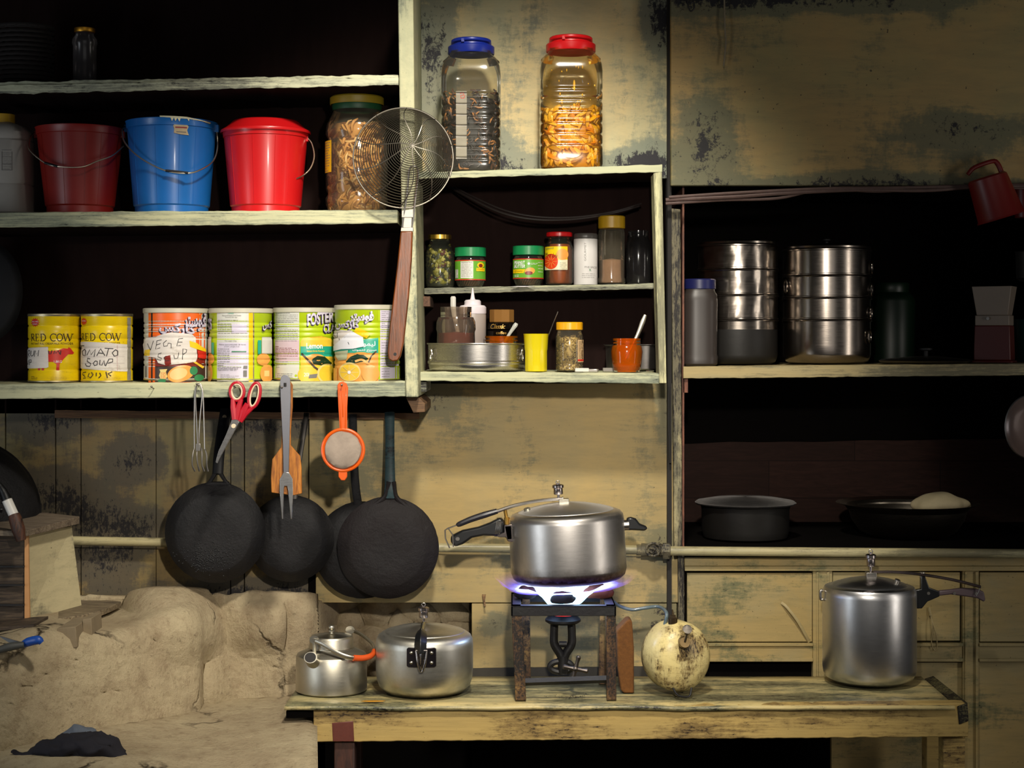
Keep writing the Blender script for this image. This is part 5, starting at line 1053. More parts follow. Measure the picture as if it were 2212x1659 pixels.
# pots on the counter
def cnt(px, y, top): o = stand(px, y, 1183, -.012, top); o.loc.z = P(0, 1184, -.012).z + .0005; o.pyb = 740 - (o.loc.z - HZ) / o.k; o.H = o.pyb - top; return o
o = cnt(1610, .16, 1080); H = o.H; t = thing('black_pot', 'squat soot-black pot with a crumpled lid in the lower recess', 'pot', o.loc)
b = B(o.k); b.lathe([(0, 0), (80, 0), (90, 5), (94, 20), (94, H - 20), (96, H - 12), (98, H - 6)], 64, fn=lambda r, a, z: r + .8 * noise.noise(Vector((a * 3, z * .05, 2)))); mesh('pot_body', b, SOOTM, t)
b = B(o.k); b.lathe([(106, H - 8), (108, H - 5), (104, H - 2), (70, H + 4), (30, H + 7), (0, H + 7)], 72, fn=lambda r, a, z: r + (2.2 * noise.noise(Vector((a * 5, 1, 3))) if r > 60 else 0)); x = mesh('lid', b, metal('tarnished_lid', '#b8b4b2', .4, '#3a3638', .5), t, solid=.001)
o = cnt(1960, .22, 1086); H = o.H; t = thing('steel_bowl', 'wide dim steel bowl holding a lump of dough in the lower recess', 'bowl', o.loc)
b = B(o.k); b.lathe([(0, 0), (84, 0), (104, 12), (120, 36), (126, 60), (128, H - 14), (134, H - 6), (150, H - 1), (152, H), (148, H + 1), (130, H - 4), (122, 50), (100, 14), (0, 6)], 96); mesh('bowl_body', b, metal('dim_bowl_steel', '#8e8578', .24, '#4a4238', .4), t)
b = B(o.k); b.ball((0, 0, 0), 60, sy=.7, sz=.42, n=40, nz=.22, seed=3); solo('dough_lump', b, plain('pale_dough', '#c2b38e', .7, .3, 26, bump=.8), 'pale lump of dough or cauliflower resting in the steel bowl', 'dough', loc=o.loc + Vector((68 * o.k, -.01, (H - 2) * o.k)), sharp=180)
# ================================================================ HANGING THINGS
def hang(name, label, cat, px, py, y, group=None):
    """empty at the hanging point; local pixel units, (px-x, depth, py up)"""
    t = thing(name, label, cat, P(px, py, y), group=group); t_ = St(); t_.t = t; t_.k = s(y); t_.x = px; t_.y = py; return t_
def L(h, x, y, d=0): return Vector((x - h.x, d, h.y - y))
BS = metal('tool_steel', '#a8a39c', .3, '#5a4a3c', .35); SCR = plain('red_scissor_grip', '#b01426', .4, .1); SCC = plain('cream_grip_lining', '#d8c0a0', .4, .1)
# tongs
h = hang('wire_tongs', 'steel wire tongs hanging from a nail, leftmost of the hanging tools', 'tongs', 430, 830, -.292)
b = B(h.k); b.tube([L(h, *p) for p in ((420, 970, 0), (420, 900, 0), (421, 850, 0), (425, 833, 0), (430, 829, 0), (435, 833, 0), (437, 850, 0), (433, 900, -2), (430, 958, -2))], 1.5, 8, sp=4); mesh('left_wire', b, BS, h.t)
b = B(h.k); b.tube([L(h, *p) for p in ((443, 970, -3), (441, 900, -3), (439, 850, -3), (434, 834, -3), (429, 831, -4), (425, 836, -4), (423, 856, -4), (425, 900, -4), (428, 958, -4))], 1.5, 8, sp=4); mesh('right_wire', b, BS, h.t)
b = B(h.k); b.box(424 - 430, 434 - 430, -6, 2, 830 - 974, 830 - 958); mesh('slider', b, BS, h.t, bevel=.0005)
for xs_ in ((420, 417, 416, 421), (427, 426, 428, 431), (436, 437, 437, 441), (442, 447, 447, 449)):
    b = B(h.k); b.tube([L(h, xs_[0], 968), L(h, xs_[1], 983, -3), L(h, xs_[2], 1004, -3), L(h, xs_[3], 1018, 0)], [1.6, 1.8, 1.6, 2.2], 7, sp=4); mesh('prong', b, BS, h.t)
# scissors
h = hang('scissors', 'red handled kitchen scissors hanging open on the shelf edge', 'scissors', 511, 830, -.293)
def ringp(cx, cy, rx, ry, rot, n=20): 
    return [(cx + rx * math.cos(a) * math.cos(rot) - ry * math.sin(a) * math.sin(rot), cy + rx * math.cos(a) * math.sin(rot) + ry * math.sin(a) * math.cos(rot)) for a in [2 * math.pi * i / n for i in range(n)]]
b = B(h.k); b.tube([L(h, x, y, 0) for x, y in ringp(512, 846, 14.5, 19, 0)], 4.2, 8, closed=True); b.tube([L(h, 503, 862), L(h, 504, 880), L(h, 508, 906)], [5, 7, 8], 8); b.tube([L(h, 521, 862), L(h, 514, 885), L(h, 510, 906)], [5, 7, 7], 8); hd = mesh('handle', b, SCR, h.t)
b = B(h.k); b.tube([L(h, x, y, -2) for x, y in ringp(512, 846, 11, 16, 0)], 2.2, 8, closed=True); mesh('grip_lining', b, SCC, hd)
b = B(h.k); b.tube([L(h, x, y, 4) for x, y in ringp(549, 854, 11, 27, .22)], 4.2, 8, closed=True); b.tube([L(h, 534, 872, 4), L(h, 525, 890, 4), L(h, 517, 910, 3)], [6, 9, 6], 8); b.tube([L(h, 546, 880, 4), L(h, 530, 894, 4), L(h, 519, 911, 3)], [4, 6, 5], 8); hd = mesh('handle', b, SCR, h.t)
b = B(h.k); b.tube([L(h, x, y, 2) for x, y in ringp(549, 854, 8, 23.5, .22)], 2.0, 8, closed=True); mesh('grip_lining', b, SCC, hd)
b = B(h.k); b.prism([(x - 511, 830 - y) for x, y in ((502, 903), (514, 906), (516, 914), (498, 945), (484, 972), (470, 1001), (466, 998), (472, 975), (488, 940), (497, 918))], -3, -1); mesh('blade', b, metal('scissor_blade', '#c5c2be', .22), h.t, bevel=.0003)
b = B(h.k); b.prism([(x - 511, 830 - y) for x, y in ((508, 905), (518, 910), (505, 935), (486, 970), (470, 1000), (480, 965), (498, 928))], 0, 2); mesh('blade', b, BS, h.t, bevel=.0003)
b = B(h.k); b.tube([L(h, 505, 920, -5), L(h, 505, 920, 3)], 4.8, 14); mesh('rivet', b, plain('pale_rivet', '#d8c8a8', .4, .1), h.t)
# wooden spatula and fork
WSP = woodm('orange_wood', '#c07a2a', '#7a4212', (30, 20, 3), .45, .35)
h = hang('wooden_spatula', 'worn orange wooden spatula hanging behind the steel fork', 'spatula', 620, 836, -.288)
b = B(h.k); b.prism([(x - 620, 836 - y) for x, y in ((610, 824), (626, 822), (632, 832), (632, 880), (628, 930), (628, 962), (648, 985), (651, 1010), (652, 1066), (636, 1070), (600, 1066), (586, 1064), (585, 1030), (588, 992), (607, 966), (609, 930), (606, 880), (606, 835))], 0, 7); mesh('spatula_body', b, WSP, h.t, bevel=.0012)
h = hang('carving_fork', 'long steel two-pronged fork hanging over the wooden spatula', 'fork', 616, 828, -.298)
b = B(h.k); pts = ((607, 815), (612, 810), (620, 810), (627, 818), (628, 860), (626, 920), (624, 1022), (612, 1022), (611, 960), (606, 860), (605, 822))
b.prism([(x - 616, 828 - y) for x, y in pts], 0, 2.5); mesh('handle', b, metal('grey_fork_handle', '#8f8f95', .35, '#6a6866', .2), h.t, bevel=.0006)
b = B(h.k); b.tube([L(h, 616, 827, -1), L(h, 616, 835, -1)], 3, 10); x = mesh('hanging_hole', b, BLK, h.t)
b = B(h.k); b.prism([(x - 616, 828 - y) for x, y in ((612, 1020), (624, 1020), (632, 1034), (633, 1060), (631, 1121), (628, 1121), (622, 1058), (620, 1050), (615, 1050), (613, 1058), (612, 1121), (609, 1121), (604, 1060), (604, 1036))], -1, 1.8); mesh('fork_head', b, metal('bright_fork_head', '#d0cecb', .25), h.t, bevel=.0008)
# orange strainer
ORP = plain('orange_strainer_plastic', '#dd5a10', .35, .15, 12, coat=.2)
h = hang('tea_strainer', 'orange plastic strainer with a pale cloth bowl hanging from a nail', 'strainer', 741, 832, -.294)
b = B(h.k); b.tube([L(h, x, y) for x, y in ringp(741, 972, 44.5, 44.5, 0, 48)], 3.6, 8, closed=True); b.tube([L(h, x, y, 2) for x, y in ringp(741, 972, 40, 40, 0, 48)], 2.4, 8, closed=True); mesh('rim', b, ORP, h.t)
b = B(h.k); b.prism([(x - 741, 832 - y) for x, y in ((729, 832), (733, 826), (742, 824), (749, 829), (752, 838), (750, 880), (750, 929), (734, 930), (731, 880))], -1, 4); b.tube([L(h, 733, 836, -2), L(h, 735, 880, -2), L(h, 737, 928, -2)], 1.4, 6); b.tube([L(h, 748, 836, -2), L(h, 747, 880, -2), L(h, 746, 928, -2)], 1.4, 6); b.tube([L(h, 740, 845, -2), L(h, 741, 900, -2)], 1.4, 6); mesh('handle', b, ORP, h.t, bevel=.0008)
b = B(h.k); b.prism([(x - 741, 832 - y) for x, y in ((731, 1014), (750, 1014), (750, 1030), (745, 1038), (737, 1038), (731, 1030))], -1, 4); mesh('rest_tab', b, ORP, h.t, bevel=.0015)
b = B(h.k); b.T = Matrix.Translation(L(h, 741, 972)) @ Matrix.Rotation(R(90), 4, 'X'); b.lathe([(40, 2), (38, 7), (31, 10), (20, 12), (0, 12)], 48, fn=lambda r, a, z: r + (1.5 * noise.noise(Vector((a * 3, z * .2, 0))) if r > 5 else 0)); b.T = None
CLOTH = plain('dusty_cloth_bowl', '#a39384', .85, .6, 26, bump=.8); mesh('cloth_bowl', b, CLOTH, h.t)
b.v  # mesh kept
# skimmer (spider strainer)
h = hang('wire_skimmer', 'large round wire skimmer with a brown wooden handle in front of the post', 'skimmer', 871, 341, -.315)
SK = metal('skimmer_wire', '#7d786e', .32, '#7a6f60', .3)
hub = Vector((22, -34, 23)); Rr = 108
def ringat(q): return Vector((hub.x * (1 - q * q), -34 * (1 - q * q), hub.z * (1 - q * q)))
b = B(h.k)
b.tube([(Rr * math.cos(a), 0, Rr * math.sin(a)) for a in [2 * math.pi * i / 80 for i in range(80)]], 1.9, 7, closed=True); mesh('rim', b, SK, h.t)
for i in range(1, 27):
    q = i / 27.0; c = ringat(q); b = B(h.k); n = 28 + i * 2
    b.tube([c + Vector((Rr * q * math.cos(a), 0, Rr * q * math.sin(a))) for a in [2 * math.pi * j / n for j in range(n)]], .9, 4, closed=True); mesh('mesh_ring', b, SK, h.t)
for j in range(10):
    a = R(12 + 36 * j); b = B(h.k); b.tube([ringat(q / 8) + Vector((Rr * q / 8 * math.cos(a + .25 * math.sin(q / 8 * 3)), -1, Rr * q / 8 * math.sin(a + .25 * math.sin(q / 8 * 3)))) for q in range(9)], 1.1, 5); mesh('spoke', b, SK, h.t)
b = B(h.k); b.tube([L(h, x, y, d) for x, y, d in ((868, 500, -2), (872, 470, -4), (880, 420, -8), (884, 378, -16), (888, 364, -20), (896, 361, -20), (903, 366, -18), (904, 380, -14), (899, 420, -8), (893, 470, -4), (889, 500, -2))], 1.9, 8, sp=4); mesh('handle_wire', b, BS, h.t)
b = B(h.k); b.prism([(x - 871, 341 - y) for x, y in ((868, 455), (893, 452), (893, 470), (868, 470))], -6, 4); b.prism([(x - 871, 341 - y) for x, y in ((867, 492), (893, 492), (893, 500), (866, 500))], -7, 5); b.prism([(x - 871, 341 - y) for x, y in ((872, 470), (890, 470), (889, 492), (871, 492))], -3, 2)
mesh('ferrule', b, metal('ferrule_steel', '#8c867e', .35), h.t, bevel=.0004)
b = B(h.k); b.prism([(x - 871, 341 - y) for x, y in ((866, 500), (892, 500), (890, 560), (884, 640), (873, 740), (866, 770), (860, 779), (848, 781), (840, 776), (838, 760), (843, 700), (853, 620), (861, 550))], -9, 5); hd = mesh('wooden_handle', b, woodm('red_brown_handle', '#7d3e0c', '#4c2506', (26, 26, 2.5), .35, .25), h.t, bevel=.0025)
b = B(h.k); b.tube([L(h, 854, 765, -9.6), L(h, 854, 765, -8)], 3.6, 14); mesh('hanging_hole', b, BLK, hd)

# ---------------- pans
PANI = ironm('sooty_iron_pan'); PANC = plain('charred_crust', '#0c0c0e', .45, .6, 60, spec=.35, bump=1.0); PANR = ironm('rusty_iron_pan', '#171011', '#5a4030')
def pan(label, cx, cy, r0, r1, dep, y, m, hpts, hw, hm, flat=.35, hang_=None, group='black iron pans'):
    t = thing('frying_pan', label, 'pan', P(cx, cy, y), group=group); k = s(y); b = B(k)
    b.T = Matrix.Rotation(R(90), 4, 'X')
    b.lathe([(0, dep), (r1 * .5, dep + .6), (r1 - 5, dep), (r1, dep - 3), (r1 + (r0 - r1) * .5, dep * .5), (r0 - 1, 2), (r0 + 1, 0), (r0 - 1, -1.5), (r1 - 1, dep - 8), (0, dep - 6)], 80,
            fn=lambda r, a, z: r + 1.1 * noise.noise(Vector((a * 2, z * .1, cx))) + (.8 * noise.noise(Vector((a * 9, z, cy))) if r > r0 - 4 else 0))
    b.T = None; mesh('pan_body', b, m, t)
    b = B(k); b.tube([(x - cx, d, cy - yy) for x, yy, d in hpts], hw, 12, sp=4, flat=flat); mesh('handle', b, hm, t)
    return t, k
# behind ones first
t, k = pan('black iron pan hanging partly behind the blue-handled pan', 783, 1188, 104, 84, 22, -.042, PANI, [(775, 1095, -4), (770, 1060, -8), (766, 1020, -2), (763, 960, 8), (760, 896, 20)], [9, 9, 9, 8.5, 9], PANI)
t, k = pan('small black pan with a thin dark steel handle, behind the spatula', 628, 1163, 93, 72, 26, -.070, PANI, [(636, 1080, -6), (641, 1040, -2), (648, 980, 12), (655, 920, 32), (657, 894, 44)], [7, 5, 5, 5.5, 6], metal('dull_handle_steel', '#4a4744', .4))
t, k = pan('big charred black pan with a wide black plastic handle, leftmost', 465, 1150, 108, 84, 30, -.102, PANI, [(471, 1024, -4), (471, 980, 14), (473, 930, 46), (475, 887, 74)], [12, 12, 12.5, 12], plain('black_bakelite_handle', '#0c0c0e', .45, .2, 20), flat=.4)
b = B(k)
for sx_ in (-1, 1): b.tube([(6 + sx_ * 26, 0, 1150 - 1052), (6 + sx_ * 14, -2, 1150 - 1036), (6 + sx_ * 6, -2, 1150 - 1022)], [5, 4, 5], 8, sp=3)
b.tube([(-16, 0, 104), (30, 0, 104)], 6, 8); mesh('handle_bracket', b, PANI, t)
b = B(k); b.tube([(10, 57, 1150 - 903), (10, 59, 1150 - 903)], 4.5, 12); mesh('hanging_hole', b, plain('pale_hole', '#5a4c34', .7, .2), t)
b = B(k); r = random.Random(4)
for i in range(420): b.ball((-14 + 24 * r.gauss(0, 1), -30.4, -48 + 14 * r.gauss(0, 1)), r.uniform(.6, 2.0), sy=.6, n=6)
x = mesh('burnt_crust', b, PANC, t); x['kind'] = 'stuff'
t, k = pan('wide black iron pan with a chipped blue-green handle, rightmost', 838, 1183, 109, 84, 20, -.080, PANR, [(843, 1075, -2), (843, 1052, -4), (842, 1010, 6), (840, 950, 28), (838, 893, 50)], [15, 12, 10.5, 10, 11], paint('chipped_blue_green_handle', '#2d4448', '#26393c', '#1a1e20', '#121112', wear=.5, dark=.62, scale=4, rough=.5), flat=.45)
b = B(k)
for sx_ in (-1, 1): b.tube([(8 + sx_ * 5, -6, 1183 - 1040), (6 + sx_ * 12, -5, 1183 - 1072), (4 + sx_ * 34, -3, 1183 - 1092)], [5, 5, 6], 8, sp=4)
b.ball((-14, -6, 90), 4, sy=.6, n=10); b.ball((26, -6, 90), 4, sy=.6, n=10); mesh('handle_fork', b, PANR, t)
# nails for pans
# ================================================================ BENCH THINGS
BENZ = BZ + .0006
def onb(px, y, top): o = St(); o.k = s(y); o.loc = Vector(((px - 1106) * o.k, y, BENZ)); o.pyb = 740 - (BENZ - HZ) / o.k; o.px = px; o.H = o.pyb - top; return o
ALU = metal('worn_aluminium', '#cdcac0', .34, '#8a8468', .45, brush=(1, 1, 8), sootz=(.006, .012)); ALU2 = metal('brushed_cooker', '#c9c8c8', .26, '#7c7a76', .25, brush=(1, 1, 30), sootz=(.004, .007), soot='#1c1712'); STL = metal('cooker_steel', '#d2cdc8', .29, '#6e6258', .25, brush=(1, 1, 30), sootz=(.012, .03), soot='#3a2a1e')
KET = metal('kettle_aluminium', '#b9b4a6', .33, '#847d62', .4, brush=(1, 1, 8)); BAK = plain('black_bakelite', '#131416', .35, .15, 20, coat=.2); BRASS = metal('brass_valve', '#b08a44', .35, '#5a4424', .4)
def weight(t, k, x, y0, z0, hh, sc=1.0):
    b = B(k); b.lathe([(3, z0), (3, z0 + hh * .3), (9 * sc, z0 + hh * .32), (10 * sc, z0 + hh * .36), (9.5 * sc, z0 + hh * .62), (12 * sc, z0 + hh * .66), (12 * sc, z0 + hh * .78), (9 * sc, z0 + hh * .82), (3, z0 + hh * .84), (3, z0 + hh * .9), (0, z0 + hh * .9)], 28, c=(x, y0, 0))
    wt = mesh('pressure_weight', b, metal('weight_steel', '#b5aba8', .2, '#6a5a58', .3), t)
    b = B(k); b.tube([(x + 4 * math.cos(a), y0, z0 + hh * .93 + 4 * math.sin(a)) for a in [2 * math.pi * i / 16 for i in range(16)]], 1.1, 6, closed=True); mesh('weight_ring', b, BS, wt)
# kettle
o = onb(716, -.205, 1345); H = o.H; t = thing('kettle', 'small dull aluminium kettle with an orange-wrapped handle', 'kettle', o.loc); t.scale = (1, 1, .865)
b = B(o.k); b.lathe([(0, 0), (74, 0), (77, 3), (77, 6), (76, 86), (73, 92), (50, 104), (47, 108), (47, 110), (0, 110)], 72); mesh('kettle_body', b, KET, t)
b = B(o.k); b.lathe([(49, 107), (49, 109), (47.5, 111), (47, 131), (43, 136), (20, 140), (6, 142), (4, 145), (7, 147), (7, 149), (4, 150)], 56); b.ball((0, 0, 156), 7, n=16); mesh('lid', b, KET, t)
b = B(o.k); b.tube([(-30, -62, 84), (-33, -78, 94), (-34, -92, 101)], [17, 15, 14], 20, sp=3); mesh('spout', b, KET, t)
b = B(o.k); b.tube([(-34.3, -92.5, 101.5), (-34.4, -93.4, 101.9)], 12, 20); mesh('spout_opening', b, BLK, t)
for x_, y_, zz in ((-31, -50, 133), (36, 46, 138)):
    b = B(o.k); b.tube([(x_, y_, 100), (x_, y_, zz)], [4, 5], 8, flat=.5); b.tube([(x_, y_ - 2, zz + 3), (x_, y_ + 2, zz + 3)], 10, 18); b.tube([(x_, y_ - 3.5, zz + 3), (x_, y_ + 3.5, zz + 3)], 3.5, 12); mesh('handle_lug', b, KET, t)
b = B(o.k); hp = [(-28, -54, 134), (-8, -64, 126), (20, -72, 108), (48, -72, 96), (72, -58, 92), (91, -30, 94), (93, 0, 100), (84, 25, 112), (60, 42, 130), (38, 48, 140)]; b.tube(hp, 5.5, 10, sp=5, flat=.35); mesh('bail_handle', b, KET, t)
b = B(o.k); b.tube([(54, -70, 95), (72, -58, 92), (86, -42, 92.5), (92, -24, 95), (93, -8, 98)], 7.6, 12, sp=5, flat=.75); mesh('handle_wrap', b, plain('orange_handle_wrap', '#d2521c', .4, .15), t)
# cooker with black front handle
o = onb(917, -.22, 1293); H = o.H; t = thing('pressure_cooker', 'stained squat pressure cooker with its handle facing the viewer', 'pressure cooker', o.loc, group='pressure cookers'); t.scale = (1, 1, .86)
Rk = 103
b = B(o.k); b.lathe([(0, 0), (70, 0), (88, 6), (98, 18), (103, 34), (105, 60), (105, 120), (104, 132), (100, 142), (92, 149), (87, 151), (85, 148), (0, 148)], 84); mesh('cooker_body', b, ALU, t)
b = B(o.k); b.lathe([(88, 146), (87, 151), (84, 154), (60, 162), (30, 168), (0, 170)], 84); mesh('lid', b, ALU, t)
weight(t, o.k, -2, 0, 168, 54, 1.0)
b = B(o.k); b.tube([(-2, -8, 170), (-2, -40, 171), (-2, -84, 163)], 8, 12, flat=.6); mesh('lever', b, metal('cloudy_lever', '#b8b8a0', .2), t)
b = B(o.k); b.tube([(-2, -76, 166), (-2, -98, 160), (-2, -112, 146), (-2, -116, 120)], [10, 13, 13.5, 12.5], 4, sp=4, flat=1); mesh('black_grip', b, BAK, t, bevel=.0015)
b = B(o.k); q = lambda x, z: -math.sqrt(max(0, 105.6 ** 2 - x * x))
for z_ in (0,):
    n = 16; vs = []; 
    for i in range(n + 1):
        x_ = -32 + 62 * i / n; e = 3 if i in (0, n) else 0
        for zz in (84 + e, 132 - e): vs += [(x_, q(x_, 0) - 3, zz), (x_, q(x_, 0) + 2, zz)]
    fs = []
    for i in range(n): a = i * 4; fs += [[a, a + 4, a + 6, a + 2], [a + 1, a + 3, a + 7, a + 5], [a, a + 1, a + 5, a + 4], [a + 2, a + 6, a + 7, a + 3]]
    fs += [[0, 2, 3, 1], [n * 4, n * 4 + 1, n * 4 + 3, n * 4 + 2]]
b.add(vs, fs); br_ = mesh('bracket_plate', b, metal('dark_bracket', '#4a4448', .3, '#1c1a1c', .4), t, bevel=.0012)
for x_ in (-22, 20):
    for zz in (96, 120): b = B(o.k); b.ball((x_, q(x_, 0) - 3, zz), 4, n=12, sy=.7); mesh('rivet', b, KET, br_)
b = B(o.k); b.tube([(-11, -118, 128), (-8, -122, 100), (-3, -120, 80), (0, -119, 78), (3, -120, 80), (8, -122, 100), (11, -118, 128)], 2.4, 8, sp=4); b.tube([(-12, -119, 128), (12, -119, 128)], 2.4, 8); b.tube([(0, -112, 126), (-1, -116, 96), (0, -110, 80)], [7, 6, 3], 8); mesh('lock_hook', b, metal('hook_steel', '#a09a98', .22), t)
# tall cooker on the right
o = onb(1878, -.128, 1203); H = o.H; t = thing('pressure_cooker', 'tall brushed pressure cooker at the right end of the bench', 'pressure cooker', o.loc, group='pressure cookers')
b = B(o.k); b.lathe([(0, 0), (50, 1), (80, 6), (93, 13), (98, 22), (100, 34), (100, 190), (99, 200), (95, 207), (86, 210), (80, 210), (78, 207), (0, 207)], 84); mesh('cooker_body', b, ALU2, t)
b = B(o.k); b.lathe([(80, 206), (80, 210), (76, 214), (50, 222), (25, 227), (0, 229)], 84); mesh('lid', b, ALU2, t)
weight(t, o.k, 3, 0, 234, 52, .95)
b = B(o.k); b.box(-8, 14, -10, 10, 226, 238); mesh('lever_clamp', b, BS, t, bevel=.001)
b = B(o.k); b.tube([(8, 0, 238), (60, -2, 238), (120, -6, 232), (180, -10, 222), (236, -14, 208)], 3.2, 8, sp=4, flat=2.2); mesh('lever', b, metal('pinkish_lever', '#9a8a88', .35), t)
b = B(o.k); b.prism([(97, 160), (112, 160), (124, 175), (150, 186), (150, 197), (128, 205), (118, 232), (110, 232), (110, 202), (97, 200)], -7, 7); hd = mesh('handle_bracket', b, BAK, t, bevel=.0015)
b = B(o.k); b.prism([(148, 187), (175, 190), (205, 186), (232, 182), (246, 174), (250, 178), (246, 196), (232, 202), (200, 204), (170, 200), (148, 198)], -6, 6); mesh('handle', b, plain('faded_purple_handle', '#5f5054', .45, .2, 14), t, bevel=.003)
for x_ in (126, 182, 228): b = B(o.k); b.tube([(x_, -8, 193), (x_, 8, 193)], 3.4, 12); mesh('screw', b, BS, t)
b = B(o.k); b.tube([(114, 0, 226), (114, 0, 238)], 6, 12); mesh('latch_post', b, KET, t)
b = B(o.k); b.tube([(236, -13, 209), (232, -13, 196), (228, -12, 188)], 1.3, 6); mesh('latch_wire', b, BS, t)
b = B(o.k); b.tube([(-101, -4, 180), (-106, -4, 180), (-106, -4, 198), (-101, -4, 198)], 3, 8, sp=3); mesh('side_lug', b, BS, t)
b = B(o.k); b.tube([(52, -30, 219), (54, -32, 226)], 6, 10); mesh('safety_plug', b, BS, t)

# stove
o = onb(1218, -.21, 1300); t = thing('pressure_stove', 'square iron pressure stove on four legs in the middle of the bench', 'stove', Vector((P(1218, 0, -.21).x, -.21, BENZ)))
IRON = plain('black_iron_frame', '#161516', .5, .5, 40, spec=.4, bump=.8); LEGR = paint('burnt_flaking_leg', '#8a6a3a', '#5a3e24', '#3a2618', '#15100d', wear=.7, dark=.72, scale=4, streak=(1, 1, .6), bump=1)
T0 = t.location
def SP(px, py, y): return P(px, py, y) - T0
yf, yb = -.305, -.125
def wm(name, b, m, **kw): return mesh(name, b, m, t, **kw)
ztop = SP(0, 1309, yf).z; x0, x1 = SP(1104, 0, yf).x, SP(1331, 0, yf).x; f0, b0 = yf - T0.y, yb - T0.y; hh = .020
b = B(); b.box(x0, x1, f0, f0 + .004, ztop - hh, ztop); b.box(x0, x1, b0 - .004, b0, ztop - hh, ztop); b.box(x0, x0 + .004, f0, b0, ztop - hh, ztop); b.box(x1 - .004, x1, f0, b0, ztop - hh, ztop)
for y0_, y1_ in ((f0, f0 + .02), (b0 - .02, b0)): b.box(x0, x1, y0_, y1_, ztop - .003, ztop)
b.box(x0, x0 + .02, f0, b0, ztop - .003, ztop); b.box(x1 - .02, x1, f0, b0, ztop - .003, ztop); wm('top_frame', b, IRON, bevel=.001)
zb = .001
def leg(xt, xb, yt, ybm, w_=.0105):
    b = B(); n = 10; vs = []
    for i in range(n + 1):
        u = i / n; x_ = xt + (xb - xt) * u; y_ = yt + (ybm - yt) * u; z_ = (ztop - .012) * (1 - u) + zb * u
        j = .0008 * noise.noise(Vector((u * 9, xt * 50, 0)))
        vs += [(x_ - w_ + j, y_ - w_, z_), (x_ + w_, y_ - w_ + j, z_), (x_ + w_ + j, y_ + w_, z_), (x_ - w_, y_ + w_, z_)]
    fs = [[i * 4 + j, i * 4 + (j + 1) % 4, i * 4 + 4 + (j + 1) % 4, i * 4 + 4 + j] for i in range(n) for j in range(4)] + [[0, 3, 2, 1], [n * 4, n * 4 + 1, n * 4 + 2, n * 4 + 3]]
    b.add(vs, fs); wm('leg', b, LEGR, bevel=.001)
leg(SP(1116, 0, yf).x, SP(1125, 0, yf).x, f0 + .012, f0 + .006); leg(SP(1320, 0, yf).x, SP(1321, 0, yf).x, f0 + .012, f0 + .008, .0095); leg(SP(1136, 0, yb).x, SP(1138, 0, yb).x, b0 - .012, b0 - .02, .008); leg(SP(1304, 0, yb).x, SP(1300, 0, yb).x, b0 - .012, b0 - .02, .008)
b = B(); z_ = SP(0, 1455, -.23).z; b.tube([(SP(1128, 0, yf).x, f0 + .01, z_ - .004), (SP(1320, 0, yf).x, f0 + .01, z_ + .002)], .0075, 4); wm('cross_bar', b, IRON)
b = B(); b.tube([(x0 + .02, f0 + .01, z_), (x0 + .026, b0 - .016, z_)], .006, 4); wm('side_bar', b, IRON)
# burner head, vaporiser loop and valve
bx = SP(1216, 0, -.23).x; by = -.23 - T0.y
z1 = SP(0, 1333, -.23).z
RDG = plain('glowing_burner_plate', '#5a1210', .5, .3, 40, emit=('#ff2a08', 1.3))
b = B(); b.lathe([(0, z1 + .010), (.024, z1 + .010), (.029, z1 + .004)], 36, c=(bx, by, 0)); wm('burner_plate', b, RDG)
b = B(); b.lathe([(0, z1 - .012), (.030, z1 - .012), (.036, z1 - .008), (.036, z1 - .004), (.030, z1 + .002), (.029, z1 + .006)], 36, c=(bx, by, 0)); wm('burner_cup', b, IRON)
b = B(); 
for sg in (-1, 1): b.tube([(bx + sg * .017, by, z1 - .008), (bx + sg * .018, by, z1 - .035), (bx + sg * .017, by, z1 - .055), (bx + sg * .004, by, z1 - .078), (bx + .0, by, z1 - .105)], [.0085, .0085, .009, .009, .009], 10, sp=5)
b.tube([(bx - .008, by, z1 - .055), (bx + .008, by, z1 - .055)], .006, 8); b.tube([(bx, by, z1 - .078), (bx + .001, by, z1 - .115)], .011, 12); wm('vaporiser_tubes', b, IRON)
b = B(); zc = SP(0, 1440, -.23).z; b.tube([(bx - .004 + .017 * math.cos(a) * 1.3, by, zc + .011 * math.sin(a)) for a in [2 * math.pi * i / 24 for i in range(24)]], .0062, 8, closed=True); b.tube([(bx + .012, by, zc), (SP(1244, 0, -.26).x, by - .03, SP(0, 1444, -.26).z)], .005, 8); wm('fuel_loop', b, IRON)
b = B(); c = SP(1243, 1445, -.275)
for a in (75, 165, 255, 345): 
    a = R(a + (4 if a in (165, 345) else 0)); d = Vector((math.cos(a), 0, math.sin(a))); l = .027 if abs(math.sin(a)) > .5 else .026; b.tube([c, c + d * l * .5, c + d * l * .9, c + d * l], [.0052, .0036, .0052, .003], 10)
b.ball(c, .0065, n=12); wm('cross_valve_handle', b, metal('grey_valve_handle', '#6e6660', .4, '#4a403a', .4))
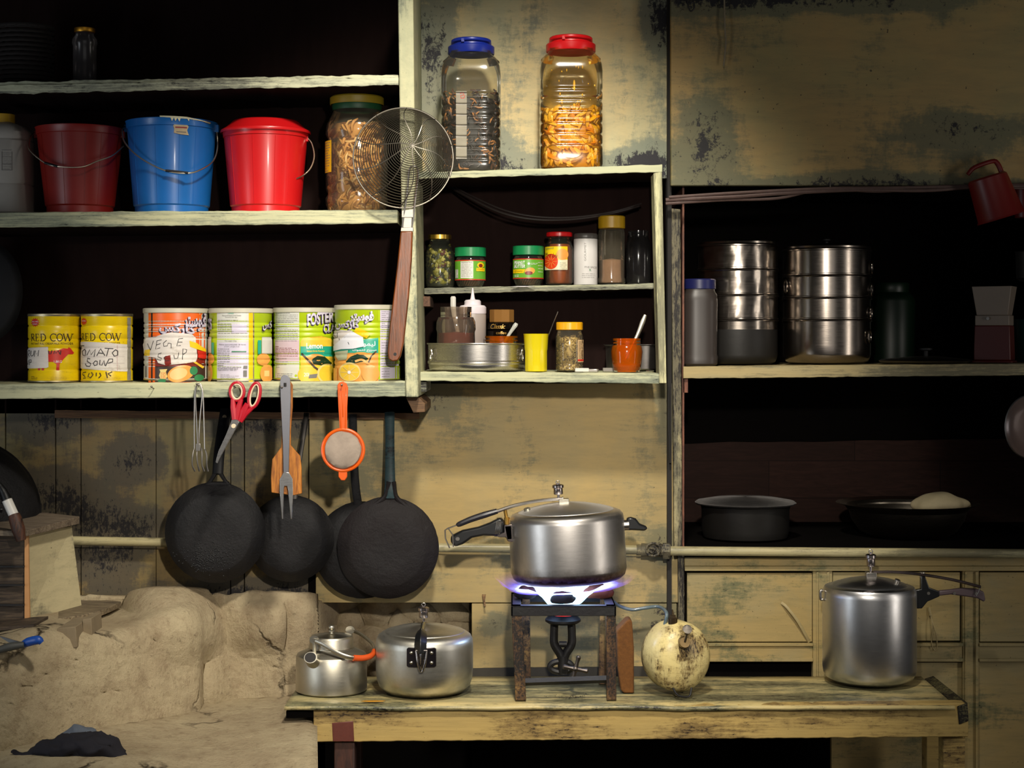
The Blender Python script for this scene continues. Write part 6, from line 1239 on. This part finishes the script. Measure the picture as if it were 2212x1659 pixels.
# clay lumps
LUMP = plain('charred_clay_lump', '#1b1718', .9, .5, 50, bump=1.0); LUMPO = plain('baked_orange_lump', '#6e3620', .9, .5, 40, bump=.9)
for px, py, yy, rx, rz, m, lab, sd in ((1217, 1305, -.27, 27, 17, LUMP, 'round charred clay lump at the front of the stove top', 1), (1136, 1300, -.21, 24, 18, LUMP, 'purple-black charred lump at the left of the stove top', 2), (1292, 1297, -.2, 31, 20, LUMPO, 'orange-baked clay lump at the right of the stove top', 3)):
    k = s(yy); zt = T0.z + ztop; c = P(px, 0, yy); b = B(k); b.ball((0, 0, 0), rx, sy=.8, sz=rz / rx * .85, n=28, nz=.28, seed=sd)
    b.v = [Vector((v.x, v.y, max(-rz * .62, v.z))) for v in b.v]
    solo('clay_lump', b, m, lab, 'lump', loc=(c.x, yy, zt + rz * .62 * k + .0004), sharp=180)
# flame: a thin bell of burning gas between the burner and the pot
t2 = NT('gas_flame'); em = t2.n.new('ShaderNodeEmission'); tr = t2.n.new('ShaderNodeBsdfTransparent'); mx = t2.n.new('ShaderNodeMixShader'); sp = t2.n.new('ShaderNodeSeparateXYZ'); t2.l.new(t2.co, sp.inputs[0])
rad = t2.n.new('ShaderNodeVectorMath'); rad.operation = 'LENGTH'; t2.l.new(t2.map((1, 1, 0)), rad.inputs[0])
rn = t2.math('DIVIDE', rad.outputs['Value'], .16)
t2.l.new(t2.ramp(rn, [(.0, '#5fc8ff'), (.35, '#bfe4ff'), (.55, '#a8b4ff'), (.72, '#5a4ae0'), (.9, '#c98a90'), (1.0, '#d89a70')]), em.inputs[0])
t2.l.new(t2.ramp(rn, [(.0, 1.0), (.5, .9), (.72, .45), (1.0, .05)]), em.inputs[1])
es = t2.math('MULTIPLY', t2.ramp(rn, [(.0, .8), (.5, 1.0), (.75, .35), (1.0, .12)]), 6.0); t2.l.new(es, em.inputs[1])
nn = t2.noise(3, 3, .5, 1.0, t2.map((12, 12, 4)))
t2.l.new(t2.math('MULTIPLY', t2.ramp(rn, [(.0, .5), (.5, .8), (.7, .45), (.85, .15), (.98, .0)]), t2.ramp(nn, [(.35, .35), (.6, 1.0)])), mx.inputs[0]); t2.l.new(tr.outputs[0], mx.inputs[1]); t2.l.new(em.outputs[0], mx.inputs[2]); t2.l.new(mx.outputs[0], t2.out.inputs[0])
FZ = T0.z + z1 + .012; fc = Vector((P(1218, 0, -.22).x, -.22, FZ))
b = B(); b.lathe([(.022, .006), (.034, .014), (.046, .028), (.062, .040), (.080, .047), (.100, .049), (.116, .049), (.128, .054), (.150, .072)], 72, fn=lambda r, a, z: r * (1 + .10 * noise.noise(Vector((math.cos(a) * 2.2, math.sin(a) * 2.2, z * 20)))))
b.lathe([(.016, .006), (.030, .016), (.048, .034), (.072, .045), (.105, .0485)], 72, fn=lambda r, a, z: r * (1 + .12 * noise.noise(Vector((math.cos(a) * 3 + 5, math.sin(a) * 3, z * 20)))))
x_ = b.v; b.v = [Vector((v.x + v.z * .12, v.y, v.z + v.x * .052)) for v in x_]
fl = solo('stove_flame', b, t2.mat, 'blue gas flame spreading under the tilted pressure cooker', 'flame', loc=fc, sharp=180)
fl2 = lamp('flame_light', 'POINT', fc + Vector((0, 0, .022)), None, 1.2, (.45, .6, 1.0), shadow_soft_size=.03)

# big tilted cooker on the stove
kc = s(-.215); cz = P(0, 1271, -.325).z; t = thing('pressure_cooker', 'big steel pressure cooker tilted on the lit stove', 'pressure cooker', Vector((P(1230, 0, -.215).x, -.215, cz)), rot=(0, R(-3.0), 0), group='pressure cookers'); t.scale = (1, 1, .885)
b = B(kc); b.lathe([(0, 0), (100, 0), (113, 4), (121, 12), (125, 26), (125, 30), (124.5, 148), (123, 158), (117, 166), (108, 170), (103, 170), (101, 166), (0, 166)], 96); mesh('cooker_body', b, STL, t)
b = B(kc); b.lathe([(104, 166), (103, 171), (98, 174), (80, 180), (50, 187), (20, 191), (0, 192)], 96); mesh('lid', b, metal('lid_steel', '#e0dedc', .42, '#a09a92', .15, brush=(1, 1, 1)), t)
b = B(kc); b.box(-14, 8, -12, 12, 188, 200); b.tube([(-12, 0, 198), (-3, 0, 202)], 4, 8); mesh('lever_clamp', b, KET, t, bevel=.001)
weight(t, kc, -14, 0, 196, 48, 1.05)
b = B(kc); b.tube([(-6, 0, 200), (-60, -2, 198), (-110, -5, 190), (-150, -8, 178)], [4.2, 4.2, 4.4, 4.6], 8, sp=4, flat=2.0); mesh('lever', b, metal('lever_steel', '#c2bdb8', .3), t)
b = B(kc); b.tube([(-148, -8, 179), (-175, -10, 172), (-205, -12, 163), (-230, -14, 153), (-236, -14, 150)], [6.5, 8, 7.5, 6.5, 4], 10, sp=4, flat=1.4); mesh('lever_grip', b, plain('dark_grey_grip', '#26252b', .4, .15), t)
b = B(kc); b.tube([(-236, -14, 151), (-256, -15, 144), (-262, -15, 140), (-262, -15, 120), (-254, -15, 96)], 1.6, 7); b.tube([(-256, -15, 146), (-246, -15, 128), (-246, -15, 98)], 1.4, 7); mesh('lock_wire', b, BS, t)
b = B(kc); b.prism([(-250, 125), (-225, 137), (-190, 143), (-165, 152), (-145, 162), (-136, 160), (-133, 150), (-134, 125), (-150, 118), (-180, 121), (-205, 117), (-225, 103), (-243, 97), (-252, 110)], -12, 10); hd = mesh('handle', b, BAK, t, bevel=.005)
b = B(kc); b.tube([(-236, -13.5, 117), (-236, -10, 117)], 4.5, 14); mesh('handle_screw', b, BS, hd)
b = B(kc)
for i in range(4): b.tube([(-152 + 3 * i + 3 * math.cos(q) * 1.2, 14 * math.sin(q) - 1, 139 + 23 * math.cos(q)) for q in [2 * math.pi * j / 20 for j in range(20)]], .9, 5, closed=True)
mesh('wire_binding', b, BS, t)
b = B(kc); b.prism([(-134, 148), (-110, 150), (-108, 116), (-112, 106), (-128, 108), (-132, 118), (-150, 120), (-150, 124), (-134, 130)], -40, -30); b.prism([(-134, 146), (-118, 146), (-118, 112), (-130, 112)], -40, 0); br_ = mesh('bracket', b, metal('bracket_steel', '#837a76', .3, '#3a3434', .4), t, bevel=.0015)
for zz in (118, 140): b = B(kc); b.ball((-115, -41, zz), 3.6, n=10); mesh('rivet', b, KET, br_)
b = B(kc); b.tube([(-128, -4, 146), (-128, -4, 162)], 6, 12); b.tube([(-129, -4, 162), (-131, -4, 184)], 4, 10); mesh('steam_vent', b, BRASS, t)
b = B(kc); b.tube([(122, -2, 128), (134, -2, 128)], [13, 13], 12); mesh('side_bracket', b, BS, t)
b = B(kc); b.prism([(130, 116), (144, 115), (168, 112), (175, 118), (170, 124), (158, 130), (150, 143), (140, 147), (130, 146)], -11, 9); mesh('side_handle', b, BAK, t, bevel=.004)
b = B(kc); b.tube([(-82, -22, 176), (-84, -24, 184)], 7, 12); mesh('safety_plug', b, KET, t)

# fuel tank
kt = s(-.245); tc = Vector((P(1462, 0, -.245).x, -.245, BENZ + 83 * kt)); t = thing('fuel_tank', 'grimy cream steel fuel tank with pump knob at the right of the stove', 'tank', tc, rot=(0, 0, 0))
TNK = paint('grimy_cream_tank', '#d6c384', '#cbbd88', '#6a4f2c', '#231a14', wear=.52, dark=.62, scale=3.6, streak=(1, 1, .3), rough=.32, bump=.5)
b = B(kt); b.T = Matrix.Rotation(R(22), 4, 'Z') @ Matrix.Rotation(R(90), 4, 'X') @ Matrix.Translation((0, 0, -32)); b.lathe([(0, -34), (36, -31), (58, -20), (67, -6), (70, 6), (70, 44), (69, 52), (64, 64), (52, 76), (34, 84), (16, 88), (0, 89)], 72); b.T = None
b.v = [Vector((v.x, v.y, v.z * 1.08)) for v in b.v]; mesh('tank_body', b, TNK, t)
b = B(kt); b.tube([(8, -50, 40), (9, -62, 38), (10, -74, 42)], [11, 12, 11], 18); pm = mesh('pump_barrel', b, metal('pump_brass', '#6e5c40', .35, '#2e241a', .5), t)
b = B(kt); b.tube([(10, -74, 43), (13, -82, 62)], 2.4, 8); b.tube([(13, -79, 68), (14, -86, 72)], 10, 20); mesh('pump_knob', b, metal('pump_knob_metal', '#a39a90', .25, '#5a5048', .3), pm)
b = B(kt); b.tube([(-10, -15, 66), (-10, -15, 84)], 10, 14); b.tube([(-10, -15, 82), (-10, -15, 90)], 7, 6); b.tube([(-10, -15, 90), (-11, -15, 102)], [3, 1.5], 8); mesh('filler_cap', b, metal('filler_brass', '#5c4c38', .35, '#2a2018', .5), t)
b = B(kt); b.tube([(-12, -40, -62), (-2, -46, -76), (22, -40, -80), (28, -34, -62)], 2.2, 8, sp=3); mesh('wire_foot', b, IRON, t); b = B(kt); b.tube([(-20, 10, -66), (-10, 8, -76), (14, 8, -80)], 2.2, 8, sp=3); mesh('wire_foot', b, IRON, t)
o_ = t.location
b = B(); b.tube([P(1436, 1350, -.25) - o_, P(1440, 1325, -.25) - o_, P(1424, 1311, -.2) - o_, P(1395, 1313, -.2) - o_, P(1365, 1317, -.2) - o_, P(1338, 1309, -.19) - o_, P(1326, 1300, -.18) - o_], .0036, 10, sp=6); mesh('fuel_hose', b, plain('bluish_grey_hose', '#5a6a70', .35, .5, 20, coat=.3), t)
# slab leaning between stove and tank
k = s(-.23); c = P(1350, 0, -.23); o = onb(1350, -.23, 1338); b = B(k); zb_ = o.pyb
b.prism([(x - 1350, zb_ - y) for x, y in ((1331, 1362), (1353, 1339), (1360, 1337), (1365, 1341), (1369, 1400), (1369, zb_), (1347, zb_), (1340, zb_ - 8), (1334, 1440))], -9, 42)
solo('pumice_slab', b, plain('rough_brown_pumice', '#6b4216', .95, .6, 120, bump=1.0), 'rough brown stone slab standing between the stove and the fuel tank', 'slab', loc=o.loc, bevel=.003)
b = B(); b.tube([P(1043, 1284, -.004), P(1048, 1310, -.012)], .0022, 6); b.tube([P(1048, 1284, -.004), P(1045, 1300, -.010)], .0018, 6)
solo('wooden_peg', B_shiftv(b, P(1045, 1295, -.006)), woodm('peg_wood', '#8a6a44', '#4a3420'), 'tiny wooden peg stuck in the wall seam left of the stove', 'peg', loc=P(1045, 1295, -.006))
# turmeric stain and crumbs on the bench
b = B(s(-.3)); r = random.Random(9)
for i in range(70): b.ball((r.gauss(0, 26), r.gauss(0, 14), .3), r.uniform(.4, 1.3), n=5, sz=.6)
x = solo('crumbs', b, BLK, 'scatter of dark soot crumbs on the bench under the stove', 'crumbs', loc=onb(1238, -.27, 0).loc); x['kind'] = 'stuff'
b = B(s(-.32)); b.add([(-26, -5, .2), (-8, -9, .2), (20, -6, .2), (27, 0, .2), (5, 6, .2), (-18, 4, .2)], [[0, 1, 2, 3, 4, 5]]); solo('turmeric_stain', b, plain('turmeric_powder', '#c98a0e', .8, .3, 60), 'small patch of spilled orange-yellow turmeric left of the stained cooker', 'stain', loc=onb(806, -.315, 0).loc + Vector((0, 0, .0012)), solid=.0006)

# ================================================================ HEARTH THINGS
CRW = paint('cream_crate_side', '#bdb08a', '#b8ad88', '#75705c', '#2a241d', wear=.42, dark=.42, scale=1.6, streak=(1, 1, .8)); CRD = woodm('dark_weathered_planks', '#5a4a38', '#241b15', (3, 3, 34), .75, .5)
# plank table
pt = thing('plank_stand', 'low weathered plank stand on blocks above the mud hearth, left', 'stand', P(60, 1380, -.3))
zt = P(0, 1300, -.06).z
b = B(); rim = [(-100, 1352), (0, 1346), (60, 1343), (120, 1337), (180, 1328), (215, 1320), (240, 1310), (262, 1299)]
top = []
for px, py in rim: yy = (HZ - zt) * 3600 / (py - 740) - 3.6; top.append(P(px, py, yy))
yb_ = top[-1].y; n = len(top); vs = []
for p in top: vs += [(p.x, p.y, zt), (p.x, p.y, zt - .012)]
vs += [(top[-1].x - .05, -.03, zt), (top[-1].x - .05, -.03, zt - .012), (top[0].x, -.03, zt), (top[0].x, -.03, zt - .012)]
m_ = n + 2; b.add(vs, [[2 * i for i in range(m_)], [2 * i + 1 for i in range(m_)][::-1]] + [[2 * i, 2 * i + 1, 2 * ((i + 1) % m_) + 1, 2 * ((i + 1) % m_)] for i in range(m_)])
wp('curved_plank', b, woodm('pale_weathered_plank', '#8f7f63', '#4a3d2e', (4, 30, 30), .7, .5), pt, bevel=.0015)
b = B(); yy = -.50; b.prism([(p.x, p.z) for p in (P(-100, 1352, -.34), P(92, 1338, -.34), P(92, 1344, -.34), P(-100, 1362, -.34))], -.4, -.3); wp('front_batten', b, CRD, pt)
for pts, y0, y1, m in (([(124, 1357), (163, 1354), (167, 1398), (140, 1404), (112, 1400)], -.40, -.28, 0), ([(178, 1338), (197, 1336), (200, 1392), (180, 1392)], -.35, -.27, 0), ([(10, 1362), (60, 1360), (60, 1410), (10, 1410)], -.25, -.2, 1)):
    b = B(); quadbox(b, pts, y0, y1); wp('support_block', b, CRD if m else plain('dusty_block_wood', '#84745a', .8, .4, 30, bump=.6), pt, bevel=.001)
# crate on it
ct = thing('wooden_crate', 'cream sided old wooden crate on the plank stand', 'crate', Vector((P(60, 0, -.3).x, -.2, zt)))
zt2 = P(0, 1150, -.33).z + .0
A0 = P(58, 1333, -.30); A0.z = zt; A1 = P(176, 1292, -.11); A1.z = zt; tA = P(57, 1155, -.30); tB = P(155, 1137, -.11)
def hexa(b, p, th): # p: 4 corners front face order bl, br, tr, tl; th offset vector
    b.add([*p, *[q + th for q in p]], [[0, 1, 2, 3], [7, 6, 5, 4], [0, 4, 5, 1], [1, 5, 6, 2], [2, 6, 7, 3], [3, 7, 4, 0]])
e_ = .0005
b = B(); p = [A0 + Vector((0, 0, e_)), A1 + Vector((0, 0, e_)), tB, tA]; nrm = (p[1] - p[0]).cross(Vector((0, 0, 1))).normalized(); hexa(b, p, -nrm * .008); wp('side_panel', b, CRW, ct)
F0 = P(-90, 1338, -.31); F0.z = zt; tF = P(-90, 1153, -.31)
b = B(); hexa(b, [F0 + Vector((0, 0, e_)), A0 + Vector((-.004, 0, e_)), tA + Vector((-.004, 0, 0)), tF], Vector((0, .01, 0))); wp('front_panel', b, CRD, ct)
for z0, z1_ in ((1222, 1226), (1262, 1266), (1305, 1309)): b = B(); quadbox(b, [(-90, z0), (52, z0), (52, z1_), (-90, z1_)], -.312, -.306); wp('plank_gap', b, BLK, ct)
b = B(); hexa(b, [P(53, 1336, -.307), P(64, 1334, -.305), P(61, 1158, -.305), P(53, 1158, -.307)], Vector((0, .006, 0))); wp('corner_edge', b, plain('bare_orange_wood', '#c08c58', .6, .2, 30), ct)
b = B(); q0 = [P(-90, 1140, -.335), P(60, 1153, -.335), P(172, 1128, -.12), P(100, 1128, -.06), P(-90, 1128, -.06)]
zz = tA.z + .001; vs = [(p.x, p.y, zz + .004 * (p.y + .33)) for p in q0] + [(p.x, p.y, zz + .011 + .03 * max(0, p.y + .3)) for p in q0]; b.add(vs, [[4, 3, 2, 1, 0], [5, 6, 7, 8, 9]] + [[i, (i + 1) % 5, 5 + (i + 1) % 5, 5 + i] for i in range(5)]); wp('warped_lid', b, woodm('warped_lid_wood', '#7d6f5c', '#4a3c30', (4, 30, 30), .7, .5), ct, bevel=.001)
# wok on the crate
kw = s(-.2); wc = P(-48, 1088, -.19); t = thing('wok', 'large soot-crusted black wok tipped on its side on the crate, left edge', 'wok', wc); b = B(kw)
b.T = Matrix.Rotation(R(38), 4, 'Z') @ Matrix.Rotation(R(72), 4, 'X') @ Matrix.Translation((0, 0, -20)); b.lathe([(0, 62), (30, 60), (60, 52), (100, 36), (136, 8), (158, -30), (163, -32), (156, -31), (132, 8), (96, 33), (58, 48), (0, 57)], 72, fn=lambda r, a, z: r + 1.5 * noise.noise(Vector((a * 4, z * .1, 0)))); b.T = None; mesh('wok_body', b, PANI, t)
b = B(kw); r = random.Random(2)
M_ = Matrix.Rotation(R(38), 4, 'Z') @ Matrix.Rotation(R(72), 4, 'X') @ Matrix.Translation((0, 0, -20))
for i in range(80):
    a = r.uniform(0, 6.28); q = r.uniform(0, 55); p = M_ @ Vector((q * math.cos(a), q * math.sin(a), 61 - q * q / 62 * .16)); b.ball(p, r.uniform(2, 5), n=7, sz=.7, nz=.5, seed=i)
x = mesh('burnt_crust', b, PANC, t); x['kind'] = 'stuff'
# white tube on a charred stick
t = thing('scraper_stick', 'charred wooden stick with a white sleeve leaning on the crate', 'stick', P(25, 1165, -.36))
o_ = t.location
b = B(); b.tube([P(14, 1078, -.345) - o_, P(34, 1122, -.352) - o_], .0098, 20); mesh('white_sleeve', b, plain('white_ceramic_sleeve', '#d8d4cc', .4, .08, 10), t)
b = B(); b.tube([P(30, 1112, -.351) - o_, P(34, 1124, -.353) - o_, P(40, 1145, -.356) - o_, P(46, 1168, -.358) - o_], [.0112, .0128, .013, .009], 14, sp=3); mesh('stick', b, woodm('charred_stick', '#5a3420', '#20120c', (30, 20, 4), .6, .4), t)
b = B(); b.tube([P(-8, 1040, -.34) - o_, P(6, 1060, -.344) - o_, P(15, 1080, -.347) - o_], [.005, .008, .0104], 12, sp=3); mesh('burnt_tip', b, PANC, t)
# pliers-like tool with blue grip
t = thing('knife', 'tool with a blue and grey handle lying on the mud ledge under the plank stand', 'knife', P(60, 1400, -.47)); o_ = t.location.copy(); t.location += Vector((0, -.03, .010))
b = B(); b.tube([P(56, 1400, -.47) - o_, P(72, 1392, -.475) - o_, P(92, 1388, -.48) - o_, P(100, 1394, -.48) - o_], [.006, .0085, .0085, .005], 12, sp=4); mesh('blue_grip', b, plain('blue_tool_grip', '#1f4fa8', .4, .3, 12), t)
b = B(); b.tube([P(0, 1412, -.49) - o_, P(30, 1403, -.485) - o_, P(62, 1398, -.48) - o_], [.006, .008, .006], 10, sp=4); mesh('grey_grip', b, plain('grey_tool_grip', '#4a4a46', .5, .3, 12), t)
b = B(); b.prism([(P(x, y, -.46).x - o_.x, P(x, y, -.46).z - o_.z) for x, y in ((8, 1378), (60, 1392), (56, 1397), (30, 1392))], .006, .009); mesh('blade', b, metal('pale_blade', '#c2c4c4', .25), t)
# black cloth
def heap(name, label, cat, px, py, y, spec, m, seed=0):
    o_ = P(px, py, y); vs = []; fs = []; nu, nv = 56, 22; k = s(y)
    for j in range(nv + 1):
        for i in range(nu + 1):
            u = i / nu; v = j / nv; x_ = spec[0] * (u - .5); yy = -spec[1] * (v - .5); 
            hgt = spec[2] * (math.sin(math.pi * min(1, max(0, u))) ** .7) * (math.sin(math.pi * v) ** .6) * (.75 + .5 * noise.noise(Vector((u * 4 + seed, v * 1.5, 1))) + .28 * noise.noise(Vector((u * 11 + v * 4, v * 4, seed)))) * (spec[3](u) if len(spec) > 3 else 1)
            ww = .75 + .35 * noise.noise(Vector((u * 3, seed, 5)))
            vs.append((x_, yy * ww + 6 * noise.noise(Vector((u * 5, v, seed + 2))), max(0, hgt)))
    fs = [[j * (nu + 1) + i, j * (nu + 1) + i + 1, (j + 1) * (nu + 1) + i + 1, (j + 1) * (nu + 1) + i] for j in range(nv) for i in range(nu)]
    b = B(k); b.add(vs, fs); return solo(name, b, m, label, cat, loc=o_, solid=.002, sharp=180)
CLB = plain('black_rag', '#26252b', .85, .35, 30, spec=.2, bump=.4); CLG = plain('blue_grey_rag', '#565d68', .85, .3, 30, bump=.3)
def rag(name, label, px, py, y, pts, rad, m, flat, sd, nz):
    k = s(y); b = B(k); b.tube(pts, rad, 40, sp=9, flat=flat); out = []
    for v in b.v:
        out.append(v + Vector((noise.noise(v * .05 + Vector((sd, 0, 0))), .6 * noise.noise(v * .05 + Vector((0, sd, 0))), noise.noise(v * .045 + Vector((0, 0, sd)))) ) * nz + Vector((0, 0, 1)) * noise.noise(v * .16 + Vector((sd, 5, 0))) * nz * .15)
    b.v = out; return solo(name, b, m, label, 'cloth', loc=P(px, py, y), sharp=180)
rag('rag', 'crumpled black rag lying on the mud ledge at the bottom left', 148, 1630, -.585, [(-124, 0, 6), (-95, 2, 2), (-60, 0, 10), (-20, -4, 16), (30, 0, 20), (75, 0, 16), (105, 4, 0), (128, 6, -14)], [3, 7, 14, 24, 27, 26, 16, 5], CLB, 1.6, 3.1, 11)
rag('rag', 'small blue-grey rag bunched behind the black rag', 168, 1598, -.53, [(-60, 0, -16), (-26, 0, -2), (4, 2, 10), (30, 0, 2), (52, 0, -16)], [5, 17, 23, 17, 6], CLG, 1.3, 8.3, 9)
b = B(s(-.62)); b.tube([(-60, 0, -8), (0, 0, 0), (60, 4, 2), (110, 2, -3)], [12, 16, 14, 6], 14, sp=4); solo('firewood', b, woodm('split_firewood', '#c9966a', '#6a4a34', (4, 30, 30), .8, .3), 'end of pale split firewood at the bottom left corner', 'firewood', loc=P(10, 1668, -.62))
